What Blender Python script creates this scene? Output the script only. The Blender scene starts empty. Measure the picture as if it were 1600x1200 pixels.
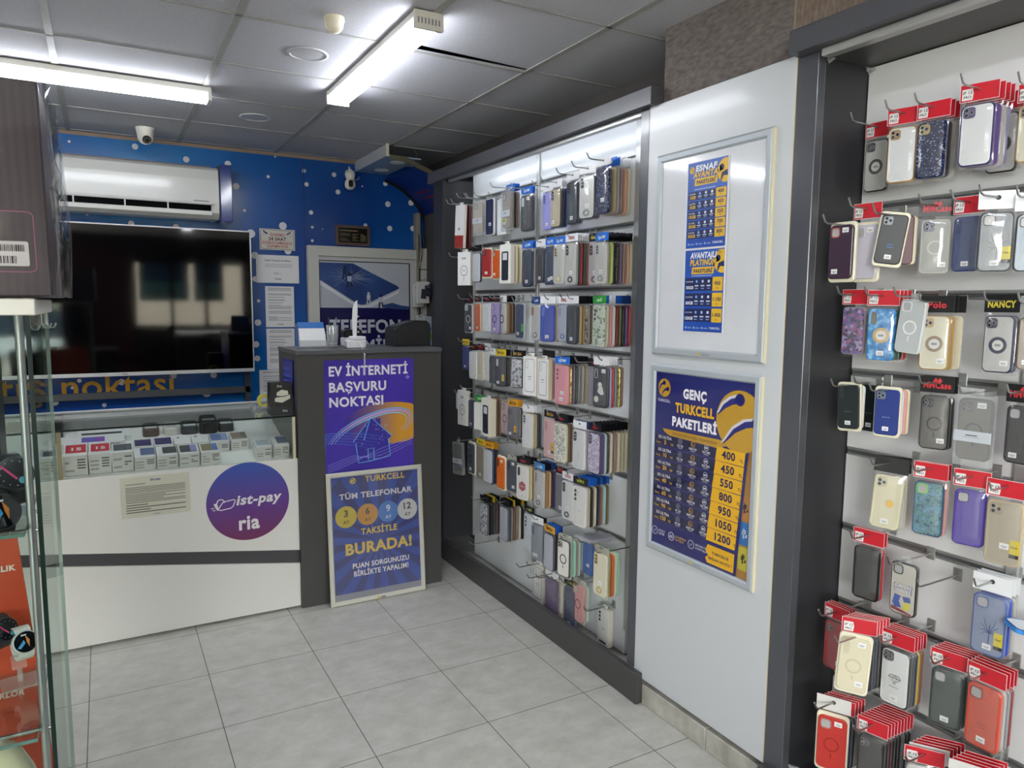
import bpy, math, random
from mathutils import Vector, Matrix

random.seed(7)
scene = bpy.context.scene
COL = scene.collection

# ------------------------------------------------------------------ camera
CAM_H = 1.6
FPX = 1127.6                                   # focal length in pixels of a 1600 wide frame
YAW, PITCH, ROLL = 0.513893, 0.108583, -0.008837
_cy, _sy, _cp, _sp = math.cos(YAW), math.sin(YAW), math.cos(PITCH), math.sin(PITCH)
FWD = Vector((_sy*_cp, _cy*_cp, -_sp))
_r0 = Vector((_cy, -_sy, 0)); _d0 = FWD.cross(_r0)
RIGHT = math.cos(ROLL)*_r0 + math.sin(ROLL)*_d0
DOWN = -math.sin(ROLL)*_r0 + math.cos(ROLL)*_d0
cam_data = bpy.data.cameras.new('camera')
cam = bpy.data.objects.new('camera', cam_data)
COL.objects.link(cam)
cam_data.sensor_fit = 'HORIZONTAL'; cam_data.sensor_width = 36.0
cam_data.lens = FPX/1600*36.0
cam_data.clip_start = 0.02; cam_data.clip_end = 200
cam.matrix_world = Matrix(((RIGHT.x, -DOWN.x, -FWD.x, 0), (RIGHT.y, -DOWN.y, -FWD.y, 0),
                           (RIGHT.z, -DOWN.z, -FWD.z, CAM_H), (0, 0, 0, 1)))
scene.camera = cam

# ------------------------------------------------------------------ world, daylight, exposure
vs = scene.view_settings
vs.view_transform = 'Standard'; vs.look = 'None'; vs.gamma = 1.0; vs.use_curve_mapping = False
vs.exposure = 1.32
SKY_STRENGTH = 17.0
LED_STRENGTH = 13.0
world = bpy.data.worlds.new('sky'); scene.world = world
world.use_nodes = True
_nt = world.node_tree
_bg = _nt.nodes['Background']
_bg.inputs[0].default_value = (1.0, 0.985, 0.96, 1); _bg.inputs[1].default_value = SKY_STRENGTH
_pl = bpy.data.lights.new('shopfront_daylight', 'AREA'); _pl.shape = 'RECTANGLE'
_pl.size = 4.9; _pl.size_y = 2.2; _pl.cycles.is_portal = True
_po = bpy.data.objects.new('shopfront_daylight', _pl); COL.objects.link(_po)
_po.location = (0.2, -2.42, 1.35); _po.rotation_euler = (math.radians(90), 0, 0)
scene.cycles.max_bounces = 9; scene.cycles.diffuse_bounces = 5; scene.cycles.glossy_bounces = 4
scene.cycles.transparent_max_bounces = 24; scene.cycles.transmission_bounces = 6
scene.cycles.sample_clamp_indirect = 4.0
scene.cycles.caustics_reflective = False; scene.cycles.caustics_refractive = False
scene.cycles.use_denoising = True

def at(u, v, axis, val):
    """the point where the ray of frame pixel (u, v) meets the plane axis = val"""
    d = RIGHT*((u-800)/FPX) + DOWN*((v-600)/FPX) + FWD
    o = Vector((0, 0, CAM_H)); i = 'xyz'.index(axis)
    return o + d*((val-o[i])/d[i])

def proj(p):
    q = Vector(p) - Vector((0, 0, CAM_H)); w = q.dot(FWD)
    return 800+FPX*q.dot(RIGHT)/w, 600+FPX*q.dot(DOWN)/w

# ------------------------------------------------------------------ materials
def lin(h):
    if isinstance(h, str):
        h = h.lstrip('#'); h = [int(h[i:i+2], 16) for i in (0, 2, 4)]
    out = []
    for c in h:
        c = c/255.0
        out.append(c/12.92 if c <= 0.04045 else ((c+0.055)/1.055)**2.4)
    return (*out, 1.0)

MATS = {}
def mat(name, col='#808080', rough=0.5, metal=0.0, spec=0.5, emit=0.0, coat=0.0):
    if name in MATS: return MATS[name]
    m = bpy.data.materials.new(name); m.use_nodes = True
    b = m.node_tree.nodes['Principled BSDF']
    b.inputs['Base Color'].default_value = lin(col)
    b.inputs['Roughness'].default_value = rough
    b.inputs['Metallic'].default_value = metal
    b.inputs['Specular IOR Level'].default_value = spec
    if coat:
        b.inputs['Coat Weight'].default_value = coat; b.inputs['Coat Roughness'].default_value = 0.08
    if emit:
        b.inputs['Emission Color'].default_value = lin(col); b.inputs['Emission Strength'].default_value = emit
    MATS[name] = m
    return m

def flat(col, rough=0.45, coat=0.0):
    return mat('plain_%s_%d' % (col.strip('#'), int(rough*100)), col, rough, coat=coat)

def nodes_of(m):
    return m.node_tree.nodes, m.node_tree.links, m.node_tree.nodes['Principled BSDF']

def ramp_mat(name, tex, scale, stops, rough=0.4, coord='Object', detail=3.0, bump=0.0, stretch=(1, 1, 1), interp='LINEAR', coat=0.0, metal=0.0):
    """procedural colour: a noise, voronoi or wave texture through a colour ramp"""
    if name in MATS: return MATS[name]
    m = mat(name, '#808080', rough, coat=coat, metal=metal)
    n, l, b = nodes_of(m)
    tc = n.new('ShaderNodeTexCoord'); mp = n.new('ShaderNodeMapping'); mp.inputs['Scale'].default_value = stretch
    l.new(tc.outputs[coord], mp.inputs[0])
    if tex == 'noise':
        t = n.new('ShaderNodeTexNoise'); t.inputs['Detail'].default_value = detail; out = t.outputs['Fac']
    elif tex == 'voronoi':
        t = n.new('ShaderNodeTexVoronoi'); out = None
    else:
        t = n.new('ShaderNodeTexWave'); out = t.outputs['Fac']
    t.inputs['Scale'].default_value = scale
    l.new(mp.outputs[0], t.inputs['Vector'])
    if out is None:
        sep = n.new('ShaderNodeSeparateColor'); l.new(t.outputs['Color'], sep.inputs[0]); out = sep.outputs[0]
    r = n.new('ShaderNodeValToRGB'); r.color_ramp.interpolation = interp
    e = r.color_ramp.elements
    while len(e) < len(stops): e.new(0.5)
    for k, (p, c) in enumerate(stops):
        e[k].position = p; e[k].color = lin(c)
    l.new(out, r.inputs[0]); l.new(r.outputs[0], b.inputs['Base Color'])
    if bump:
        bp = n.new('ShaderNodeBump'); bp.inputs['Strength'].default_value = bump; bp.inputs['Distance'].default_value = 0.002
        l.new(out, bp.inputs['Height']); l.new(bp.outputs[0], b.inputs['Normal'])
    return m

def see_through(name, tint='#ffffff', gloss=0.12, rough=0.03, haze=0.0, hazecol='#ffffff', edge=0.5):
    """clear sheet: transparent, mirror-like at grazing angles, optionally a little milky"""
    if name in MATS: return MATS[name]
    m = bpy.data.materials.new(name); m.use_nodes = True
    n, l = m.node_tree.nodes, m.node_tree.links
    n.remove(n['Principled BSDF']); out = n['Material Output']
    tr = n.new('ShaderNodeBsdfTransparent'); tr.inputs[0].default_value = lin(tint)
    gl = n.new('ShaderNodeBsdfGlossy'); gl.inputs['Roughness'].default_value = rough
    lw = n.new('ShaderNodeLayerWeight'); lw.inputs[0].default_value = 0.5
    pw = n.new('ShaderNodeMath'); pw.operation = 'POWER'; pw.inputs[1].default_value = 3.0
    ma = n.new('ShaderNodeMath'); ma.operation = 'MULTIPLY_ADD'; ma.inputs[1].default_value = edge; ma.inputs[2].default_value = gloss
    ma.use_clamp = True
    l.new(lw.outputs['Facing'], pw.inputs[0]); l.new(pw.outputs[0], ma.inputs[0])
    mx = n.new('ShaderNodeMixShader')
    l.new(ma.outputs[0], mx.inputs[0]); l.new(gl.outputs[0], mx.inputs[2])
    base = tr.outputs[0]
    if haze:
        df = n.new('ShaderNodeBsdfDiffuse'); df.inputs[0].default_value = lin(hazecol)
        m2 = n.new('ShaderNodeMixShader'); m2.inputs[0].default_value = haze
        l.new(base, m2.inputs[1]); l.new(df.outputs[0], m2.inputs[2]); base = m2.outputs[0]
    l.new(base, mx.inputs[1]); l.new(mx.outputs[0], out.inputs[0])
    MATS[name] = m
    return m

M_PANE = see_through('window_glass', '#f6f8f7', 0.05, 0.0, edge=0.55)
M_EDGE = mat('glass_edge', '#0f211c', 0.3, spec=0.25)
M_BAG = see_through('clear_bag', '#fbfbfb', 0.07, 0.12, 0.05, '#ffffff', 0.35)
M_CLEAR = see_through('clear_plastic', '#f2f4f4', 0.08, 0.06, 0.16, '#ffffff', 0.4)
M_STEEL = mat('hook_steel', '#b9b9b6', 0.28, 1.0)
M_ALU = mat('brushed_aluminium', '#bfc0be', 0.38, 0.85)
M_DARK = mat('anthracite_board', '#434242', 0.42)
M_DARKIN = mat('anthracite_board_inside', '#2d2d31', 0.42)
M_WHITE = mat('white_lacquer', '#e6e6e3', 0.18, coat=0.3)
M_BACK = mat('white_backboard', '#dcdcdc', 0.3)
M_PAPER = mat('white_paper', '#e9e9ea', 0.55)
M_INK = mat('black_ink', '#2a2a2e', 0.6)
M_GREYINK = mat('grey_ink', '#8a8c92', 0.6)
M_BLACK = mat('black_plastic', '#121214', 0.35)
M_CREAM = mat('cream_plastic', '#e2dcc4', 0.35)

# ------------------------------------------------------------------ mesh builder
_TXT = {}
def text_shape(s, bold):
    k = (s, bold)
    if k not in _TXT:
        c = bpy.data.curves.new('lettering', 'FONT'); c.body = s; c.offset = bold; c.resolution_u = 3; c.space_character = 1+bold*2.4
        o = bpy.data.objects.new('lettering', c)
        me = bpy.data.meshes.new_from_object(o)
        vv = [(v.co.x, v.co.y) for v in me.vertices]; ff = [tuple(p.vertices) for p in me.polygons]
        bpy.data.objects.remove(o); bpy.data.curves.remove(c); bpy.data.meshes.remove(me)
        _TXT[k] = (vv, ff)
    return _TXT[k]

def rr(x0, z0, x1, z1, r, n=4):
    """rounded rectangle outline, counter-clockwise seen from the front"""
    r = min(r, (x1-x0)/2-1e-5, (z1-z0)/2-1e-5); p = []
    for cx, cz, a0 in ((x1-r, z0+r, -90), (x1-r, z1-r, 0), (x0+r, z1-r, 90), (x0+r, z0+r, 180)):
        for k in range(n+1):
            a = math.radians(a0+90*k/n); p.append((cx+r*math.cos(a), cz+r*math.sin(a)))
    return p

def circ(cx, cz, r, n=24, rz=None):
    return [(cx+r*math.cos(2*math.pi*k/n), cz+(rz or r)*math.sin(2*math.pi*k/n)) for k in range(n)]

class MB:
    def __init__(s):
        s.v = []; s.f = []; s.m = []; s.sm = []; s.mats = []
    def mi(s, m):
        if m not in s.mats: s.mats.append(m)
        return s.mats.index(m)
    def add(s, vv, ff, m, smooth=False):
        o = len(s.v); i = s.mi(m)
        s.v.extend([tuple(p) for p in vv])
        for f in ff:
            s.f.append(tuple(o+k for k in f)); s.m.append(i); s.sm.append(smooth)
        return s
    def box(s, x0, y0, z0, x1, y1, z1, m):
        v = [(x, y, z) for x in (x0, x1) for y in (y0, y1) for z in (z0, z1)]
        return s.add(v, [(0, 1, 3, 2), (4, 6, 7, 5), (0, 4, 5, 1), (2, 3, 7, 6), (0, 2, 6, 4), (1, 5, 7, 3)], m)
    def bbox(s, x0, y0, z0, x1, y1, z1, m, c=0.004):
        """box with chamfered edges"""
        X, Y, Z = (x0, x1), (y0, y1), (z0, z1)
        v = []; idx = {}
        for i in (0, 1):
            for j in (0, 1):
                for k in (0, 1):
                    sx, sy, sz = (1-2*i)*c, (1-2*j)*c, (1-2*k)*c
                    for a, p in enumerate(((X[i], Y[j]+sy, Z[k]+sz), (X[i]+sx, Y[j], Z[k]+sz), (X[i]+sx, Y[j]+sy, Z[k]))):
                        idx[i, j, k, a] = len(v); v.append(p)
        f = []
        for i in (0, 1): f.append([idx[i, j, k, 0] for j, k in ((0, 0), (1, 0), (1, 1), (0, 1))])
        for j in (0, 1): f.append([idx[i, j, k, 1] for i, k in ((0, 0), (1, 0), (1, 1), (0, 1))])
        for k in (0, 1): f.append([idx[i, j, k, 2] for i, j in ((0, 0), (1, 0), (1, 1), (0, 1))])
        for i in (0, 1):
            for j in (0, 1): f.append([idx[i, j, 0, 0], idx[i, j, 0, 1], idx[i, j, 1, 1], idx[i, j, 1, 0]])
            for k in (0, 1): f.append([idx[i, 0, k, 0], idx[i, 0, k, 2], idx[i, 1, k, 2], idx[i, 1, k, 0]])
        for j in (0, 1):
            for k in (0, 1): f.append([idx[0, j, k, 1], idx[0, j, k, 2], idx[1, j, k, 2], idx[1, j, k, 1]])
        for i in (0, 1):
            for j in (0, 1):
                for k in (0, 1): f.append([idx[i, j, k, 0], idx[i, j, k, 1], idx[i, j, k, 2]])
        return s.add(v, f, m)
    def prism(s, pts, y0, y1, m, side=None, ch=0.0):
        """outline in x, z pushed from the front y0 to the back y1; ch chamfers the front edge"""
        n = len(pts)
        if ch:
            cx = sum(p[0] for p in pts)/n; cz = sum(p[1] for p in pts)/n
            hx = max(abs(p[0]-cx) for p in pts); hz = max(abs(p[1]-cz) for p in pts)
            inn = [(cx+(x-cx)*(1-ch/hx), cz+(z-cz)*(1-ch/hz)) for x, z in pts]
        else: inn = pts
        v = [(x, y0, z) for x, z in inn]
        s.add(v, [tuple(range(n))], m)
        loops = [[(x, y0, z) for x, z in inn]]
        if ch: loops.append([(x, y0+ch, z) for x, z in pts])
        loops.append([(x, y1, z) for x, z in pts])
        vv = [p for lp in loops for p in lp]; ff = []
        for q in range(len(loops)-1):
            for k in range(n):
                k2 = (k+1) % n; ff.append((q*n+k, (q+1)*n+k, (q+1)*n+k2, q*n+k2))
        ff.append(tuple((len(loops)-1)*n+k for k in reversed(range(n))))
        return s.add(vv, ff, side or m)
    def ring(s, outer, inner, y0, y1, m):
        """frame between two outlines with the same number of points"""
        n = len(outer); v = []
        for lp in (outer, inner):
            v += [(x, y0, z) for x, z in lp]; v += [(x, y1, z) for x, z in lp]
        f = []
        for k in range(n):
            q = (k+1) % n
            f += [(k, q, 2*n+q, 2*n+k), (n+k, 3*n+k, 3*n+q, n+q), (k, n+k, n+q, q), (2*n+k, 2*n+q, 3*n+q, 3*n+k)]
        return s.add(v, f, m)
    def tube(s, path, r, m, n=6, smooth=True, cap=True):
        path = [Vector(p) for p in path]; v = []; f = []
        for k, p in enumerate(path):
            t = (path[min(k+1, len(path)-1)]-path[max(k-1, 0)]).normalized()
            a = t.cross(Vector((0, 0, 1)))
            if a.length < 1e-3: a = t.cross(Vector((0, 1, 0)))
            a.normalize(); b = t.cross(a)
            rk = r[k] if isinstance(r, (list, tuple)) else r
            for j in range(n):
                w = 2*math.pi*j/n; v.append(p+a*(rk*math.cos(w))+b*(rk*math.sin(w)))
        for k in range(len(path)-1):
            for j in range(n):
                q = (j+1) % n; f.append((k*n+j, k*n+q, (k+1)*n+q, (k+1)*n+j))
        s.add(v, f, m, smooth)
        if cap: s.add(v[:n], [tuple(range(n))], m); s.add(v[-n:], [tuple(range(n))], m)
        return s
    def lathe(s, prof, m, n=24, c=(0, 0, 0), smooth=True):
        v = []; f = []
        for r, z in prof:
            for j in range(n):
                w = 2*math.pi*j/n; v.append((c[0]+r*math.cos(w), c[1]+r*math.sin(w), c[2]+z))
        for k in range(len(prof)-1):
            for j in range(n):
                q = (j+1) % n; f.append((k*n+j, k*n+q, (k+1)*n+q, (k+1)*n+j))
        return s.add(v, f, m, smooth)
    # prints: thin shapes lying just in front of a face (front is -y)
    def rect(s, x0, z0, x1, z1, m, y=-0.0005):
        return s.add([(x0, y, z0), (x1, y, z0), (x1, y, z1), (x0, y, z1)], [(0, 1, 2, 3)], m)
    def poly(s, pts, m, y=-0.0005):
        return s.add([(x, y, z) for x, z in pts], [tuple(range(len(pts)))], m)
    def band(s, pts, w, m, y=-0.0005):
        """flat stroke of width w (number or list) along points"""
        v = []; n = len(pts)
        for k, p in enumerate(pts):
            a = pts[max(k-1, 0)]; b = pts[min(k+1, n-1)]
            dx, dz = b[0]-a[0], b[1]-a[1]; L = math.hypot(dx, dz) or 1
            wk = (w[k] if isinstance(w, (list, tuple)) else w)/2
            v += [(p[0]-dz/L*wk, y, p[1]+dx/L*wk), (p[0]+dz/L*wk, y, p[1]-dx/L*wk)]
        return s.add(v, [(2*k, 2*k+1, 2*k+3, 2*k+2) for k in range(n-1)], m)
    def text(s, t, x, z, h, m, y=-0.001, align='c', bold=0.02, maxw=None, shear=0.0, minw=None):
        """lettering with cap height h, its baseline at z"""
        vv, ff = text_shape(t, bold); k = h/0.69
        x0 = min(p[0] for p in vv); x1 = max(p[0] for p in vv); w = (x1-x0)*k; kx = k
        if maxw and w > maxw: kx = k*maxw/w; w = maxw
        if minw and w < minw: kx = k*minw/w; w = minw
        ox = x-{'c': w/2, 'l': 0, 'r': w}[align]
        return s.add([(ox+(p[0]-x0)*kx+shear*p[1]*k, y, z+p[1]*k) for p in vv], ff, m)
    def lines(s, x0, z0, x1, z1, n, m, h=0.4, y=-0.0006, seed=1, full=0.8):
        rnd = random.Random(seed); st = (z1-z0)/n
        for k in range(n):
            z = z1-(k+0.5)*st
            if rnd.random() < 0.12: continue
            xe = x0+(x1-x0)*(1 if rnd.random() < full else rnd.uniform(.3, .8))
            s.rect(x0, z-st*h/2, xe, z+st*h/2, m, y)
        return s
    def mesh(s, name):
        me = bpy.data.meshes.new(name)
        me.from_pydata(s.v, [], s.f)
        for m in s.mats: me.materials.append(m)
        me.polygons.foreach_set('material_index', s.m)
        me.polygons.foreach_set('use_smooth', s.sm)
        me.update()
        return me

def link(name, data, parent=None):
    o = bpy.data.objects.new(name, data); COL.objects.link(o)
    if parent is not None: o.parent = parent
    return o
def part(name, mb, parent, label=None, kind=None):
    o = link(name, mb.mesh(name) if isinstance(mb, MB) else mb, parent)
    if label: o['label'] = label
    if kind: o['kind'] = kind
    return o
LABELS = {}
def tag(o, label, cat, group=None):
    o['label'] = label; o['category'] = cat
    if group: o['group'] = group
    LABELS.setdefault(label, []).append(o.name)
    return o
def thing(name, label, cat, loc=(0, 0, 0), rz=0.0, group=None, rot=None):
    o = link(name, None); o.empty_display_size = 0.05
    o.location = loc; o.rotation_euler = rot or (0, 0, rz)
    return tag(o, label, cat, group)
def solo(name, mb, label, cat, loc=(0, 0, 0), rz=0.0, group=None, rot=None):
    o = link(name, mb.mesh(name)); o.location = loc; o.rotation_euler = rot or (0, 0, rz)
    return tag(o, label, cat, group)
def struct(name, mb, parent=None, loc=None):
    o = link(name, mb.mesh(name), parent)
    if parent is None: o['kind'] = 'structure'
    if loc: o.location = loc
    return o
R90 = -math.pi/2                                # turns a front that faces -y to face -x
# ------------------------------------------------------------------ the room
CEIL = 2.62; WALL_Y = 5.2; WALL_X = 2.15; FRONT_Y = -2.4; LEFT_X = -2.7
XK = 1.80                                        # front plane of the long rack
XB = 2.017                                       # its back board
TILE = 0.4475

m_floor = mat('stone_tile_floor', '#b9b9b5', 0.32, spec=0.45)
n, l, b = nodes_of(m_floor)
tc = n.new('ShaderNodeTexCoord'); sep = n.new('ShaderNodeSeparateXYZ'); l.new(tc.outputs['Object'], sep.inputs[0])
def _grout(sock, off):
    a = n.new('ShaderNodeMath'); a.operation = 'SUBTRACT'; a.inputs[1].default_value = off; l.new(sock, a.inputs[0])
    d = n.new('ShaderNodeMath'); d.operation = 'DIVIDE'; d.inputs[1].default_value = TILE; l.new(a.outputs[0], d.inputs[0])
    fr = n.new('ShaderNodeMath'); fr.operation = 'PINGPONG'; fr.inputs[1].default_value = 0.5; l.new(d.outputs[0], fr.inputs[0])
    g = n.new('ShaderNodeMath'); g.operation = 'LESS_THAN'; g.inputs[1].default_value = 0.0036; l.new(fr.outputs[0], g.inputs[0])
    return g.outputs[0]
gx, gy = _grout(sep.outputs[0], 0.326), _grout(sep.outputs[1], 3.2225)
gm = n.new('ShaderNodeMath'); gm.operation = 'MAXIMUM'; l.new(gx, gm.inputs[0]); l.new(gy, gm.inputs[1])
nz = n.new('ShaderNodeTexNoise'); nz.inputs['Scale'].default_value = 9.0; nz.inputs['Detail'].default_value = 9; nz.inputs['Roughness'].default_value = 0.68
mp = n.new('ShaderNodeMapping'); mp.inputs['Scale'].default_value = (1.0, 1.25, 1); l.new(tc.outputs['Object'], mp.inputs[0]); l.new(mp.outputs[0], nz.inputs['Vector'])
cr = n.new('ShaderNodeValToRGB'); e = cr.color_ramp.elements
e[0].position = 0.28; e[0].color = lin('#a9a8a1'); e[1].position = 0.68; e[1].color = lin('#c5c4be')
l.new(nz.outputs[0], cr.inputs[0])
mx = n.new('ShaderNodeMix'); mx.data_type = 'RGBA'; l.new(gm.outputs[0], mx.inputs[0]); l.new(cr.outputs[0], mx.inputs[6])
mx.inputs[7].default_value = lin('#4c4a46'); l.new(mx.outputs[2], b.inputs['Base Color'])
rg = n.new('ShaderNodeMath'); rg.operation = 'MULTIPLY_ADD'; rg.inputs[1].default_value = 0.2; rg.inputs[2].default_value = 0.26
l.new(nz.outputs[0], rg.inputs[0]); l.new(rg.outputs[0], b.inputs['Roughness'])

fl = MB(); fl.box(LEFT_X-.1, FRONT_Y-.1, -0.1, 2.6, WALL_Y+.1, 0, m_floor)
struct('floor', fl)

# ceiling of 60 cm tiles in a metal grid, one tile lifted at its edge
m_tile = ramp_mat('ceiling_tile', 'noise', 90, [(0.3, '#b2b2b8'), (0.7, '#bbbbc1')], 0.8, detail=4)
m_grid = mat('ceiling_grid_metal', '#9a9a95', 0.5)
m_void = mat('dark_void', '#0d0c0b', 0.9)
CX = [-2.533+0.6*k for k in range(8)] + [WALL_X+0.02]
CY = [2.827+0.58*k for k in range(-9, 5)] + [WALL_Y]
cl = MB()
for i in range(len(CX)-1):
    for j in range(len(CY)-1):
        x0, x1, y0, y1 = CX[i], CX[i+1], CY[j], CY[j+1]
        if abs(x0-1.067) < .01 and abs(y1-2.827) < .01:        # the lifted tile leaves a black wedge along its far edge
            cl.add([(x0, y0, CEIL), (x1, y0, CEIL), (x1, y1-.012, CEIL), (x0, y1-.05, CEIL)], [(0, 1, 2, 3)], m_tile)
        else:
            cl.add([(x0, y0, CEIL), (x1, y0, CEIL), (x1, y1, CEIL), (x0, y1, CEIL)], [(0, 1, 2, 3)], m_tile)
cl.box(LEFT_X, FRONT_Y, CEIL+.06, 2.6, WALL_Y+.1, CEIL+.1, m_void)
struct('ceiling', cl)
gr = MB()
for x in CX[1:-1]: gr.box(x-.013, FRONT_Y, CEIL-.004, x+.013, WALL_Y, CEIL+.002, m_grid)
for y in CY[:-1]:
    if abs(y-2.827) < .01:
        gr.box(LEFT_X, y-.006, CEIL-.004, 1.067, y+.006, CEIL+.002, m_grid); gr.box(1.667, y-.006, CEIL-.004, WALL_X, y+.006, CEIL+.002, m_grid)
        gr.box(1.067, y+.02, CEIL-.004, 1.667, y+.034, CEIL+.002, m_grid)
    else: gr.box(LEFT_X, y-.006, CEIL-.004, WALL_X, y+.006, CEIL+.002, m_grid)
struct('ceiling_trim', gr)

# back wall: blue printed cladding with white dots and the yellow writing
m_blue = ramp_mat('blue_wall_print', 'noise', 0.55, [(0.30, '#173b86'), (0.5, '#1a5dac'), (0.72, '#1d84c6')], 0.22, detail=1.0, coord='Object')
m_dot = mat('white_dot_print', '#e4e6ea', 0.3)
m_yel = mat('yellow_wall_lettering', '#e3a91f', 0.4)
m_seam = mat('panel_joint', '#0b2360', 0.5)
bw = MB()
bw.box(LEFT_X-.1, WALL_Y, 0, 2.6, WALL_Y+.12, 2.75, m_blue)
def wall_dot(u, v, r):
    p = at(u, v, 'y', WALL_Y-.001); bw.poly([(x, z) for x, z in circ(p.x, p.z, r, 20)], m_dot, y=WALL_Y-.001)
for u, v, r in [(108, 221, .008), (211, 229, .018), (276, 222, .016), (291, 249, .019), (356, 256, .02), (369, 291, .021), (382, 329, .009),
                (419, 276, .011), (404, 238, .008), (475, 267, .014), (479, 288, .015), (522, 273, .016), (528, 300, .017), (602, 287, .017), (566, 291, .006),
                (606, 319, .021), (642, 317, .021), (486, 332, .015), (488, 355, .010), (504, 358, .004), (488, 376, .010), (571, 352, .014), (609, 357, .02), (645, 357, .02),
                (136, 336, .006), (205, 349, .017), (275, 354, .017), (331, 343, .018), (392, 365, .028), (398, 399, .024), (399, 436, .02), (442, 353, .026),
                (404, 470, .011), (403, 504, .022), (400, 538, .022), (450, 392, .024), (190, 597, .02), (271, 587, .02), (334, 586, .021), (86, 629, .019), (163, 633, .013),
                (323, 614, .028), (113, 606, .009), (124, 595, .012), (402, 560, .02), (430, 245, .006), (560, 262, .008)]:
    wall_dot(u, v, r)
rd = random.Random(3)
for k in range(40):
    bw.poly(circ(rd.uniform(-2.6, -.2), rd.uniform(.7, 2.5), rd.uniform(.008, .028), 16), m_dot, y=WALL_Y-.001)
a = at(272, 616, 'y', WALL_Y)
bw.text('satış noktası', a.x, 1.003, 0.150, m_yel, y=WALL_Y-.0015, align='r', bold=0.012)
sx = at(474, 245, 'y', WALL_Y).x
bw.rect(sx-.003, 0, sx+.003, 2.6, m_seam, y=WALL_Y-.0012)
bw.rect(LEFT_X, 2.598, 1.62, 2.62, mat('raw_panel_edge', '#9a8572', .7), y=WALL_Y-.0013)
struct('wall_back', bw)

m_brown = ramp_mat('brown_textured_paper', 'noise', 34, [(0.3, '#5b534f'), (0.7, '#786f6a')], 0.75, detail=6, bump=0.5, stretch=(1, 1, 2.5))
m_brown2 = ramp_mat('tan_textured_paper', 'noise', 34, [(0.3, '#63554a'), (0.7, '#857465')], 0.75, detail=6, bump=0.5, stretch=(1, 2.5, 1))
wr = MB(); wr.box(WALL_X, FRONT_Y, 0, WALL_X+.1, WALL_Y+.1, 2.75, mat('dark_wall_paint', '#4a4644', .8))
struct('wall_right', wr)
wl = MB(); wl.box(LEFT_X-.1, FRONT_Y, 0, LEFT_X, WALL_Y, 2.75, mat('white_wall_paint', '#e2e2de', .7))
struct('wall_left', wl)

# papered column between the two racks
wc = MB()
wc.box(1.86, 1.573, 0, WALL_X, 2.16, CEIL, m_brown)
wc.box(1.8585, 0.2, 2.405, WALL_X, 1.5725, CEIL, m_brown2)
wc.box(1.857, 1.569, 2.405, 1.8595, 1.577, CEIL, mat('paper_joint', '#8a7d6d', .8))
struct('wall_column', wc)
m_skirt = ramp_mat('stone_skirting', 'noise', 14, [(0.3, '#97948a'), (0.7, '#bdbab2')], 0.45, detail=8)
bb = MB(); bb.bbox(1.829, 1.795, 0, 1.86, 2.15, .082, m_skirt, .003); bb.bbox(1.829, 1.30, 0, 1.86, 1.792, .082, m_skirt, .003)
struct('baseboard_right', bb)

# white board over the column, carrying the two poster frames
wp = MB()
wp.bbox(1.83, 1.535, .103, 1.858, 2.205, 2.346, mat('white_lacquer_board', '#c6c9cd', .3, coat=.12), .0015)
wp.box(1.8295, 1.5332, .103, 1.858, 1.5352, 2.346, mat('cream_board_edge', '#d8cba6', .5))
struct('wall_panel', wp)

# shop front behind the viewer: frames, glass, a parapet and the pavement outside
m_frame = mat('shopfront_frame', '#2b2c30', .35, .3)
wf = MB()
wf.box(LEFT_X-.1, FRONT_Y-.12, 0, -2.25, FRONT_Y, 2.75, m_frame); wf.box(2.35, FRONT_Y-.12, 0, 2.6, FRONT_Y, 2.75, m_frame)
wf.box(-2.25, FRONT_Y-.12, 2.45, 2.35, FRONT_Y, 2.75, m_frame); wf.box(-2.25, FRONT_Y-.12, 0, 2.35, FRONT_Y, .25, m_frame)
for x in (-1.4, .95, 1.45): wf.box(x-.03, FRONT_Y-.1, .25, x+.03, FRONT_Y-.02, 2.45, m_frame)
wf.box(-.55, FRONT_Y-.12, .25, .45, FRONT_Y-.02, 2.45, mat('dark_red_fascia', '#3a1216', .5)); wf.box(.45, FRONT_Y-.12, .25, 2.35, FRONT_Y-.02, 1.25, mat('dark_parapet', '#1d1d20', .6)); wf.box(.45, FRONT_Y-.12, 2.2, 2.35, FRONT_Y-.02, 2.45, mat('dark_parapet', '#1d1d20', .6)); wf.box(2.0, FRONT_Y-.12, 1.25, 2.35, FRONT_Y-.02, 2.2, mat('dark_parapet', '#1d1d20', .6))
struct('wall_front', wf)
wg = MB(); wg.box(-2.25, FRONT_Y-.065, .25, 2.35, FRONT_Y-.055, 2.45, M_PANE)
struct('window_1', wg)
og = MB(); og.box(-14, -22, -.12, 14, FRONT_Y-.12, -.02, mat('street_paving', '#9b978f', .8))
struct('pavement', og)
oh = MB(); oh.box(-14, -22.5, -.1, 14, -22, 5.5, mat('street_facade', '#6b655b', .85))
struct('street_wall', oh)
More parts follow.
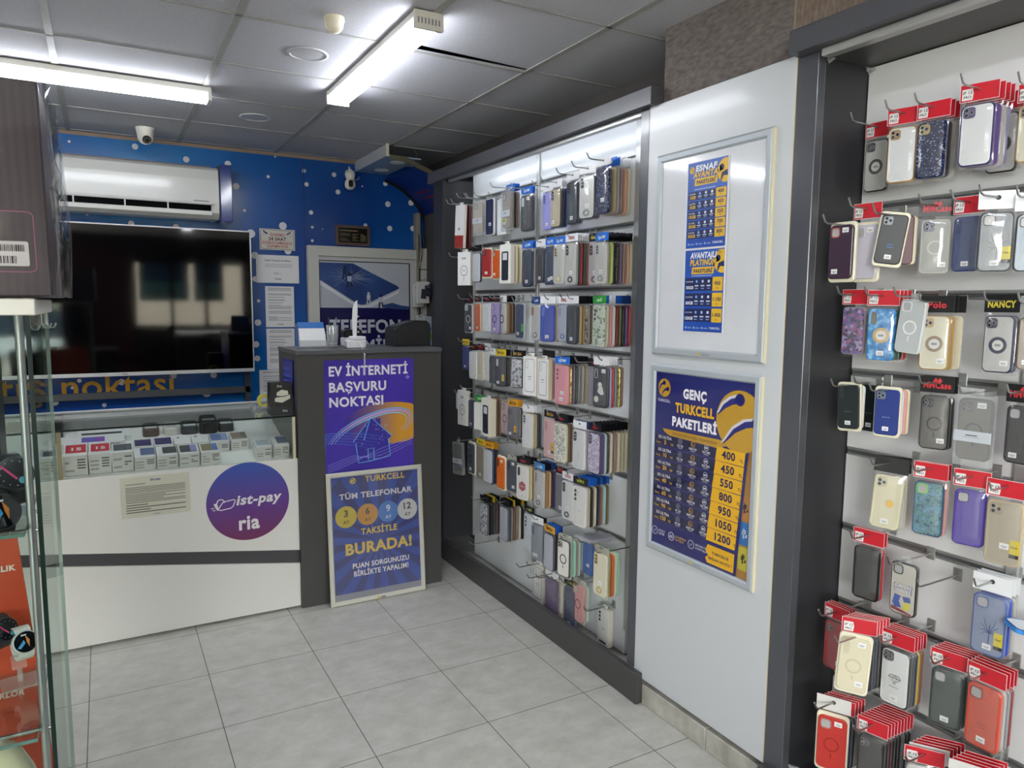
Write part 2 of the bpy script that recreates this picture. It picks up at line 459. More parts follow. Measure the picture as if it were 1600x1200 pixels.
# ------------------------------------------------------------------ ceiling lamps, detectors, cameras
m_led = mat('led_diffuser', '#f4f8ff', .5, emit=LED_STRENGTH)
m_lampbody = mat('lamp_body_white', '#d9d6cd', .45)
def led_lamp(name, label, loc, rz, L, w=.105):
    t = thing(name, label, 'ceiling light', loc, rz)
    b = MB(); b.bbox(-L/2, -w/2, -.026, L/2, w/2, 0, m_lampbody, .003); part('body', b, t)
    d = MB()
    pts = [(-w/2+.004, -.025), (-w/2+.008, -.05), (-w/2+.02, -.061), (w/2-.02, -.061), (w/2-.008, -.05), (w/2-.004, -.025)]
    n_ = len(pts); v = [(x, y, z) for x in (-L/2+.012, L/2-.012) for y, z in pts]
    d.add(v, [(k, (k+1) % n_, n_+(k+1) % n_, n_+k) for k in range(n_)] + [tuple(range(n_)), tuple(range(n_, 2*n_))], m_led)
    part('diffuser', d, t)
    for s_ in (-1, 1):
        e = MB(); e.bbox(min(s_*(L/2-.012), s_*(L/2+.004)), -w/2-.002, -.062, max(s_*(L/2-.012), s_*(L/2+.004)), w/2+.002, 0, m_lampbody, .002)
        for q in range(7): e.box(s_*(L/2+.004)-.0006, -w/2+.012+q*.013, -.045, s_*(L/2+.004)+.0006, -w/2+.018+q*.013, -.025, M_GREYINK)
        part('end_cap', e, t)
    return t
led_lamp('ceiling_lamp', 'lit white LED batten running towards the white board on the ceiling', (1.035, 3.01, CEIL-.005), math.pi/2, 1.13)
led_lamp('ceiling_lamp', 'lit white LED batten above the counter, its near end over the carton', (-.12, 3.85, CEIL-.005), 0, 1.22)

led_lamp('ceiling_lamp', 'added unseen LED batten brightening the shop behind the viewer', (1.0, .2, CEIL-.005), math.pi/2, 1.13)  # unseen batten, added to brighten the room from behind the viewer
led_lamp('ceiling_lamp', 'added unseen LED batten brightening the front of the shop behind the viewer', (-.9, -.6, CEIL-.005), math.pi/2, 1.13)  # second added batten out of view, for more light from the shop front

m_ringw = mat('downlight_white', '#b9b9bd', .5)
for (u, v, r), lab in (((481, 84, .083), 'unlit round recessed downlight nearer the lit batten'), ((399, 183, .083), 'unlit round recessed downlight nearer the back wall')):
    p = at(u, v, 'z', CEIL)
    t = thing('downlight', lab, 'ceiling light', (p.x, p.y, CEIL), group='recessed downlights')
    g = MB(); g.lathe([(r, 0), (r, -.004), (r*.86, -.006), (r*.84, -.002)], m_ringw, 32); part('trim_ring', g, t)
    g = MB(); g.lathe([(r*.84, -.0025), (r*.5, -.004), (.0005, -.0045)], mat('frosted_lens', '#c2c2c6', .35), 32); part('lens', g, t)
p = at(522, 27, 'z', CEIL)
t = thing('smoke_detector', 'cream domed detector on the ceiling near the lit batten', 'detector', (p.x, p.y, CEIL))
g = MB(); g.lathe([(.036, 0), (.037, -.012), (.034, -.02)], M_CREAM, 24); part('base', g, t)
g = MB(); g.lathe([(.034, -.02), (.031, -.036), (.02, -.05), (.0005, -.055)], mat('cream_dome', '#e5dcc6', .35), 24); part('dome', g, t)

m_camw = mat('camera_white', '#e6e3da', .3)
p = at(226, 201, 'z', CEIL)
t = thing('dome_camera', 'white dome security camera on the ceiling above the air conditioner', 'camera', (p.x, p.y-.02, CEIL)); t.scale = (.88, .88, .88)
g = MB(); g.lathe([(.058, 0), (.058, -.012), (.053, -.03), (.05, -.05)], m_camw, 28); part('base', g, t)
g = MB(); g.lathe([(.05, -.05), (.046, -.075), (.03, -.1), (.0005, -.11)], m_camw, 28); part('ball', g, t)
g = MB(); g.lathe([(.0005, 0), (.026, 0), (.028, -.012), (.022, -.016), (.0005, -.016)], M_BLACK, 20)
for q in range(8): g.lathe([(.0005, -.0175), (.003, -.0175)], flat('#d7d0b8'), 6, (.017*math.cos(q*.785), .017*math.sin(q*.785), 0))
o = part('lens', g, t.children[-1]); o.location = (.006, -.036, -.078); o.rotation_euler = (math.radians(-52), 0, math.radians(8))

# suspended box and curved blue canopy in the far corner
t = thing('ceiling_bulkhead', 'white suspended box with two downlights at the ceiling corner', 'bulkhead', (1.74, 4.86, CEIL))
g = MB(); g.bbox(-.12, -.33, -.075, -.10, .335, -.004, mat('bulkhead_white', '#c4c6ca', .35), .002); part('side_board', g, t)
g = MB(); g.box(-.122, -.334, -.078, -.104, -.328, 0, mat('bulkhead_edge', '#e0dccf', .5)); part('end_board', g, t)
g = MB(); g.box(-.118, -.325, -.0775, .12, .33, -.069, mat('bulkhead_soffit', '#a9c0d4', .15)); part('soffit', g, t)
for yy in (-.16, .16):
    g = MB(); g.lathe([(.05, -.0776), (.05, -.081), (.042, -.082), (.04, -.079), (.0005, -.0785)], flat('#dcdcdc'), 24, (.02, yy, 0)); part('downlight', g, t)
g = MB(); g.tube([(.1, -.25, 0), (.125, -.25, -.03), (.11, -.25, -.06)], .0025, M_STEEL); part('hanger_wire', g, t)

ACX, ACZ, AR = 1.73, 2.05, .475
m_can = ramp_mat('canopy_blue', 'noise', 1.2, [(.3, '#0f1f66'), (.7, '#173a92')], .3, detail=1)
t = thing('canopy', 'curved blue canopy sheet arching down behind the long rack', 'canopy', (ACX, 4.85, ACZ))
prof = [(AR*math.sin(math.radians(a)), AR*math.cos(math.radians(a))) for a in range(14, 91, 4)] + [(AR, -.9)]
g = MB(); v = []
for (x, z) in prof: v += [(x, -.32, z), (x, .35, z)]
g.add(v, [(2*k, 2*k+1, 2*k+3, 2*k+2) for k in range(len(prof)-1)], m_can, True)
m_redp = flat('#6d2333', .4)
for k, (a0, y0, y1) in enumerate(((40, -.02, .2), (46, -.1, .16), (52, -.16, .1), (58, -.2, .04), (64, -.2, -.02))):
    v = []
    for a in (a0, a0+1.5, a0+3):
        c, s_ = math.cos(math.radians(a)), math.sin(math.radians(a)); v += [((AR-.002)*s_, y0, (AR-.002)*c), ((AR-.002)*s_, y1, (AR-.002)*c)]
    g.add(v, [(0, 1, 3, 2), (2, 3, 5, 4)], m_redp)
part('sheet', g, t)
for nm, yy, w, mm in (('front_edge', -.325, .03, mat('olive_edge', '#5f5b49', .5)), ('rear_edge', .33, .022, M_BLACK)):
    g = MB(); v = []; pr2 = ([(-.085, AR+.028), (.03, AR+.024)] if nm == 'front_edge' else [])+prof
    for (x, z) in pr2:
        L = math.hypot(x, z); k = (L-w)/L
        v += [(x, yy, z), (x*k, yy, z*k), (x, yy+.008, z), (x*k, yy+.008, z*k)]
    g.add(v, [f for k in range(len(pr2)-1) for f in ((4*k, 4*k+1, 4*k+5, 4*k+4), (4*k+2, 4*k+3, 4*k+7, 4*k+6), (4*k+1, 4*k+3, 4*k+7, 4*k+5), (4*k, 4*k+2, 4*k+6, 4*k+4))], mm)
    part(nm, g, t)

p = at(549, 287, 'y', 5.05)
t = thing('indoor_camera', 'small white pan and tilt camera hung upside down below the ceiling box', 'camera', (1.60, 5.08, p.z+.09))
t.location.x = p.x
g = MB(); g.lathe([(.0005, 0), (.03, 0), (.036, -.02), (.03, -.05), (.022, -.056)], m_camw, 24); part('base', g, t)
g = MB(); g.lathe([(.02, -.054), (.034, -.07), (.038, -.09), (.034, -.112), (.018, -.126), (.0005, -.128)], m_camw, 24); part('head', g, t)
g = MB(); g.prism(rr(-.016, -.024, .016, .024, .014), -.04, -.03, M_BLACK, ch=.003); o = part('lens_window', g, t); o.location = (-.004, .002, -.09)
g = MB(); g.tube([(.01, 0, -.04), (.04, .01, -.055), (.07, .03, -.045), (.09, .08, -.02)], .002, m_camw); part('cable', g, t)
g = MB(); g.box(-.012, -.01, -.002, .012, .06, .012, m_camw); g.tube([(0, 0, 0), (0, .02, .03)], .006, m_camw); part('bracket', g, t)

# ------------------------------------------------------------------ air conditioner
xr = at(341, 262, 'y', 4.98).x
t = thing('air_conditioner', 'white split air conditioner set under the ceiling above the television', 'air conditioner', (xr, 5.19, 2.13))
m_ac = mat('air_conditioner_white', '#d6d6d2', .28, coat=.25)
g = MB()
L = 1.06
pr = [(0, 0), (-.15, .0), (-.195, .035), (-.205, .10), (-.2, .24), (-.185, .30), (-.16, .318), (0, .318)]
v = [(x, y, z) for x in (-L, 0) for y, z in pr]; q = len(pr)
g.add(v, [(k, (k+1) % q, q+(k+1) % q, q+k) for k in range(q)] + [tuple(range(q)), tuple(range(q, 2*q))], m_ac)
part('casing', g, t)
g = MB(); g.box(-L+.03, -.212, .082, -.03, -.19, .088, flat('#b9b9b6')); g.box(-L+.05, -.209, .042, -.05, -.17, .081, mat('outlet_black', '#08080a', .9, spec=.1)); part('air_outlet', g, t)
g = MB(); g.bbox(-L+.045, -.214, .016, -.045, -.19, .044, m_ac, .003); part('louver', g, t.children[-1])
for k in (.25, .5, .72):
    g = MB(); g.box(-L*(1-k)-.004, -.213, .04, -L*(1-k)+.004, -.19, .083, m_ac); part('vane', g, next(c for c in t.children if c.name.startswith('air_outlet')))
g = MB(); g.rect(-.15, .10, -.06, .107, M_GREYINK, y=-.2062); part('marking', g, t)
g = MB(); g.bbox(.012, -.17, -.012, .085, 0, .345, mat('navy_gloss_cover', '#1b3a86', .15, coat=.4), .003); g.box(.002, -.16, -.005, .012, 0, .335, M_BLACK); part('side_cover', g, t)
g = MB(); g.box(-L, -.10, .325, -.03, 0, .335, mat('raw_chipboard', '#8d7a68', .8)); part('top_ledge', g, t)

# ------------------------------------------------------------------ television on its stand
tl, trr = -.62, .866
t = thing('television', 'large flat television, switched off, reflecting the shop', 'television', (0, 5.09, 1.14))
m_scr = mat('tv_screen', '#020203', .05, spec=.9)
m_tvf = mat('tv_frame_silver', '#d4d6da', .3, .4)
x0, x1, z0, z1 = tl, .870, 1.143-1.14, 2.071-1.14
g = MB(); g.ring([(x0, z0), (x1, z0), (x1, z1), (x0, z1)], [(x0+.008, z0+.022), (x1-.007, z0+.022), (x1-.007, z1-.007), (x0+.008, z1-.007)], -.02, .02, m_tvf)
g.text('VESTEL', -.02+.12, z0+.007, .008, M_INK, y=-.0205, bold=.01)
part('bezel', g, t)
g = MB(); g.box(x0+.004, -.012, z0+.02, x1-.004, .016, z1-.004, m_scr); part('screen', g, t)
g = MB(); g.bbox(x0+.1, .016, z0+.08, x1-.1, .05, z1-.1, M_BLACK, .01); part('rear_shell', g, t)
m_bar = mat('grey_metal_bar', '#5b5d60', .4, .5)
pz = at(300, 612, 'y', 5.17).z
pl = at(388, 612, 'y', 5.17).x
t2 = thing('tv_bracket', 'grey metal rail and upright under the television', 'bracket', (0, 5.17, 0))
g = MB(); g.bbox(-1.2, -.012, pz-.022, pl+.012, .012, pz+.022, m_bar, .002); part('rail', g, t2)
g = MB(); g.bbox(pl-.02, -.012, .0, pl+.014, .014, 1.3, m_bar, .002); part('upright', g, t2)
g = MB(); g.bbox(-1.0, -.012, .0, -.966, .014, 1.3, m_bar, .002); part('upright', g, t2)

# ------------------------------------------------------------------ door with the repair poster
m_door = mat('door_white', '#cfcfc9', .4)
d = MB()
dx0, dx1, dz = 1.262, 2.035, 2.006
d.ring([(dx0, 0), (dx1+.06, 0), (dx1+.06, dz), (dx0, dz)], [(dx0+.075, .0), (dx1+.03, .0), (dx1+.03, dz-.07), (dx0+.075, dz-.07)], WALL_Y-.05, WALL_Y, m_door)
struct('door_1', d)
dr = bpy.data.objects['door_1']
g = MB(); g.bbox(dx0+.072, WALL_Y-.035, .01, dx1+.03, WALL_Y-.004, dz-.068, mat('door_leaf_white', '#c6c8c8', .4), .004); part('door_leaf', g, dr)
pxl, pxr = at(499, 407, 'y', 5.16).x, at(639, 413, 'y', 5.16).x
pzt, pzm = at(568, 410, 'y', 5.16).z, at(568, 481, 'y', 5.16).z
W, H = pxr-pxl, pzt-.62
m_pic = ramp_mat('repair_photo_grey', 'noise', 1.5, [(.2, '#b4b9c4'), (.8, '#d2d6de')], .3, detail=1)
m_navy = ramp_mat('navy_print', 'noise', 2, [(.3, '#15124c'), (.7, '#1d1a5e')], .3, detail=1)
m_phone = ramp_mat('phone_print_blue', 'noise', 3.0, [(.3, '#1d2c66'), (.7, '#42619f')], .3, detail=2)
t = thing('poster', 'repair poster of a cracked phone fixed in the white door', 'poster', (pxl, 5.164, .62))
g = MB(); g.box(0, -.001, 0, W, .002, H, m_navy); g.box(0, -.0014, pzm-.62, W, .001, H, m_pic); part('sheet', g, t)
g = MB(); zt = H; zm = pzm-.62; ph = zt-zm
def Q(fx, fy): return (fx*W, zt-fy*ph)
g.poly([Q(.0, .42), Q(.40, .93), Q(.46, .96), Q(.52, .94), Q(.86, .62), Q(.88, .58), Q(.88, .66), Q(.55, .985), Q(.46, 1.0), Q(.38, .975), Q(.0, .5)], flat('#e4e7ee', .3), y=-.0018)
g.poly([Q(.0, .03), Q(.36, .03), Q(.86, .5), Q(.885, .55), Q(.86, .58), Q(.50, .92), Q(.45, .935), Q(.41, .915), Q(.0, .40)], m_phone, y=-.0021)
rd = random.Random(5)
for k in range(38):
    aa = rd.uniform(0, 6.28); r0 = rd.uniform(.02, .06); r1 = rd.uniform(.09, .2)
    cx, cz = Q(.31, .33)
    P1 = (cx+r0*math.cos(aa), cz+r0*.55*math.sin(aa)); P2 = (cx+r1*math.cos(aa+.15), cz+r1*.5*math.sin(aa+.15))
    if P2[1] < zt-.01 and P2[0] > .01: g.band([P1, P2], [.0022, .0006], flat('#a9bad9', .4), y=-.0025)
def figure(fx, fy, s_, c1, c2):
    x, z = Q(fx, fy)
    g.poly(circ(x, z, .012*s_, 10), flat(c1), y=-.003); g.poly([(x-.016*s_, z-.012*s_), (x+.016*s_, z-.012*s_), (x+.012*s_, z-.05*s_), (x-.014*s_, z-.045*s_)], flat(c2), y=-.0029)
    g.band([(x-.008*s_, z-.045*s_), (x-.014*s_, z-.085*s_)], .011*s_, flat(c1), y=-.0029); g.band([(x+.006*s_, z-.045*s_), (x+.016*s_, z-.08*s_)], .011*s_, flat(c1), y=-.0029)
figure(.27, .13, 1.0, '#16213f', '#1d2c55'); figure(.32, .27, 1.1, '#1a2747', '#b9c4d8'); figure(.53, .68, .9, '#c7d0de', '#dfe4ec'); figure(.67, .72, 1.1, '#1f2a4c', '#c3ccda')
g.band([Q(.7, .96), Q(.8, .95), Q(.9, .985), Q(1, 1.0)], [.02, .045, .03, .025], flat('#334a80', .4), y=-.0024)
zz = at(568, 519.5, 'y', 5.16).z-.62; z2 = at(568, 500, 'y', 5.16).z-.62
xa, xb = at(514.5, 510, 'y', 5.16).x-pxl, at(626, 510, 'y', 5.16).x-pxl
m_lt = flat('#d5d8e2', .4)
g.text('TELEFON', (xa+xb)/2, zz, z2-zz, m_lt, y=-.003, bold=.035, maxw=xb-xa, minw=xb-xa)
g.text('TAMİR', (xa+xb)/2+.014, zz-(z2-zz)*1.60, z2-zz, m_lt, y=-.003, bold=.03, maxw=(xb-xa)*.7, minw=(xb-xa)*.7)
part('lettering', g, t)
g = MB(); g.ring([(-.006, -.006), (W+.006, -.006), (W+.006, H+.006), (-.006, H+.006)], [(0, 0), (W, 0), (W, H), (0, H)], -.004, .004, M_BLACK); part('frame', g, t)

def wall_box(u0, v0, u1, v1, y=5.19):
    a, b_ = at(u0, v0, 'y', y), at(u1, v1, 'y', y); return a.x, b_.z, b_.x-a.x, a.z-b_.z
# small brown plaque above the door
x, z, W, H = wall_box(524, 351, 577.5, 385)
t = thing('plaque', 'small brown framed plaque with gilt writing above the door', 'plaque', (x, 5.185, z))
g = MB(); g.ring([(0, 0), (W, 0), (W, H), (0, H)], [(.018, .018), (W-.018, .018), (W-.018, H-.018), (.018, H-.018)], -.008, .012, mat('walnut_frame', '#5e4a41', .4)); part('frame', g, t)
g = MB(); g.box(.015, -.002, .015, W-.015, .01, H-.015, mat('plaque_black', '#1d1a16', .25)); part('plate', g, t)
g = MB(); g.lines(.03, H-.045, W-.03, H-.03, 1, flat('#9c8d5e'), y=-.0028); g.lines(.03, .03, W*.42, H-.055, 5, flat('#6e6748'), y=-.0028, seed=4); g.lines(W*.48, .03, W*.66, H-.055, 5, flat('#6e6748'), y=-.0028, seed=5); g.lines(W*.72, .03, W-.03, H-.055, 5, flat('#8c8358'), y=-.0028, seed=6); part('print', g, t)

# camera warning sign and papers on the blue wall
x, z, W, H = wall_box(405, 356.5, 461, 392)
t = thing('sign', 'security camera warning sign with red and black writing on blue wall', 'sign', (x, 5.188, z))
g = MB(); g.box(0, 0, 0, W, .004, H, mat('sign_cream', '#d8d4cc', .4)); part('board', g, t)
g = MB(); ob = rr(.006, .006, W-.006, H-.006, .012); ib = rr(.0085, .0085, W-.0085, H-.0085, .0105)
g.ring(ob, ib, -.0008, 0, M_INK)
mr = flat('#b03a33')
g.text('İŞYERİMİZ', W*.5, H*.66, H*.12, mr, maxw=W*.42); g.text('24 SAAT', W*.5, H*.455, H*.15, M_INK, maxw=W*.5, bold=.03)
g.text('GÜVENLİK KAMERASIYLA', W*.5, H*.28, H*.12, mr, maxw=W*.86); g.text('İZLENMEKTEDİR', W*.5, H*.115, H*.12, mr, maxw=W*.6)
for s_ in (-1, 1):
    cx = W*.5+s_*W*.33
    g.poly([(cx-.014, H*.86+s_*-.008), (cx+.014, H*.86+s_*.008), (cx+.011, H*.86+s_*.008-.012), (cx-.017, H*.86-s_*.008-.012)], flat('#2b3f73'), y=-.001)
    g.band([(cx, H*.8), (cx+s_*.002, H*.7), (cx+s_*.03, H*.7)], .002, M_GREYINK, y=-.001)
part('print', g, t)
x, z, W, H = wall_box(399.5, 397.5, 467.5, 443)
t = thing('certificate', 'white landscape certificate pinned under the camera warning sign', 'certificate', (x, 5.19, z))
g = MB(); g.box(0, 0, 0, W, .0015, H, M_PAPER); part('sheet', g, t)
g = MB(); g.text('Yetkili Temsilci Sertifikası', W*.5, H*.78, H*.06, flat('#3a4a63'), maxw=W*.62); g.lines(W*.2, H*.5, W*.85, H*.7, 4, M_GREYINK, .25, seed=3); g.lines(W*.4, H*.3, W*.58, H*.4, 2, M_GREYINK, .3); g.text('ist-pay', W*.5, H*.13, H*.06, flat('#4a4560'), shear=.2); part('print', g, t)
docs = (((414, 447, 460.5, 511), 'top page of printed notices below the certificate', True), ((416, 513.5, 461.5, 576), 'middle page of printed notices, its foot behind the desk', False),
        ((405, 578.5, 462, 626), 'lowest page of printed notices behind the small black carton', False))
for (bx, lab, logo) in docs:
    x, z, W, H = wall_box(*bx)
    t = thing('notice', 'white '+lab, 'notice', (x, 5.19, z), group='notices on the blue wall')
    g = MB(); g.box(0, 0, 0, W, .0015, H, M_PAPER); part('sheet', g, t)
    g = MB()
    for k in range(6): g.lines(W*.1, H*(.86-.14*k), W*.9, H*(.97-.14*k), 4, M_GREYINK, .42, seed=k+3, full=.7)
    if logo: g.text('ist-pay', W*.5, H*.06, H*.035, flat('#4a4560'), shear=.2)
    part('print', g, t)

# white service board beside the door with hanging accessory packs, and a grimy cable duct
bx0, bx1 = 2.045, 2.2
t = thing('pegboard', 'narrow white slatted board with hooks beside the door', 'pegboard', (bx0+.04, 5.15, .9))
g = MB(); g.bbox(0, -.01, 0, .112, .04, 1.12, m_door, .002)
for k in range(5): g.box(0, -.012, .16+.2*k, .112, -.008, .166+.2*k, M_BLACK)
part('board', g, t)
t = thing('cable_duct', 'grimy white vertical cable duct beside the plaque', 'duct', (2.085, 5.16, 1.5))
g = MB(); g.bbox(-.016, -.02, 0, .016, .04, .78, mat('aged_white', '#8f8c82', .5), .002); part('duct', g, t)
g = MB(); g.bbox(-.012, -.045, .42, .014, -.03, .62, mat('rusty_metal', '#6a6352', .5, .5), .003); g.tube([(0, -.05, .62), (.008, -.055, .5), (-.004, -.05, .38)], .004, M_STEEL); part('latch', g, t)
acc = ((646, 443, 662, 480, 5.10, 'white boxed accessory at the rear of the slatted board', '#dadada'), (652, 440, 671, 474, 5.04, 'white boxed accessory with dark phone picture', '#e2e2e0'),
       (666, 446, 675, 463, 5.0, 'dark slim accessory half behind the rack', '#23283a'), (652, 492, 664, 512, 5.06, 'small white boxed accessory on the lower hook', '#d4d6d8'), (664, 494, 676, 540, 5.05, 'green and blue boxed accessory beside the black printer', '#b9c8d4'))
for k, (u0, v0, u1, v1, yy, lab, c) in enumerate(acc):
    a, b_ = at(u0, v0, 'y', yy), at(u1, v1, 'y', yy); W, H = b_.x-a.x, a.z-b_.z
    t = thing('accessory_box', lab, 'accessory', (a.x, yy, b_.z), group='accessories on the slatted board')
    g = MB(); g.bbox(0, 0, 0, W, .03, H, flat(c, .4), .002); part('carton', g, t)
    g = MB()
    if k == 1: g.poly([(W*.28, H*.22), (W*.72, H*.2), (W*.74, H*.66), (W*.36, H*.67)], flat('#3b4250'))
    elif k == 4: g.rect(W*.2, H*.5, W*.8, H*.62, flat('#2f63b0')); g.rect(W*.1, H*.2, W*.9, H*.42, flat('#6fae3c'))
    else: g.rect(W*.15, H*.82, W*.7, H*.88, M_GREYINK); g.rect(W*.2, H*.3, W*.6, H*.34, M_GREYINK)
    part('print', g, t)
    g = MB(); g.tube([(a.x+W/2, 5.14, a.z+.012), (a.x+W/2, yy-.02, a.z+.012), (a.x+W/2, yy-.03, a.z+.025)], .003, M_STEEL)
    solo('peg_hook', g, 'thin steel hook carrying the '+lab, 'hook', group='hooks beside the door')
# ------------------------------------------------------------------ glass display counter
CY0, CX0, CX1 = 3.741, -1.65, .842            # front plane, ends
GT = 1.029                                     # glass top
CD = .62
m_cream = mat('counter_cream_white', '#e1e0dc', .25, coat=.25)
def band_z(x): return .433-.143*(x+.21), .374-.154*(x+.21)
t = thing('display_counter', 'white display counter with a slanted dark stripe and glass case on top', 'counter', (0, 0, 0))
g = MB(); a, c = band_z(CX0)[0]+.03, band_z(CX1)[0]+.0
za0, za1 = .4635-.143*(CX0+.21), .313
zb0, zb1 = .404-.154*(CX0+.21), .242
g.prism([(CX0, za0), (CX1, za1), (CX1, .803), (CX0, .806)], CY0, CY0+.02, m_cream, ch=.0015); part('upper_panel', g, t)
g = MB(); g.prism([(CX0, .012), (CX1, .012), (CX1, zb1), (CX0, zb0)], CY0, CY0+.02, m_cream, ch=.0015); part('lower_panel', g, t)
g = MB(); g.prism([(CX0, zb0-.01), (CX1, zb1-.01), (CX1, za1+.01), (CX0, za0+.01)], CY0+.012, CY0+.03, mat('dark_stripe', '#444348', .4)); part('stripe_panel', g, t)
g = MB(); g.box(CX0, CY0+.03, .0, CX1, CY0+CD, .74, m_cream); g.box(CX0, CY0+.06, 0, CX1, CY0+.08, .02, M_BLACK); part('carcass', g, t)
m_sh = mat('white_shelf', '#e8ebe6', .3)
SL = .233
def shelf_z(y): return .792+SL*(y-3.77)
def on_shelf(u, v, h=0.0):
    d = RIGHT*((u-800)/FPX) + DOWN*((v-600)/FPX) + FWD
    k = (.792+h-SL*3.77-CAM_H)/(d.z-SL*d.y); return Vector((0, 0, CAM_H))+d*k
g = MB(); ya, yb_ = CY0+.022, CY0+CD-.022
g.add([(CX0, ya, shelf_z(ya)), (CX1-.01, ya, shelf_z(ya)), (CX1-.01, yb_, shelf_z(yb_)), (CX0, yb_, shelf_z(yb_)), (CX0, ya, shelf_z(ya)-.016), (CX1-.01, ya, shelf_z(ya)-.016), (CX1-.01, yb_, shelf_z(yb_)-.016), (CX0, yb_, shelf_z(yb_)-.016)], [(0, 1, 2, 3), (4, 5, 6, 7), (0, 1, 5, 4), (2, 3, 7, 6), (1, 2, 6, 5), (0, 3, 7, 4)], m_sh); part('sloping_shelf', g, t)
g = MB(); g.box(CX0, CY0+CD-.02, .74, CX1, CY0+CD, GT+.004, mat('rail_white', '#d5d8d8', .3)); part('rear_panel', g, t)
g = MB(); g.box(CX0, CY0, GT-.007, CX1-.004, CY0+CD-.02, GT, M_PANE); g.box(CX0, CY0-.0012, GT-.008, CX1-.004, CY0, GT+.0005, M_EDGE); part('glass_top', g, t, 'clear glass top')
g = MB(); g.box(CX0, CY0+.002, .803, CX1-.012, CY0+.008, GT-.008, M_PANE); part('glass_front', g, t, 'clear glass front')
g = MB(); g.box(CX1-.02, CY0+.001, .803, CX1-.009, CY0+.03, GT-.008, mat('cream_post', '#d8cfb4', .4)); part('corner_post', g, t)
px_ = at(93.5, 700, 'y', CY0+.02).x
g = MB(); g.box(px_-.012, CY0+.009, .78, px_+.006, CY0+.02, GT-.008, mat('beige_post', '#b5a984', .4)); part('divider_post', g, t)
g = MB(); g.box(CX1-.008, CY0+.02, .74, CX1, CY0+CD, GT-.008, mat('inner_side_grey', '#6b6d68', .4)); part('side_panel', g, t)
xs_ = at(92, 660, 'y', CY0+CD-.15).x
g = MB(); g.bbox(xs_-.02, CY0+CD-.16, .80, xs_+.012, CY0+CD-.02, GT-.008, mat('dark_upright', '#3c3d40', .4), .002); part('inner_divider', g, t)

# round sticker
cx, cz, R = .594, .607, .199
m_disc = mat('purple_fade_print', '#5a3a86', .35)
n, l, b = nodes_of(m_disc)
tc = n.new('ShaderNodeTexCoord'); sp = n.new('ShaderNodeSeparateXYZ'); l.new(tc.outputs['Generated'], sp.inputs[0])
cr = n.new('ShaderNodeValToRGB'); e = cr.color_ramp.elements
e[0].position = 0.02; e[0].color = lin('#6f2457'); e[1].position = 0.95; e[1].color = lin('#3a55ab')
x_ = e.new(0.45); x_.color = lin('#5f3789')
l.new(sp.outputs[2], cr.inputs[0]); l.new(cr.outputs[0], b.inputs['Base Color'])
t = thing('round_sticker', 'round blue to purple sticker on the white counter front', 'sticker', (cx, CY0-.0006, cz))
g = MB(); g.prism(circ(0, 0, R, 64), -.0006, .0004, m_disc); part('disc', g, t)
g = MB(); mw = flat('#e6e3e6', .4)
g.text('ist-pay', .048, -.012, .048, mw, y=-.0012, bold=.03, shear=.2, align='c', maxw=.215, minw=.215)
g.text('ria', .0, -.142, .07, mw, y=-.0012, bold=.03, maxw=.1, minw=.1)
par = [(-.112, -.025), (-.095, -.03), (-.075, -.028), (-.04, -.024), (-.032, -.018), (-.02, .012), (-.024, .018), (-.075, .012), (-.085, .006), (-.112, -.025)]
par = [(-.135, -.03), (-.085, -.024), (-.075, -.016), (-.063, .012), (-.068, .018), (-.118, .012), (-.126, .004), (-.143, -.022), (-.135, -.03)]
g.band(par, .005, mw, y=-.0012)
g.poly([(-.165, .006), (-.15, .008), (-.14, -.026), (-.148, -.03), (-.158, -.012)], mw, y=-.0012)
g.band([(-.132+.017*math.cos(math.radians(a)), .008+.017*math.sin(math.radians(a))) for a in range(190, -20, -15)], .005, mw, y=-.0012)
g.band([(-.178, -.016), (-.162, -.015)], .004, mw, y=-.0012); g.band([(-.17, -.027), (-.157, -.026)], .004, mw, y=-.0012)
part('print', g, t)
t = thing('notice', 'yellowed printed notice taped on the white counter front', 'notice', (.03, CY0-.001, .592))
W, H = .296, .195
g = MB(); g.box(0, -.0004, 0, W, .0008, H, mat('yellowed_paper', '#cfcdbd', .5)); part('sheet', g, t)
g = MB(); g.text('ist-pay', W*.5, H*.88, H*.055, flat('#39408c'), shear=.2, bold=.03)
for k in range(3): g.lines(W*.07, H*(.60-.25*k), W*.93, H*(.84-.25*k), 6 if k < 2 else 4, flat('#6a6963', .6), .42, seed=k*3+2, full=.75)
g.lines(W*.45, H*.03, W*.6, H*.07, 1, M_GREYINK, .4); part('print', g, t)
# ------------------------------------------------------------------ goods in the counter
TILT = math.atan(SL)
def carton(u0, u1, vf, vb, zt, h, lab, art, col='#e9e9e7', grp='phone boxes in the glass counter', name='phone_box', cat='box'):
    """box lying on the sloping shelf, its top face seen between rows vf (front) and vb (rear) of the frame"""
    um = (u0+u1)/2; y0 = on_shelf(um, vf, h).y
    a, b_ = at(u0, vf, 'z', shelf_z(y0)+h), at(u1, vf, 'z', shelf_z(y0)+h); W = b_.x-a.x
    lo, hi = .05, .16
    for _ in range(20):
        D = (lo+hi)/2
        if proj((a.x, y0+D*math.cos(TILT), shelf_z(y0)+h+D*math.sin(TILT)))[1] > vb: lo = D
        else: hi = D
    t = thing(name, lab, cat, (a.x, y0, shelf_z(y0)+.0008), rot=(TILT, 0, 0), group=grp)
    g = MB(); g.bbox(0, 0, 0, W, D, h, flat(col, .35), .0015); part('carton', g, t)
    g = MB()
    if h > .03:
        g.lines(W*.06, h*.15, W*.45, h*.75, 3, flat('#b6b2a6'), .5, seed=int(u0)); g.lines(W*.58, h*.3, W*.92, h*.85, 4, flat('#6e6b66'), .5, seed=int(u1))
    art(g, W, D, h)
    part('print', g, t)
    return t
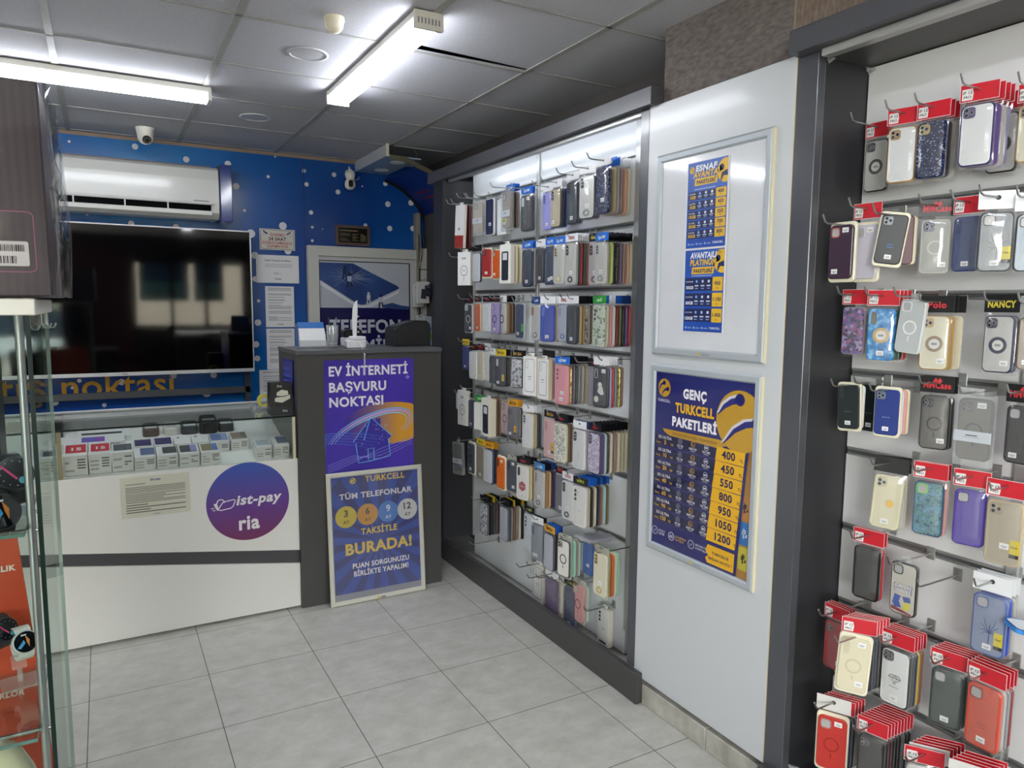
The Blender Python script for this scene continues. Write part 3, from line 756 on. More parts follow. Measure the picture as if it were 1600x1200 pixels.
def topq(g, W, D, h, fx0, fy0, fx1, fy1, m, dz=.0006):
    g.add([(W*fx0, D*fy0, h+dz), (W*fx1, D*fy0, h+dz), (W*fx1, D*fy1, h+dz), (W*fx0, D*fy1, h+dz)], [(0, 1, 2, 3)], m)
def art_red(g, W, D, h):
    topq(g, W, D, h, .1, .22, .95, .9, flat('#c53a44'))
    g2 = MB(); g2.text('15', W*.55, D*.4, D*.24, flat('#f1dfe0'), bold=.03); g.add([(x, z, h+.0012) for x, y, z in g2.v], g2.f, flat('#f1dfe0'))
def art_pic(c, fx0=.08, fx1=.95, fy0=.2, fy1=.9, c2=None):
    def f(g, W, D, h):
        topq(g, W, D, h, fx0, fy0, fx1, fy1, flat(c))
        if c2: topq(g, W, D, h, fx0+(fx1-fx0)*.62, fy0+.05, fx1-.02, fy1-.02, flat(c2), .001)
    return f
def art_dot(c):
    def f(g, W, D, h): topq(g, W, D, h, .2, .7, .36, .85, flat(c))
    return f
zf = .875
for (u0, u1, vf, vb, zt, h, lab, art) in (
        (65, 88, 714, 703, zf, .10, 'white phone box with dark picture lid beyond the beige post', art_pic('#4b5160')),
        (98.5, 136, 710, 693, zf, .10, 'tall white phone box with red lid next to the beige post', art_red),
        (138.5, 173, 707, 691, zf, .10, 'tall white phone box with red lid, second from the beige post', art_red),
        (174.5, 208, 704.5, 692, zf, .10, 'tall white phone box with dark grey lid picture', art_pic('#5c6068')),
        (209.5, 243.5, 713, 699, zf, .07, 'flat white phone box showing a blue phone near the grey-lidded box', art_pic('#5a6e93', .3, .98)),
        (244.5, 278, 710, 697, zf, .07, 'flat white phone box showing a dark green phone', art_pic('#434a4c', .3, .98)),
        (279.5, 312, 707, 694, zf, .07, 'white phone box with a black and lilac lid', art_pic('#3d4046', .06, .9, .15, .9, '#8f93c9')),
        (313, 345, 704.5, 692, zf, .07, 'white phone box with an olive and blue lid', art_pic('#8a8360', .06, .9, .15, .9, '#5f78b8')),
        (399, 425, 697, 686, zf, .07, 'white phone box with pale blue lid near the cream corner post', art_pic('#aebcc4')),
        (426, 452.5, 694, 681, zf, .07, 'white phone box with slate lid at the cream corner post', art_pic('#5d6d8a', .3, .98))):
    carton(u0, u1, vf, vb, zt, h, lab, art)
zs = .865
for (u0, u1, vf, vb, lab, art) in (
        (209, 239, 697, 686, 'white phone box with navy lid, behind the blue phone box', art_pic('#3b4270', .06, .94, .1, .9)),
        (240.5, 271, 694.5, 683, 'white phone box with navy lid, behind the green phone box', art_pic('#3b4270', .06, .94, .1, .9)),
        (272, 299, 692, 681, 'plain white phone box with a small dark mark, middle row', art_dot('#55607a')),
        (300, 327, 690, 679, 'plain white phone box beside the blue photo box', art_dot('#5a6480')),
        (328, 359, 688, 677, 'white phone box with blue sky photo lid, middle row', art_pic('#667aa8', .05, .95, .08, .95, '#93a6cc')),
        (360, 389, 685.5, 675, 'white phone box with brown photo lid, middle row', art_pic('#8c8073', .05, .95, .08, .95, '#6f655c'))):
    carton(u0, u1, vf, vb, zs, .06, lab, art)
carton(95, 196, 691, 683, .89, .05, 'long white carton with yellow to violet label on its lid', art_pic('#6c62b8', .32, .68, .1, .75, '#8e58b4'), name='long_carton', grp='long cartons in the glass counter')
carton(119, 204, 682, 672, .895, .03, 'long white carton with a dark stripe, behind the violet-label carton', art_pic('#45474b', .1, .85, .3, .52), name='long_carton', grp='long cartons in the glass counter')
def earbud(u0, u1, v, lab, col, h=.045):
    y0 = on_shelf((u0+u1)/2, v).y
    a, b_ = at(u0, v, 'z', shelf_z(y0)), at(u1, v, 'z', shelf_z(y0)); W = b_.x-a.x
    t = thing('earbud_case', lab, 'earbud case', (a.x, y0, shelf_z(y0)+.0008), rot=(TILT, 0, 0), group='earbud cases in the glass counter')
    g = MB(); pts = rr(0, 0, W, .1, .02, 4)
    nn = len(pts); vv = [(x, y, 0) for x, y in pts]+[(x, y, h*.8) for x, y in pts]+[(W/2+(x-W/2)*.9, .05+(y-.05)*.9, h) for x, y in pts]
    g.add(vv, [(q*nn+k, q*nn+(k+1) % nn, (q+1)*nn+(k+1) % nn, (q+1)*nn+k) for q in (0, 1) for k in range(nn)]+[tuple(range(2*nn, 3*nn))], flat(col, .3)); part('shell', g, t)
    g = MB(); topq(g, W, .1, h, .15, .12, .85, .4, flat('#c9cbcf' if col != '#e2e2de' else '#bfc2bf')); part('label_strip', g, t)
for q in ((223, 250, 683, 'grey earbud case, first of the back row', '#5d5a55'), (256, 281, 681, 'white earbud case in the back row', '#e2e2de'), (283, 311, 679, 'dark earbud case with silver strip beside the white one', '#45474a'),
          (312, 341, 678, 'tall black earbud case with silver strip', '#2f2d2e', .075), (341, 367, 675, 'dark earbud case with silver strip at the back row end', '#3d3f41')):
    earbud(*q)

# things standing on the glass
p = at(413, 640, 'z', GT)
t = thing('tape_dispenser', 'clear dispenser with a yellow tape roll on the glass counter top', 'dispenser', (p.x-.06, p.y, GT))
g = MB(); g.bbox(0, 0, 0, .13, .09, .018, M_CLEAR, .003); part('tray', g, t)
g = MB(); g.ring(circ(.065, .045, .035, 24), circ(.065, .045, .02, 24), .02, .05, mat('yellow_tape', '#d6cf5a', .3)); part('tape_roll', g, t)
a, b_ = at(424, 650, 'z', GT), at(462, 648, 'z', GT)
W = b_.x-a.x; t = thing('dispenser_carton', 'small black carton with a white picture on the glass counter beside the desk', 'box', (a.x, a.y+.005, GT))
zt_ = at(440, 598, 'y', a.y+.03).z-GT
g = MB(); g.add([(0, 0, 0), (W, 0, 0), (W, .10, 0), (0, .10, 0), (0, .015, zt_*.25), (W, .015, zt_*.25), (W*.92, .03, zt_), (W*.92, .1, zt_), (.004, .1, zt_), (.004, .03, zt_)],
                [(0, 1, 5, 4), (4, 5, 6, 9), (9, 6, 7, 8), (0, 4, 9, 8, 3), (1, 2, 7, 6, 5), (3, 8, 7, 2)], M_BLACK); part('carton', g, t)
g = MB(); sl = .015/(zt_*.75)
def F(x, z): return (x, .015+(z-zt_*.25)*sl-.0012, z)
mwp = flat('#cfcdbd')
for pts in ([(.2, .42), (.5, .38), (.85, .5), (.85, .62), (.6, .56), (.3, .55), (.2, .52)], [(.28, .6), (.55, .58), (.78, .62), (.76, .74), (.5, .78), (.3, .7)]):
    g.add([F(W*x, zt_*z) for x, z in pts], [tuple(range(len(pts)))], mwp)
tt = MB(); tt.text('lira', W*.42, zt_*.86, .012, mwp); g.add([F(x, z) for x, y, z in tt.v], tt.f, mwp)
tt = MB(); tt.text('lira', W*.6, zt_*.10, .012, mwp); g.add([(x, .004, z) for x, y, z in tt.v], tt.f, mwp)
part('print', g, t)

# ------------------------------------------------------------------ tall desk
DY, DX0, DX1, DZ, DD = 3.721, .843, 1.640, 1.361, .43
t = thing('reception_desk', 'tall dark grey desk with posters on its front', 'desk', (0, 0, 0))
g = MB(); g.bbox(DX0, DY, 0, DX1, DY+.02, DZ-.022, M_DARK, .001); part('front_panel', g, t)
g = MB(); g.bbox(DX0, DY+.02, 0, DX0+.02, DY+DD, DZ-.022, M_DARK, .001); part('side_panel', g, t)
g = MB(); g.bbox(DX1-.02, DY+.02, 0, DX1, DY+DD, DZ-.022, M_DARK, .001); part('side_panel', g, t)
g = MB(); g.bbox(DX0-.004, DY-.006, DZ-.022, DX1+.004, DY+DD, DZ, mat('desk_top_grey', '#55565a', .35), .0015); part('desktop', g, t)
# flyer on the left flank
t = thing('flyer', 'dark blue flyer on the side of the tall desk above the glass counter', 'flyer', (DX0-.0015, DY+.06, 1.09), math.pi/2)
t.rotation_euler = (0, 0, R90); t.location = (DX0-.0015, DY+.32, 1.07)
g = MB(); g.box(0, -.0005, 0, .26, .001, .235, flat('#2a2f8e', .3)); part('sheet', g, t)
g = MB(); g.rect(.235, .0, .258, .235, flat('#dcdfee')); g.lines(.03, .03, .22, .2, 5, flat('#5560c0'), .5); part('print', g, t)

# poster on the desk front
m_pp = ramp_mat('violet_poster_print', 'noise', 2.2, [(.25, '#2c1f86'), (.55, '#4a35ad'), (.8, '#3a2f9e')], .3, detail=1.5)
px0, px1 = .980, 1.474; pz1 = 1.307; W = px1-px0; pz0 = .64; H = pz1-pz0
t = thing('poster', 'violet home internet poster with a glowing house on the tall desk', 'poster', (px0, DY-.0015, pz0))
g = MB(); g.box(0, -.0006, 0, W, .001, H, m_pp); part('sheet', g, t)
g = MB(); VH = .605
def Q(fx, fy): return (fx*W, H-fy*VH)
oc = circ(*Q(.72, .58), W*.52, 48, .115); oc = [(min(x, W-.001), z) for x, z in oc]
m_of = mat('orange_fade_print', '#c98f33', .35)
n, l, b = nodes_of(m_of)
tc = n.new('ShaderNodeTexCoord'); sp = n.new('ShaderNodeSeparateXYZ'); l.new(tc.outputs['Object'], sp.inputs[0])
mr_ = n.new('ShaderNodeMapRange'); mr_.inputs[1].default_value = W*.2; mr_.inputs[2].default_value = W; l.new(sp.outputs[0], mr_.inputs[0])
cr = n.new('ShaderNodeValToRGB'); e = cr.color_ramp.elements
e[0].position = 0.05; e[0].color = lin('#3f3099'); e[1].position = .8; e[1].color = lin('#d59a2c'); x_ = e.new(.4); x_.color = lin('#80607c')
l.new(mr_.outputs[0], cr.inputs[0]); l.new(cr.outputs[0], b.inputs['Base Color'])
g.poly(oc, m_of, y=-.001)
mt = flat('#ece9f2', .4)
for s_, fy, fx1 in (('EV İNTERNETİ', .135, .93), ('BAŞVURU', .275, .68), ('NOKTASI', .405, .645)):
    x, z = Q(.05, fy); g.text(s_, x, z, .048, mt, y=-.002, align='l', bold=.032, maxw=(fx1-.05)*W, minw=(fx1-.05)*W)
mh = flat('#3a2f9c', .3); mc = flat('#6fb9ee', .3)
g.poly([Q(.36, .92), Q(.33, .74), Q(.30, .73), Q(.50, .515), Q(.56, .55), Q(.56, .53), Q(.61, .53), Q(.61, .6), Q(.74, .7), Q(.70, .72), Q(.72, .88), Q(.5, .91)], mh, y=-.0013)
for pl_ in ([(.30, .73), (.50, .515), (.74, .7)], [(.33, .74), (.36, .92), (.5, .91), (.72, .88), (.70, .72)], [(.5, .515), (.42, .72)], [(.47, .9), (.465, .8), (.53, .795), (.535, .9)]):
    g.band([Q(*p_) for p_ in pl_], .0045, mc, y=-.0016)
rd = random.Random(9)
for k in range(46):
    fx, fy = rd.uniform(.36, .7), rd.uniform(.58, .88); x, z = Q(fx, fy)
    g.poly(circ(x, z, rd.uniform(.0012, .003), 6), flat('#b9b6e6'), y=-.0016)
def arc(cx, cy, rx, ry, a0, a1, w, m, y, tilt=0):
    P_ = []
    for k in range(29):
        a_ = math.radians(a0+(a1-a0)*k/28); dx, dy = rx*math.cos(a_), ry*math.sin(a_)
        P_.append(Q(cx+dx*math.cos(tilt)-dy*math.sin(tilt), cy+dx*math.sin(tilt)+dy*math.cos(tilt)))
    ww = [w*(.25+math.sin(math.pi*k/28)) for k in range(29)]
    P_ = [(min(max(x, .001), W-.001), z) for x, z in P_]
    g.band(P_, ww, m, y)
for k, (rx, ry, w) in enumerate(((.5, .17, .006), (.47, .15, .010), (.43, .13, .005))):
    arc(.5, .66, rx, ry, 200, 400, w, flat(('#7fb4f0', '#c7a6e0', '#8fd0f5')[k], .3), -.0017-.0001*k, -.28)
for k in range(5): arc(.1+.05*k, .93-.02*k, .75, .2, 190+6*k, 300, .003, flat('#4f77d8', .3), -.0017-.0001*k, .1)
for k in range(4): g.band([Q(.02, .92+.02*k), Q(.3, .85+.02*k), Q(.6, .9-.03*k), Q(.98, .78-.02*k)], .0025, flat('#8d8de8', .3), y=-.0018)
g.poly([Q(.93, .15), Q(.96, .17), Q(.93, .19), Q(.90, .17)], flat('#8a7fe0'), y=-.0016)
part('print', g, t)

# snap frame leaning on the desk
def snap_frame(mb, W, H, w, m, d=.012):
    """four mitred aluminium sides with a raised rounded profile"""
    o = [(0, 0), (W, 0), (W, H), (0, H)]; i1 = [(w*.25, w*.25), (W-w*.25, w*.25), (W-w*.25, H-w*.25), (w*.25, H-w*.25)]
    i2 = [(w*.8, w*.8), (W-w*.8, w*.8), (W-w*.8, H-w*.8), (w*.8, H-w*.8)]; i3 = [(w, w), (W-w, w), (W-w, H-w), (w, H-w)]
    loops = [(o, .002), (o, -d*.5), (i1, -d), (i2, -d), (i3, -d*.45), (i3, .002)]
    for k in range(len(loops)-1):
        (A, ya), (B_, yb) = loops[k], loops[k+1]
        mb.add([(x, ya, z) for x, z in A]+[(x, yb, z) for x, z in B_], [(j, (j+1) % 4, 4+(j+1) % 4, 4+j) for j in range(4)], m)
m_snap = mat('snap_frame_silver', '#b3b9bf', .5, .25)
m_snapc = mat('snap_frame_champagne', '#c9c7bc', .45, .25)
W, H = .538, .712
t = thing('snap_frame', 'silver framed blue instalment poster standing on floor against the tall desk', 'poster frame', (.976, 3.655, .001), rot=(math.radians(-4.6), 0, 0))
g = MB(); snap_frame(g, W, H, .026, m_snapc); g.rect(W*.47, .006, W*.5, .016, flat('#c9a53a'), y=-.0125); g.rect(W*.505, .007, W*.56, .015, flat('#5d6470'), y=-.0125); part('frame', g, t)
m_bl = ramp_mat('blue_poster_print', 'noise', 1.5, [(.3, '#22409c'), (.7, '#2a52b4')], .25, detail=1)
g = MB(); g.box(.02, -.003, .02, W-.02, .001, H-.02, m_bl); part('sheet', g, t)
g = MB(); md = flat('#1f2f78', .25)
cx, cz = W*.52, H*.46
for k in range(18):
    a0 = 2*math.pi*k/18; a1 = a0+math.pi/18; P_ = []
    for a_ in (a0, a1):
        c, s_ = math.cos(a_), math.sin(a_); tmx = min(((W-.028-cx) if c > 0 else (cx-.028))/max(abs(c), 1e-6), ((H-.028-cz) if s_ > 0 else (cz-.028))/max(abs(s_), 1e-6)); P_.append((cx+c*tmx, cz+s_*tmx))
    g.poly([(cx, cz), P_[0], P_[1]], md, y=-.0034)
g.rect(.026, .026, W-.026, .06, flat('#8f9196', .3), y=-.0036)
def FQ(fx, fy): return fx*W, H-fy*H
my, mw2 = flat('#e8c64a', .4), flat('#eceae4', .4)
x, z = FQ(.60, .088); g.text('TURKCELL', x, z, .030, my, y=-.0042, maxw=.225, minw=.225, bold=.03)
def shell_logo(g, x, z, r, my_, mb_, y):
    """yellow disc with two curved dark feelers ending in knobs"""
    g.poly(circ(x, z, r, 28), my_, y=y)
    for (kx, kz), path in (((-.1, .55), [(-.1, .55), (-.45, .42), (-.72, .1), (-.86, -.35)]), ((.62, -.1), [(.62, -.1), (.2, -.2), (-.15, -.5), (-.35, -.9)])):
        g.poly(circ(x+kx*r, z+kz*r, r*.2, 14), mb_, y=y-.0003)
        g.band([(x+a_*r, z+c_*r) for a_, c_ in path], [.26*r, .2*r, .14*r, .04*r], mb_, y=y-.0003)
x, z = FQ(.265, .072); shell_logo(g, x, z, .017, my, md, -.0042)
x, z = FQ(.505, .205); g.text('TÜM TELEFONLAR', x, z, .029, mw2, y=-.0042, maxw=.41, minw=.41, bold=.03)
for fx, s_, c, ct in ((.185, '3', '#d9c22c', '#3a3a30'), (.405, '6', '#d99a33', '#4a3a24'), (.622, '9', '#3d7fca', '#e6eaf0'), (.828, '12', '#dcdcd6', '#2c2f3c')):
    x, z = FQ(fx, .338); g.poly(circ(x, z, .058, 32), flat(c, .35), y=-.0040)
    g.text(s_, x, z+.002, .034, flat(ct), y=-.0046, bold=.03); g.text('AY', x, z-.037, .018, flat(ct), y=-.0046, bold=.02)
x, z = FQ(.52, .487); g.text('TAKSİTLE', x, z, .032, my, y=-.0042, bold=.03, maxw=.205, minw=.205)
x, z = FQ(.515, .625); g.text('BURADA!', x, z, .056, my, y=-.0042, bold=.04, maxw=.375, minw=.375)
x, z = FQ(.53, .735); g.text('PUAN SORGUNUZU', x, z, .026, mw2, y=-.0042, bold=.03, maxw=.32, minw=.32)
x, z = FQ(.53, .795); g.text('BİRLİKTE YAPALIM!', x, z, .026, mw2, y=-.0042, bold=.03, maxw=.31, minw=.31)
part('print', g, t)
g = MB(); g.box(.024, -.0052, .024, W-.024, -.0048, H-.024, see_through('poster_film', '#f7f7fa', .035, .12, .03, '#ffffff', .25)); part('cover_film', g, t)

# ------------------------------------------------------------------ things on the desk
p0, p1 = at(450, 541, 'z', DZ), at(496, 541, 'z', DZ)
W = p1.x-p0.x
t = thing('card_holder', 'business card holder full of blue and white cards on the tall desk', 'card holder', (p0.x, 3.86, DZ))
g = MB(); g.bbox(0, 0, 0, W, .08, .012, M_CLEAR, .002); g.box(0, 0, .0, W, .003, .045, M_CLEAR); g.add([(0, .076, 0), (W, .076, 0), (W, .10, .13), (0, .10, .13)], [(0, 1, 2, 3)], M_CLEAR); part('holder', g, t)
for k in range(5):
    g = MB(); yy = .012+.011*k; hh = .055+.016*k
    g.add([(.006, yy, .012), (W-.006, yy, .012), (W-.006, yy+.012, hh+.02), (.006, yy+.012, hh+.02), (.006, yy+.004, .012), (W-.006, yy+.004, .012), (W-.006, yy+.016, hh+.02), (.006, yy+.016, hh+.02)], [(0, 1, 2, 3), (4, 5, 6, 7), (3, 2, 6, 7), (0, 3, 7, 4), (1, 2, 6, 5)], M_PAPER if k < 3 else flat('#3c77bf'))
    g.add([(.02, yy+.0112, hh+.008), (W-.02, yy+.0112, hh+.008), (W-.02, yy+.0118, hh+.014), (.02, yy+.0118, hh+.014)], [(0, 1, 2, 3)], flat('#c3cad6') if k >= 3 else flat('#6f93c4'))
    solo('business_card', g, ['white business card, foremost in the desk holder', 'white business card second from front in the desk holder', 'white business card in the middle of the desk holder', 'blue business card second from back in the desk holder', 'blue business card, rearmost in the desk holder'][k], 'card', (p0.x, 3.86, DZ), group='business cards in the holder')
p0, p1 = at(498, 542, 'z', DZ), at(519, 542, 'z', DZ); r = (p1.x-p0.x)/2
t = thing('glass_tumbler', 'clear glass tumbler holding pens on the tall desk', 'glass', ((p0.x+p1.x)/2, 3.86, DZ))
g = MB(); g.lathe([(.0005, .001), (r*.8, .001), (r*.82, .012), (r*1.0, .125), (r*.94, .125), (r*.76, .018), (.0005, .016)], M_CLEAR, 12); part('tumbler', g, t)
g = MB(); g.lathe([(r*.7, .012), (r*.72, .02), (r*.75, .03), (.0005, .03)], flat('#77776f', .3), 12); part('bottom_disc', g, t)
for k, (dx, dy, c, nm) in enumerate(((-.008, .004, '#3a3c42', 'dark'), (.01, .0, '#8b8f96', 'silver'))):
    g = MB(); g.tube([(dx, dy, .032), (dx*2.2, dy, .165)], .004, flat(c)); solo('pen', g, nm+' pen standing in the glass tumbler', 'pen', ((p0.x+p1.x)/2, 3.86, DZ), group='pens in the tumbler')
m_st = mat('white_stand', '#e4e4e6', .35)
p = at(540, 541, 'z', DZ); sc_ = (at(550, 541, 'z', DZ).x-at(530, 541, 'z', DZ).x)/.1
t = thing('phone_stand', 'white phone display stand with a tall blade shaped back on the tall desk', 'stand', (p.x-.004, 3.80, DZ))
g = MB(); g.bbox(-.05, -.0, 0, .052, .075, .045, m_st, .006); g.bbox(-.03, .0, .045, .05, .06, .065, m_st, .004); part('base', g, t)
g = MB(); g.prism([(-.013, .055), (.004, .055), (.012, .2), (.012, .258), (.002, .25), (-.012, .215), (-.017, .15)], .02, .034, m_st, ch=.002); part('blade', g, t)
g = MB()
path = [(.012, .03, .2), (.016, .03, .15), (.015, .03, .08)]
for k in range(9): g.bbox(.011, .022, .07+.014*k, .020, .034, .078+.014*k, m_st if k % 2 else M_BLACK, .001)
part('charging_contacts', g, t)
g = MB(); pts = []
for k in range(60):
    s_ = k/59; a_ = k*1.5; zc = .03-.16*s_; yc = -.004-.03*min(1, s_*8)-.055*min(1, s_*3)
    pts.append((.012+.004*math.cos(a_), yc+.004*math.sin(a_), zc))
g.tube(pts, .0022, m_st, 5); part('coiled_cord', g, t)
p = at(520, 537, 'z', DZ)
t = thing('payment_terminal', 'small black card reader on a white base behind the white stand', 'card reader', (p.x+.005, 3.99, DZ))
g = MB(); g.bbox(-.03, -.03, 0, .06, .08, .05, m_st, .006); g.rect(-.024, .015, -.004, .035, M_INK, y=-.031); part('base', g, t)
g = MB(); g.bbox(-.03, .0, .05, .075, .07, .095, M_BLACK, .008); part('reader', g, t)
p0, p1 = at(613, 541, 'z', DZ), at(671, 540, 'z', DZ); W = p1.x-p0.x
t = thing('receipt_printer', 'black receipt printer with sloping lid on the tall desk', 'printer', (p0.x, 3.90, DZ))
hz = at(650, 501, 'y', 3.93).z-DZ; hf = at(615, 512, 'y', 3.93).z-DZ
pr = [(0, 0), (W, 0), (W, hz*.55), (W*.985, hz*.85), (W*.9, hz), (W*.6, hz*1.0), (W*.5, hz*.96), (.012, hf*1.02), (0, hf*.9)]
g = MB(); g.prism(pr, 0, .16, mat('printer_black', '#1b1b1d', .4), ch=.006); part('body', g, t)
g = MB(); g.prism([(.02, hf*1.0), (W*.45, hz*.93), (W*.45, hz*.97), (.02, hf*1.06)], .03, .13, mat('printer_lid', '#3a3b3d', .25)); part('lid', g, t)
g = MB(); g.box(.001, .02, hf*.15, -.001, .14, hf*.5, M_INK); part('paper_slot', g, t)
# ------------------------------------------------------------------ glass show case at the very near side
TX = -.0957; TY0, TY1 = 1.288, 1.690; TLX = -.62; TZ = 1.579
t = thing('glass_showcase', 'tall glass show case with metal rods and glass shelves, carrying the dark carton', 'show case', (0, 0, 0))
M_TOW = see_through('showcase_glass', '#f2f6f4', 0.02, 0.0, edge=0.22)
g = MB(); g.box(TX-.006, TY0, .12, TX, TY1, TZ, M_TOW); g.box(TX-.0062, TY0-.0008, .12, TX+.0002, TY0, TZ, M_EDGE); g.box(TX-.0062, TY1, .12, TX+.0002, TY1+.0008, TZ, mat('glass_edge_pale', '#a9bab2', .2)); part('side_pane', g, t, 'clear glass side')
g = MB(); g.box(TLX, TY0+.002, .12, TX-.012, TY0+.007, TZ, M_TOW); part('front_pane', g, t, 'clear glass front')
g = MB(); g.box(TLX, TY1-.007, .12, TX-.012, TY1-.002, TZ, M_TOW); part('rear_pane', g, t, 'clear glass back')
g = MB(); g.bbox(TLX, TY0, TZ, -.0886, 1.70, 1.603, mat('showcase_cornice', '#d6d6ce', .4), .0015); part('cornice', g, t)
g = MB(); g.bbox(TLX, TY0, 0, -.09, 1.70, .12, mat('showcase_plinth', '#d6d6ce', .4), .002); part('plinth', g, t)
for x, y in ((-.119, 1.395), (-.57, 1.395)):
    g = MB(); g.tube([(x, y, .12), (x, y, TZ)], .0062, mat('rod_aluminium', '#a9abae', .3, .9), 12); part('rod', g, t)
for zz in (1.233, .887, .62):
    g = MB(); g.box(TLX+.02, 1.35, zz-.005, -.126, 1.62, zz, M_PANE); g.box(TLX+.02, 1.349, zz-.0055, -.126, 1.35, zz+.0003, mat('shelf_edge_green', '#5d7d78', .2)); g.box(-.1262, 1.35, zz-.0055, -.1255, 1.62, zz+.0003, mat('shelf_edge_green', '#5d7d78', .2)); part('glass_shelf', g, t, 'clear glass shelf')
    g = MB(); g.tube([(TLX+.02, 1.395, zz-.009), (-.108, 1.395, zz-.009)], .0035, M_STEEL); part('shelf_bracket', g, t)
for k, (x, y) in enumerate(((-.112, 1.50), (-.10, 1.585), (-.095, 1.63))):
    g = MB(); g.tube([(x, y, TZ), (x, y, TZ-.02), (x+.004, y-.006, TZ-.028), (x+.012, y-.012, TZ-.028), (x+.016, y-.014, TZ-.02)], .0014, M_STEEL)
    solo('wire_hook', g, ('small wire hook under the show case top, nearest the rod', 'small wire hook under the show case top, middle one', 'small wire hook under the show case top, farthest')[k], 'hook', group='wire hooks under the show case top')

# carton on top, wrapped in clear film
m_cart = ramp_mat('dark_carton_print', 'wave', 26, [(.35, '#31252c'), (.55, '#3b2e35')], .35, stretch=(1, .001, .001), detail=0)
t = thing('wrapped_carton', 'big dark purple carton in shiny clear film on the show case', 'carton', (-.0625, 1.33, 1.607), rot=(0, math.radians(-.8), 0))
CW, CD_, CH = .52, .43, .325
g = MB(); g.bbox(-CW, 0, 0, -.004, CD_, CH-.004, m_cart, .003); part('carton', g, t)
g = MB(); mk = flat('#a8567f', .35)
ob = rr(-CW*.9, .1, -.055, .235, .008, 4)
ob = rr(-.5, .037, -.022, .128, .008, 4); ib = rr(-.4988, .0382, -.0232, .1268, .007, 4); g.ring(ob, ib, -.0008, -.0002, mk)
part('print', g, t)
g = MB(); g.prism(rr(-.32, .046, -.031, .083, .003), -.0016, -.0002, flat('#d9d6d2', .4))
rd = random.Random(2); x = -.2
while x < -.036:
    w_ = rd.choice((.0008, .0014, .002)); g.rect(x, .068, x+w_, .078, M_INK, y=-.0022); x += w_+rd.choice((.001, .0016))
x = -.16
while x < -.048:
    w_ = rd.choice((.0008, .0016, .0024)); g.rect(x, .05, x+w_, .061, M_INK, y=-.0022); x += w_+rd.choice((.0012, .002))
part('barcode_label', g, t)
m_film = see_through('shrink_film', '#f0f0f2', .045, .08, .015, '#ffffff', .4)
g = MB(); rd = random.Random(4)
NY, NZ = 10, 12
def wob(): return rd.uniform(-.004, .004)
vv = []
for i in range(NZ+1):
    for j in range(NY+1): vv.append((.004+rd.uniform(-.004, .008), CD_*j/NY, CH*i/NZ))
g.add(vv, [(i*(NY+1)+j, i*(NY+1)+j+1, (i+1)*(NY+1)+j+1, (i+1)*(NY+1)+j) for i in range(NZ) for j in range(NY)], m_film, True)
vv = []
for i in range(13):
    for j in range(17): vv.append((-CW+(CW+.006)*j/16, -.004+rd.uniform(-.0022, .001), CH*i/12))
g.add(vv, [(i*17+j, i*17+j+1, (i+1)*17+j+1, (i+1)*17+j) for i in range(12) for j in range(16)], m_film, True)
g.add([(-CW, 0, CH+.002), (.004, 0, CH+.001), (.006, CD_, CH+.002), (-CW, CD_, CH+.001)], [(0, 1, 2, 3)], m_film)
part('film', g, t, 'shiny clear film')
for y in (0, CD_):
    g = MB(); g.tube([(.004, y, 0), (.008+wob(), y, CH*.4), (.004, y, CH)], [.004, .003, .003], m_film, 6); part('film_seam', g, t)

# orange product stand standing behind the show case glass
def on(u, v, y): return at(u, v, 'y', y)
yb = 1.655
a, b_, c = on(27, 842, yb), on(54, 984, yb), on(85.5, 1197, yb)
dxz = (c.x-a.x)/(c.z-a.z)
t = thing('product_stand', 'orange red cardboard stand with white product words inside the show case', 'display stand', (0, yb, 0))
m_or = ramp_mat('orange_card', 'noise', 4, [(.3, '#b23a1c'), (.7, '#c64f2c')], .4, detail=2)
zb_ = .125; xb_ = a.x+dxz*(zb_-a.z)
g = MB(); g.prism([(-.57, zb_), (xb_, zb_), (a.x, a.z), (a.x-.004, a.z+.006), (-.53, a.z+.006)], 0, .006, m_or); part('card', g, t)
g = MB(); mlt = flat('#e2d6cc', .4)
p = on(25, 890, yb); g.text('KULAKLIK', p.x, p.z, .0105, mlt, y=-.001, align='r', bold=.04)
p = on(39, 1084, yb); g.text('HOPARLÖR', p.x, p.z, .0105, mlt, y=-.001, align='r', bold=.04, shear=.1); part('lettering', g, t)

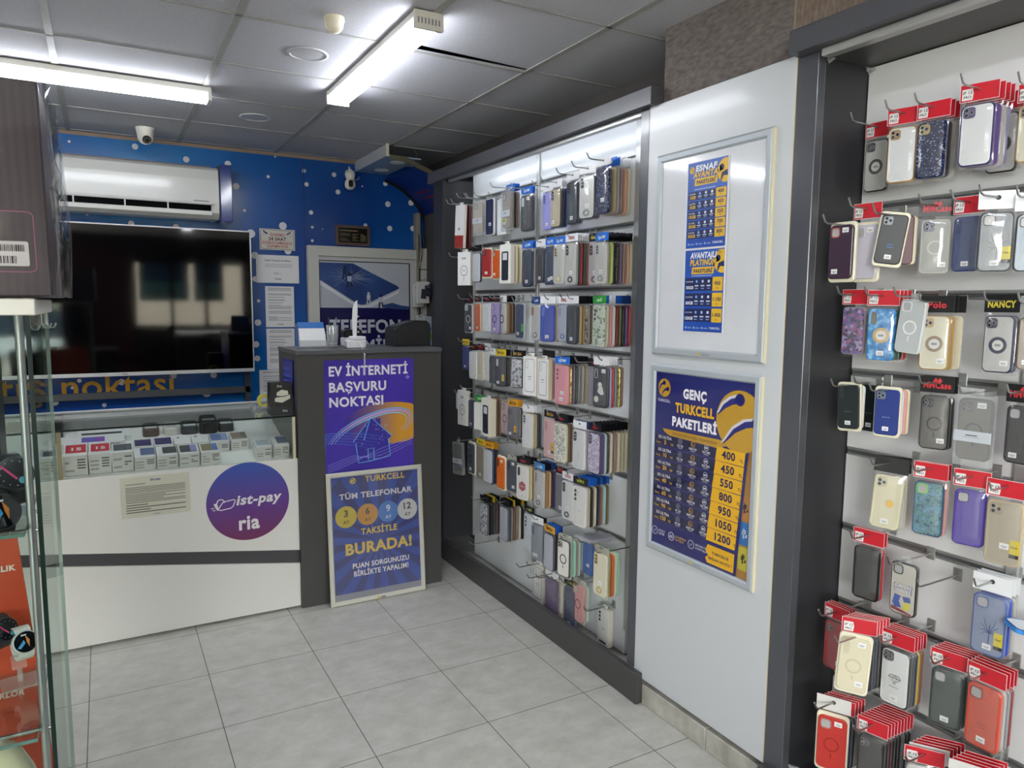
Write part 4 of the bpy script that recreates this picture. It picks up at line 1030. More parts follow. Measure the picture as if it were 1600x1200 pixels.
# smart watches on the glass shelves
def watch(name, label, loc, face_r, rz, rx, strap, face, acc, square=False, stand=False):
    t = thing(name, label, 'watch', loc, rot=(rx, 0, rz), group='smart watches in the show case')
    g = MB(); o_ = rr(-face_r, -face_r, face_r, face_r, face_r*.45, 5) if square else circ(0, 0, face_r, 36)
    g.prism(o_, -.006, .006, flat(strap if not square else '#202124', .3), ch=.002); part('case', g, t)
    g = MB(); k = .9; g.prism([(x*k, z*k) for x, z in o_], -.0068, -.006, mat('watch_screen', '#0c0f16', .06)); part('screen', g, t)
    g = MB()
    if acc == 'tick':
        for q in range(12):
            a_ = q*math.pi/6; g.poly(circ(face_r*.7*math.cos(a_), face_r*.7*math.sin(a_), face_r*.035, 6), flat('#a9adb6'), y=-.0073)
        g.band([(-face_r*.6, face_r*.5), (face_r*.05, -face_r*.35)], face_r*.12, flat('#d13a77'), y=-.0073); g.poly(circ(face_r*.3, -face_r*.45, face_r*.2, 14), flat('#3f93a3'), y=-.0073)
    else:
        g.poly([(-face_r*.7, -face_r*.4), (-face_r*.15, face_r*.2), (-face_r*.05, -face_r*.1), (-face_r*.45, -face_r*.5)], flat('#3f8fc0'), y=-.0073)
        g.poly([(0, face_r*.6), (face_r*.3, face_r*.1), (face_r*.2, -face_r*.5), (face_r*.05, 0)], flat('#cf7a35'), y=-.0073); g.rect(-face_r*.3, face_r*.55, face_r*.1, face_r*.66, flat('#cfd3d8'), y=-.0073)
    part('dial', g, t)
    for s_ in (1, -1):
        g = MB(); w_ = face_r*.6; pts = []; RL = face_r*1.45
        for q in range(9):
            a_ = math.radians(38+q*17.75); pts.append((0, .004+(RL-RL*math.cos(a_))*.9-.012, s_*RL*1.02*math.sin(a_)))
        vv = []
        for q, (x, y, z) in enumerate(pts):
            vv += [(-w_, y, z), (w_, y, z), (w_, y+.003, z-s_*.002), (-w_, y+.003, z-s_*.002)]
        g.add(vv, [(4*q+k, 4*q+(k+1) % 4, 4*q+4+(k+1) % 4, 4*q+4+k) for q in range(8) for k in range(4)], flat(face, .4)); part('strap', g, t)
    return t
def acrylic(loc, label, rz=0):
    t = thing('watch_stand', label, 'stand', loc, rz, group='clear watch stands in the show case')
    g = MB(); g.bbox(-.03, -.03, 0, .03, .03, .004, M_CLEAR, .001); part('base', g, t)
    g = MB(); g.bbox(-.004, -.004, .004, .004, .004, .03, M_CLEAR, .001); g.add([(-.012, -.004, .03), (.012, -.004, .03), (.012, .015, .05), (-.012, .015, .05)], [(0, 1, 2, 3)], M_CLEAR); part('post', g, t)
p = on(21, 741, 1.47); watch('smart_watch', 'black round smart watch with pink dial bar on upper glass shelf', p, .031, math.radians(25), math.radians(-25), '#1b1c1f', '#232428', 'tick')
acrylic((p.x-.005, 1.49, 1.233), 'clear acrylic stand under the pink-dialled black watch', .3)
p = on(2, 800, 1.42); watch('smart_watch', 'black smart watch with bright bezel below the pink-dialled one', p, .03, math.radians(35), math.radians(-15), '#2b2c30', '#1d1e20', 'hand')
p = on(39, 1003, 1.56); watch('smart_watch', 'white banded round smart watch with orange and blue dial hands', p, .021, math.radians(20), math.radians(-22), '#c9cacc', '#dcdcd6', 'hand')
acrylic((p.x-.012, 1.57, .887), 'clear acrylic stand under the white banded watch', .2)
p = on(8, 984, 1.59); watch('smart_watch', 'black smart watch behind the white banded one', p, .022, math.radians(40), math.radians(-20), '#26292f', '#26282c', 'tick')
# dark goods at the top of the show case
p = on(12, 545, 1.55)
t = thing('headphone_box', 'dark boxed goods high inside the show case', 'box', (p.x-.1, 1.5, 1.235)); t.location.z = 1.2335
g = MB(); g.bbox(-.06, 0, 0, .085, .09, .30, flat('#26272b', .35), .003); part('carton', g, t)
g = MB(); g.lines(-.02, .2, .08, .27, 4, flat('#9fa3ab'), .4, seed=2); g.rect(.03, .05, .08, .16, flat('#2a4a86')); part('print', g, t)
# cream bowl shaped speaker at the bottom
p = on(-6, 1215, 1.42)
t = thing('speaker_dome', 'cream rounded speaker low in the glass show case', 'speaker', (-.205, 1.43, .6205))
g = MB(); g.lathe([(.0005, 0), (.06, 0), (.078, .02), (.082, .06), (.078, .12), (.066, .17), (.046, .215), (.02, .238), (.0005, .243)], mat('cream_gloss', '#ddd6b4', .2, coat=.3), 36); part('shell', g, t)
g = MB(); g.tube([(.02, -.083, .06), (.032, -.078, .11), (.04, -.068, .15)], .0012, M_INK); part('cable', g, t)
# ------------------------------------------------------------------ long rack
t = thing('display_rack', 'long anthracite wall rack with white slatted boards full of hanging phone cases', 'rack', (0, 0, 0))
LONG = t
m_dk = M_DARK
g = MB(); g.bbox(1.80, 2.15, 0, 1.83, 4.22, .128, m_dk, .002); part('kickboard', g, t)
g = MB(); g.bbox(1.80, 2.163, 2.346, 1.862, 4.285, 2.412, mat('fascia_grey', '#4d4d52', .3), .0015); part('fascia', g, t)
g = MB(); g.box(1.862, 2.17, 2.395, 2.10, 4.27, 2.41, m_dk); part('top_board', g, t)
g = MB(); g.bbox(1.83, 2.20, .128, 1.86, 2.252, 2.346, mat('stile_grey', '#4a4c52', .25, coat=.2), .001); part('stile', g, t)
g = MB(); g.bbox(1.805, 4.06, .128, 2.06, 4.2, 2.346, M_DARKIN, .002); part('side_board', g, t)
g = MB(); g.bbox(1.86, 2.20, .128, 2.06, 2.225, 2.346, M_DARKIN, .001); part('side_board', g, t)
g = MB(); g.box(1.8625, 2.26, 2.352, 1.866, 4.04, 2.388, mat('rack_led', '#eef5ff', .5, emit=3.0)); part('led_strip', g, t)
g = MB(); g.bbox(1.835, 2.26, 2.326, 1.862, 4.05, 2.346, M_ALU, .002); part('profile_rail', g, t)
RZ = [2.245, 1.96, 1.685, 1.392, 1.097, .845, .548]
m_slot = mat('rail_slot', '#5d5e60', .5)
m_back = mat('long_rack_board', '#e4e7ea', .2)
def boards(par, x, y0, y1, rz, ztop, zbot, mb_):
    zs_ = [ztop]+rz+[zbot]
    for k in range(len(zs_)-1):
        g = MB(); g.box(x, y0, zs_[k+1]+(.0 if k == len(zs_)-2 else .006), x+.016, y1, zs_[k]-(0 if k == 0 else .017), mb_); part('slat_board', g, par)
    for z in rz:
        g = MB(); g.box(x+.004, y0, z-.019, x+.018, y1, z+.008, m_slot); g.bbox(x-.002, y0+.003, z-.001, x+.005, y1-.003, z+.007, M_ALU, .0008); g.bbox(x-.001, y0+.003, z-.019, x+.005, y1-.003, z-.011, M_ALU, .0008); part('slat_rail', g, par)
boards(t, XB, 3.312, 4.045, RZ, 2.39, .01, m_back)
boards(t, XB, 2.50, 3.288, RZ, 2.39, .01, m_back)
for y0, y1 in ((3.288, 3.312), (2.462, 2.50), (4.045, 4.06)):
    g = MB(); g.bbox(XB-.012, y0, .128, XB+.01, y1, 2.39, mat('upright_aluminium', '#b9bbba', .35, .6), .002); part('upright', g, t)

# ------------------------------------------------------------------ near rack
XB2 = 2.055
t = thing('display_rack', 'anthracite wall rack nearest the viewer holding red-tagged phone cases', 'rack', (0, 0, 0))
g = MB(); g.bbox(1.829, 1.458, .10, 1.86, 1.531, 2.335, mat('stile_grey', '#4a4c52', .25, coat=.2), .0015); part('stile', g, t)
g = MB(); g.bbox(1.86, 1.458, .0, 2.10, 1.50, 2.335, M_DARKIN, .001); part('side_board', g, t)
g = MB(); g.bbox(1.78, .02, 2.335, 1.86, 1.527, 2.402, mat('fascia_grey', '#4d4d52', .3), .0015); part('fascia', g, t)
g = MB(); g.box(1.86, .02, 2.325, 2.10, 1.5, 2.34, m_dk); part('top_board', g, t)
g = MB(); g.bbox(1.812, .05, 2.312, 1.85, 1.44, 2.335, mat('profile_silver', '#b7b7b4', .35, .6), .004); part('profile_rail', g, t)
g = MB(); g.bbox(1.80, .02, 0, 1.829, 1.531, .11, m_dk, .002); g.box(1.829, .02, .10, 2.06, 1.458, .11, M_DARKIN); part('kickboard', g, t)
RZ2 = [at(u, v, 'x', XB2).z for u, v in ((1360, 197), (1348, 323), (1400, 459), (1331, 578), (1323, 700), (1314, 817), (1308, 933), (1425, 1110))]
m_back2 = mat('near_rack_board', '#dfdfe0', .22)
YU = at(1591, 700, 'x', XB2).y
boards(t, XB2, YU, 1.455, RZ2, 2.322, .11, m_back2)
boards(t, XB2, .1, YU-.03, RZ2, 2.322, .11, m_back2)
g = MB(); g.bbox(XB2-.014, YU-.03, .11, XB2+.01, YU, 2.322, mat('upright_aluminium', '#b9bbba', .35, .6), .002); part('upright', g, t)
for (x, y, z) in ((1.865, 1.45, 2.318), (2.046, 1.45, 2.315), (1.87, 1.45, .125)):
    g = MB(); rd = random.Random(int(z*100)); vv = [(x+rd.uniform(-.014, .014), y+rd.uniform(-.02, .008), z+rd.uniform(-.02, .014)) for k in range(14)]
    g.add(vv, [(k, (k+1) % 14, (k+4) % 14) for k in range(14)], M_CLEAR); part('corner_clip', g, t)

# ------------------------------------------------------------------ frames on the white board
def right_frame(label, y0, y1, z0, z1):
    t = thing('snap_frame', label, 'poster frame', (1.8298, y0, z0), R90)
    W, H = y0-y1, z1-z0
    g = MB(); snap_frame(g, W, H, .03, m_snap, .013)
    g.poly([(W+.0005, 0), (W+.0005, H)], m_snap) if False else None
    g.box(W-.001, -.0125, .004, W+.0012, .0, H-.004, mat('yellowed_edge', '#d9d2b2', .5))
    part('frame', g, t)
    g = MB(); g.poly(circ(W*.47, .014, .006, 14), flat('#d8b23a'), y=-.0137); g.text('TURKCELL', W*.53, .011, .006, flat('#5b6c8c'), y=-.0137, align='c', bold=.01); part('maker_mark', g, t)
    return t, W, H
t, W, H = right_frame('silver snap frame on the white board holding two narrow price lists', 2.141, 1.6, 1.42, 2.155)
m_sheet = ramp_mat('crumpled_sheet', 'noise', 6, [(.3, '#e6e8ea'), (.7, '#f0f1f2')], .5, detail=4, bump=.1)
g = MB(); g.box(.02, -.004, .02, W-.02, -.0005, H-.02, m_sheet); part('backing_sheet', g, t)
g = MB(); g.box(.026, -.0062, .026, W-.026, -.0056, H-.026, see_through('frame_film', '#fcfcfd', .03, .1, .0, '#ffffff', .2)); part('cover_film', g, t)
def price_list(label, y0, z0, W, H, draw):
    t = thing('price_list', label, 'price list', (1.8222, y0, z0), R90, group='price lists in the upper frame')
    g = MB(); g.box(0, 0, 0, W, .0012, H, M_PAPER); part('sheet', g, t)
    g = MB(); draw(g, W, H); part('print', g, t)
    for x in ((W*.1, W*.8) if z0 > 1.75 else ()):
        pass
m_pb = ramp_mat('blue_list_print', 'noise', 3, [(.3, '#1f3f9c'), (.7, '#2f66c4')], .35, detail=1)
cY, cN, cW = '#e3b52c', '#1b2557', '#e9ebf2'
def plist(title, rows, gb, tall):
    def draw(g, W, H):
        m0 = W*.03
        g.rect(m0, m0*.4, W-m0, H-m0*.6, m_pb, y=-.0006)
        my, mn, mw_ = flat(cY), flat(cN), flat(cW)
        x1 = W-m0
        P_ = circ(W*.93, H*.84, W*.2, 28); P_ = [(min(x, x1), min(z, H-m0)) for x, z in P_]
        g.poly(P_, my, y=-.0009)
        g.poly(circ(W*.83, H*.875, W*.055, 12), mn, y=-.0012)
        g.band([(W*.83, H*.875), (W*.76, H*.84), (W*.73, H*.78)], [W*.09, W*.07, W*.02], mn, y=-.0012); g.band([(W*.97, H*.81), (W*.86, H*.80), (W*.82, H*.73)], [W*.1, W*.07, W*.02], mn, y=-.0012)
        if tall: shell_logo(g, W*.13, H*.905, W*.06, my, mn, -.0009)
        else: shell_logo(g, W*.86, H*.945, W*.045, my, mn, -.0016)
        for k, (s_, c) in enumerate(title):
            z = H*(.885-.072*k) if tall else H*(.89-.085*k)
            if k == 2:
                g.poly([(W*.2, z-.006), (W*.73, z-.006), (W*.75, z+.018), (W*.21, z+.018)], my, y=-.0009); g.text(s_, W*.47, z-.001, .012, mn, y=-.0015, bold=.03, shear=.15, maxw=W*.45)
            else: g.text(s_, W*.47, z, .0185, flat(c), y=-.0018, bold=.05, shear=.15, maxw=W*.62, minw=W*.5)
        g.rect(W*.2, H*.675, W*.7, H*.683, flat('#b8c4e0'), y=-.0009)
        zt_, n_ = H*.655, len(rows); st = (zt_-H*.10)/n_
        for k, (q, pr_) in enumerate(rows):
            z1_ = zt_-st*k; z0_ = z1_-st*.84
            g.rect(W*.06, z0_, W*.74, z1_, mn, y=-.0009); g.prism(rr(W*.72, z0_-.001, W*.955, z1_+.001, .003, 2), -.0016, -.001, my)
            g.text(gb, W*.16, z0_+(z1_-z0_)*.66, .0045, mw_, y=-.0014, maxw=W*.17, bold=.01); g.text(q, W*.17, z0_+(z1_-z0_)*.14, .0105, my if tall else mw_, y=-.0014, bold=.03, maxw=W*.2)
            for j in range(3):
                xc = W*(.34+.145*j); g.poly(circ(xc, z0_+(z1_-z0_)*.72, W*.026, 10), flat(('#7ba0e6', '#c7cfe4', '#e6eaf6')[j]), y=-.0014); g.rect(xc-W*.045, z0_+(z1_-z0_)*.34, xc+W*.045, z0_+(z1_-z0_)*.44, flat('#c9d2e8'), y=-.0014); g.rect(xc-W*.035, z0_+(z1_-z0_)*.14, xc+W*.035, z0_+(z1_-z0_)*.22, flat('#8d9cc8'), y=-.0014)
            g.text(pr_, W*.838, z0_+(z1_-z0_)*.42, .0115, mn, y=-.002, bold=.03, maxw=W*.2); g.text('TL', W*.838, z0_+(z1_-z0_)*.12, .005, mn, y=-.002)
        g.text('TURKCELL', W*.8, H*.045, .007, mw_, y=-.0012, bold=.02)
        for j in range(3): g.poly(circ(W*(.1+.2*j), H*.055, W*.02, 10), flat('#9fb4e4'), y=-.0012); g.rect(W*(.14+.2*j), H*.045, W*(.24+.2*j), H*.06, flat('#8197cf'), y=-.0012)
    return draw
pw = .2
price_list('blue price list with yellow prices 400 to 800 taped high in the frame', 1.980, 1.803, pw, .30,
           plist([('ESNAF', cW), ('AVANTAJ', cY), ('PAKETLERİ', cN)], [('3GB', '400'), ('5GB', '450'), ('10GB', '550'), ('20GB', '700'), ('30GB', '800')], '5G ULTRA', True))
price_list('blue price list with yellow prices 950 to 1450, lower in the frame', 1.980, 1.511, pw, .291,
           plist([('AVANTAJLI', cW), ('PLATINUM', cY), ('PAKETLERİ', cN)], [('50GB', '950'), ('60GB', '1.150'), ('120GB', '1.450')], '5G PLATINUM', False))

t, W, H = right_frame('silver snap frame low on the white board holding the navy youth tariff poster', 2.142, 1.602, .662, 1.384)
m_nv = ramp_mat('navy_tariff_print', 'noise', 2, [(.3, '#20216a'), (.7, '#2a2b80')], .3, detail=1)
g = MB(); g.box(.02, -.002, .02, W-.02, -.0005, H-.02, mat('old_poster', '#c08a3a', .5))
for k, (c, s_) in enumerate((('#d08a35', 0), ('#2f7fc4', 1), ('#d6cc3a', 2))):
    zz = H*(.42-.12*k); g.prism(rr(W-.075, zz-.07, W-.031, zz+.01, .008, 3), -.0028, -.002, flat(c)); g.text('₺', W-.05, zz-.045, .03, M_INK if s_ != 1 else flat('#e4e6ea'), y=-.0032, bold=.02)
part('backing_sheet', g, t)
tp = thing('poster', 'navy youth tariff poster with seven yellow prices in the lower frame', 'poster', (1.8245, 2.142-.028, .662+.03), R90)
PW, PH = W-.052, H-.06
g = MB(); g.add([(0, 0, 0), (PW*.885, 0, 0), (PW*.94, -.002, PH*.5), (PW, 0, PH), (0, 0, PH)], [(0, 1, 2, 3, 4)], m_nv); g.add([(0, .001, 0), (PW*.885, .001, 0), (PW*.94, -.001, PH*.5), (PW, .001, PH), (0, .001, PH)], [(0, 4, 3, 2, 1)], m_nv); part('sheet', g, tp)
g = MB(); my, mn, mw_ = flat('#e2ad22'), flat('#1c1c52'), flat('#edeaf0')
def G(fx, fy): return fx*PW, PH*(1-fy)
x, z = G(.105, .085); g.poly(circ(x, z, .034, 32), my, y=-.0026)
for (kx, kz), path in (((-.05, .55), [(-.05, .55), (-.5, .35), (-.8, -.1), (-.9, -.5)]), ((.55, -.1), [(.55, -.1), (.1, -.2), (-.25, -.55), (-.35, -.95)])):
    g.poly(circ(x+kx*.034, z+kz*.034, .0085, 14), m_nv, y=-.003); g.band([(x+a_*.034, z+c_*.034) for a_, c_ in path], [.009, .007, .005, .001], m_nv, y=-.003)
x, z = G(.105, .165); g.text('TURKCELL', x, z, .0095, mw_, y=-.0026, bold=.03)
# large cropped emblem
bx, bz = G(.87, .20); br = .105
pc = [(min(x, PW-.002), min(z, PH-.002)) for x, z in circ(bx, bz, br, 48)]
g.poly(pc, my, y=-.0024)
for (kx, kz), path in (((-.02, .7), [(-.02, .7), (-.36, .6), (-.66, .42), (-.93, .12)]), ((.68, .03), [(.68, .03), (.25, -.06), (-.2, -.32), (-.68, -.82)])):
    for ww, m_, yy in ((1.35, mw_, -.0027), (1.0, m_nv, -.003)):
        if ww == 1.0: g.poly([(min(x, PW-.002), z) for x, z in circ(bx+kx*br, bz+kz*br, br*.2, 20)], m_, y=yy-.0002)
        g.band([(bx+a_*br-(0.006 if ww > 1 else 0), bz+c_*br+(.004 if ww > 1 else 0)) for a_, c_ in path], [br*.2*ww, br*.2*ww, br*.15*ww, br*.02], m_, y=yy)
for s_, fy, m_, w_, hh in (('GENÇ', .125, mw_, .24, .032), ('TURKCELL', .208, my, .40, .032), ('PAKETLERİ', .288, mw_, .46, .032)):
    x, z = G(.435, fy); g.text(s_, x, z, hh, m_, y=-.0034, bold=.05, maxw=w_*PW, minw=w_*PW)
g.poly([G(.10, .318), G(.7, .312), G(.80, .33), G(.72, .345), G(.78, .36), G(.18, .352), G(.12, .335)], my, y=-.0026)
x, z = G(.44, .341); g.text('GENÇLERE ÖZEL 5G, EŞSİZ, UYGUN FİYATLAR', x, z, .0085, mn, y=-.0032, bold=.01, maxw=.46*PW)
rows = (('5', '400'), ('10', '450'), ('20', '550'), ('40', '800'), ('60', '950'), ('90', '1050'), ('120', '1200'))
gbs = ('5G GB', '5G GB', '10 GB', '30 GB', '30 GB', '45 GB', '60 GB'); dks = ('1000 DK', '1000 DK', '1000 DK', '1000 DK', '2000 DK', '2000 DK', '2000 DK')
m_rowb = flat('#1b1b48', .35); m_ln = flat('#5a5c9c')
r0, r1 = .352, .868; st = (r1-r0)/7
for k in range(7):
    f0, f1 = r0+st*k, r0+st*(k+.86)
    P_ = rr(PW*.015, PH*(1-f1), PW*.66, PH*(1-f0), .006, 3); g.poly(P_, m_rowb, y=-.0024); g.band(P_+[P_[0]], .0009, m_ln, y=-.0027)
    xr_ = .66-.01*k
    g.prism([(xr_*PW, PH*(1-f1-.006)), (.925*PW-.004*k, PH*(1-f1-.006)), (.935*PW-.004*k, PH*(1-f0)), ((xr_+.015)*PW, PH*(1-f0+.002))], -.0034, -.0024, my)
    x, z = G(.13, f0+.024); g.text('5G ULTRA', x, z, .0105, mw_, y=-.003, bold=.02, maxw=.17*PW)
    x, z = G(.13, f0+.055); g.text('Genç', x-.036, z, .008, my, y=-.003, bold=.01); g.text(rows[k][0], x+.002, z, .015, my, y=-.003, bold=.03); g.text('GB', x+.038, z, .008, my, y=-.003, bold=.01)
    for j, (s1, c) in enumerate(((gbs[k], '#8f93a4'), (dks[k], '#d9a52e'), ('250 SMS', '#dfe2ea'))):
        fx = .30+.135*j; x, z = G(fx, f0+.019); g.ring(circ(x, z, .0105, 16), circ(x, z, .009, 16), -.003, -.0024, flat(c)); 
        if j == 2: g.rect(x-.006, z-.003, x+.006, z+.003, flat(c), y=-.003)
        elif j == 1: g.band([(x-.004, z+.004), (x-.003, z-.001), (x+.004, z-.004)], .003, flat(c), y=-.003)
        else: g.poly(circ(x, z, .006, 10), flat('#6b6f82'), y=-.003)
        x, z = G(fx, f0+.049); g.text(s1, x, z, .0075, mw_, y=-.003, bold=.02, maxw=.125*PW); x, z = G(fx, f0+.058); g.rect(x-.012, z, x+.012, z+.003, flat('#aaaabb'), y=-.003)
        if j < 2: x, z = G(fx+.068, f0+.01); g.rect(x, z-PH*.045, x+.0008, z, m_ln, y=-.003)
    x, z = G(.785-.004*k, f1-.012); g.text(rows[k][1], x, z, .026, mn, y=-.004, bold=.03, maxw=.2*PW); g.text('TL', x+.058, z, .0095, mn, y=-.004, bold=.02)
for j, (fx, a1, a2) in enumerate(((.045, 'GÜÇLÜ', 'ÇEKİM'), (.235, '5G HIZINDA', 'İLETİŞİM'), (.45, 'GENÇLERE ÖZEL', 'AVANTAJLAR'))):
    x, z = G(fx, .925); g.ring(circ(x, z, .016, 20), circ(x, z, .0142, 20), -.003, -.0024, mw_)
    if j == 1: g.text('5G', x, z-.005, .01, mw_, y=-.003, bold=.03)
    else: g.band([(x-.006, z+.002), (x-.001, z-.005), (x+.007, z+.006)], .0018, mw_, y=-.003)
    c = my if j == 1 else mw_
    g.text(a1, x+.022, z+.003, .0072, c, y=-.003, align='l', bold=.01, maxw=.13*PW); g.text(a2, x+.022, z-.009, .0072, c, y=-.003, align='l', bold=.01, maxw=.13*PW)
g.prism([G(.62, .885), G(.875, .885), G(.87, .985), G(.62, .985), G(.60, .96), G(.63, .945), G(.60, .92)], -.0034, -.0024, my)
x, z = G(.745, .93); g.text("TURKCELL'E", x, z, .0095, mn, y=-.004, bold=.02, maxw=.2*PW); x, z = G(.745, .962); g.text('BAĞLAN HAYATA !', x, z, .0095, mn, y=-.004, bold=.02, maxw=.22*PW)
part('print', g, tp)
g = MB(); g.box(.026, -.0085, .026, W-.026, -.008, H-.026, see_through('frame_film2', '#f8f8fb', .03, .06, .0, '#ffffff', .35)); part('cover_film', g, t)
# ------------------------------------------------------------------ phone cases on the racks
PAT = {
 'glitter navy': lambda: ramp_mat('navy_glitter', 'voronoi', 420, [(.0, '#141c3c'), (.75, '#1c2a58'), (.93, '#8e9cc4')], .25, interp='CONSTANT'),
 'glitter dark': lambda: ramp_mat('dark_glitter', 'voronoi', 420, [(.0, '#2b2a2c'), (.7, '#46413f'), (.92, '#a09a94')], .25, interp='CONSTANT'),
 'camo': lambda: ramp_mat('dark_camo', 'noise', 45, [(.35, '#24262a'), (.5, '#45484c'), (.65, '#303338')], .4, detail=2),
 'floral grey': lambda: ramp_mat('grey_floral', 'noise', 60, [(.36, '#41434a'), (.48, '#a9abb2'), (.58, '#d6d8dc'), (.68, '#5b5d66')], .35, detail=3),
 'floral cream': lambda: ramp_mat('cream_floral', 'voronoi', 130, [(.0, '#c9c7bb'), (.5, '#e3e0d2'), (.8, '#8f9090')], .35, interp='CONSTANT'),
 'trees': lambda: ramp_mat('tree_print', 'voronoi', 95, [(.0, '#bfc6b6'), (.78, '#c5ccbb'), (.8, '#5f7a5a')], .35, interp='CONSTANT'),
 'scales': lambda: ramp_mat('scale_glitter', 'voronoi', 110, [(.0, '#6f5a9c'), (.25, '#99527f'), (.45, '#5b4a86'), (.65, '#a08cb8'), (.85, '#3c3a48')], .2, interp='CONSTANT', coat=.5),
 'blue marble': lambda: ramp_mat('blue_marble', 'noise', 60, [(.3, '#17609e'), (.5, '#2e86c8'), (.68, '#8fc4e4')], .2, detail=6, coat=.5),
 'teal doodle': lambda: ramp_mat('teal_doodle', 'noise', 55, [(.34, '#34506a'), (.42, '#4d7d88'), (.5, '#5f8f8a'), (.52, '#2f4760'), (.56, '#6590a6'), (.7, '#4f86a8')], .3, detail=2),
 'lilac doodle': lambda: ramp_mat('lilac_doodle', 'noise', 75, [(.4, '#c9c0d8'), (.47, '#4a4560'), (.5, '#cfc6de')], .3, detail=2),
 'gold foil': lambda: ramp_mat('gold_foil', 'noise', 40, [(.35, '#8a6a3a'), (.5, '#d8bd7c'), (.65, '#6e5436')], .2, metal=.6),
 'lime foil': lambda: ramp_mat('lime_foil', 'noise', 40, [(.35, '#9a9a52'), (.5, '#e0dc9a'), (.65, '#7d8a4a')], .2, metal=.4),
 'clear': lambda: mat('clear_case_body', '#bdbdb9', .22, coat=.4),
 'clear cream': lambda: mat('clear_case_cream', '#d6d1bb', .22, coat=.4),
 'clear white': lambda: mat('clear_case_white', '#d9dadb', .22, coat=.4),
 'glassy': lambda: M_CLEAR,
 'smoke': lambda: mat('smoky_case_body', '#55524d', .3, coat=.3),
}
def cmat(c):
    return PAT[c]() if c in PAT else flat(c, .32)
CN = {'beige': '#b9a98a', 'gold': '#a8854a', 'brown': '#6b5140', 'black': '#1c1c20', 'navy': '#1c2744', 'red': '#b3282c', 'orange red': '#d2401e', 'lime': '#c3cf7d', 'mauve': '#9a7f82',
      'peach': '#d9a98c', 'purple grey': '#6d6272', 'cream': '#d9d0b4', 'white': '#dedede', 'grey': '#85868a', 'dark grey': '#47484c', 'orange': '#cf6a35', 'pink': '#d99a96', 'olive': '#6c6a45',
      'lavender': '#a7a0cc', 'purple': '#5e4a80', 'blue': '#2c4aa8', 'pale blue': '#b5ced3', 'bronze': '#7d6448', 'teal': '#2f8b86', 'maroon': '#54212c', 'dark red': '#7a2226', 'yellow': '#c9ab3c', 'mint': '#9fd0b8', 'green': '#2f5a40', 'silver': '#a7a5a0',
      'dark': '#2c2a2b', 'dark green': '#2c3a38', 'copper': '#8a5a3e', 'sand': '#c7bda2'}
HD = {'blue': ('#2467c8', 'LJOMI', '#dfe9f6'), 'red': ('#c11d2c', None, None), 'black': ('#141416', None, None), 'blackred': ('#141416', 'MMCase', '#c03038'), 'gold': ('#17161a', 'BEYZA', '#cfa544'), 'yellow': ('#d9b92a', 'BEYZA', '#2c2a20'),
      'orange': ('#d69b2a', 'BEYZA', '#33240f'), 'green': ('#2c8a3c', 'REO', '#bfe6b4'), 'white': ('#dcdde0', None, None), 'whitered': ('#dcdde0', 'KING', '#a8323a'), 'blackyellow': ('#141416', 'NANCY', '#c9b640'), 'navy': ('#20407c', 'CAB', '#d5dcec'), 'bluelime': ('#2c7cc0', 'iMOBI', '#d8e8f2'),
      'lime': ('#1a1b16', 'WIPO', '#b5c244'), 'polo': ('#141416', 'Polo', '#c03038'), 'redwhite': ('#d5d3d0', None, None), 'clear': None}
_case_cache = {}
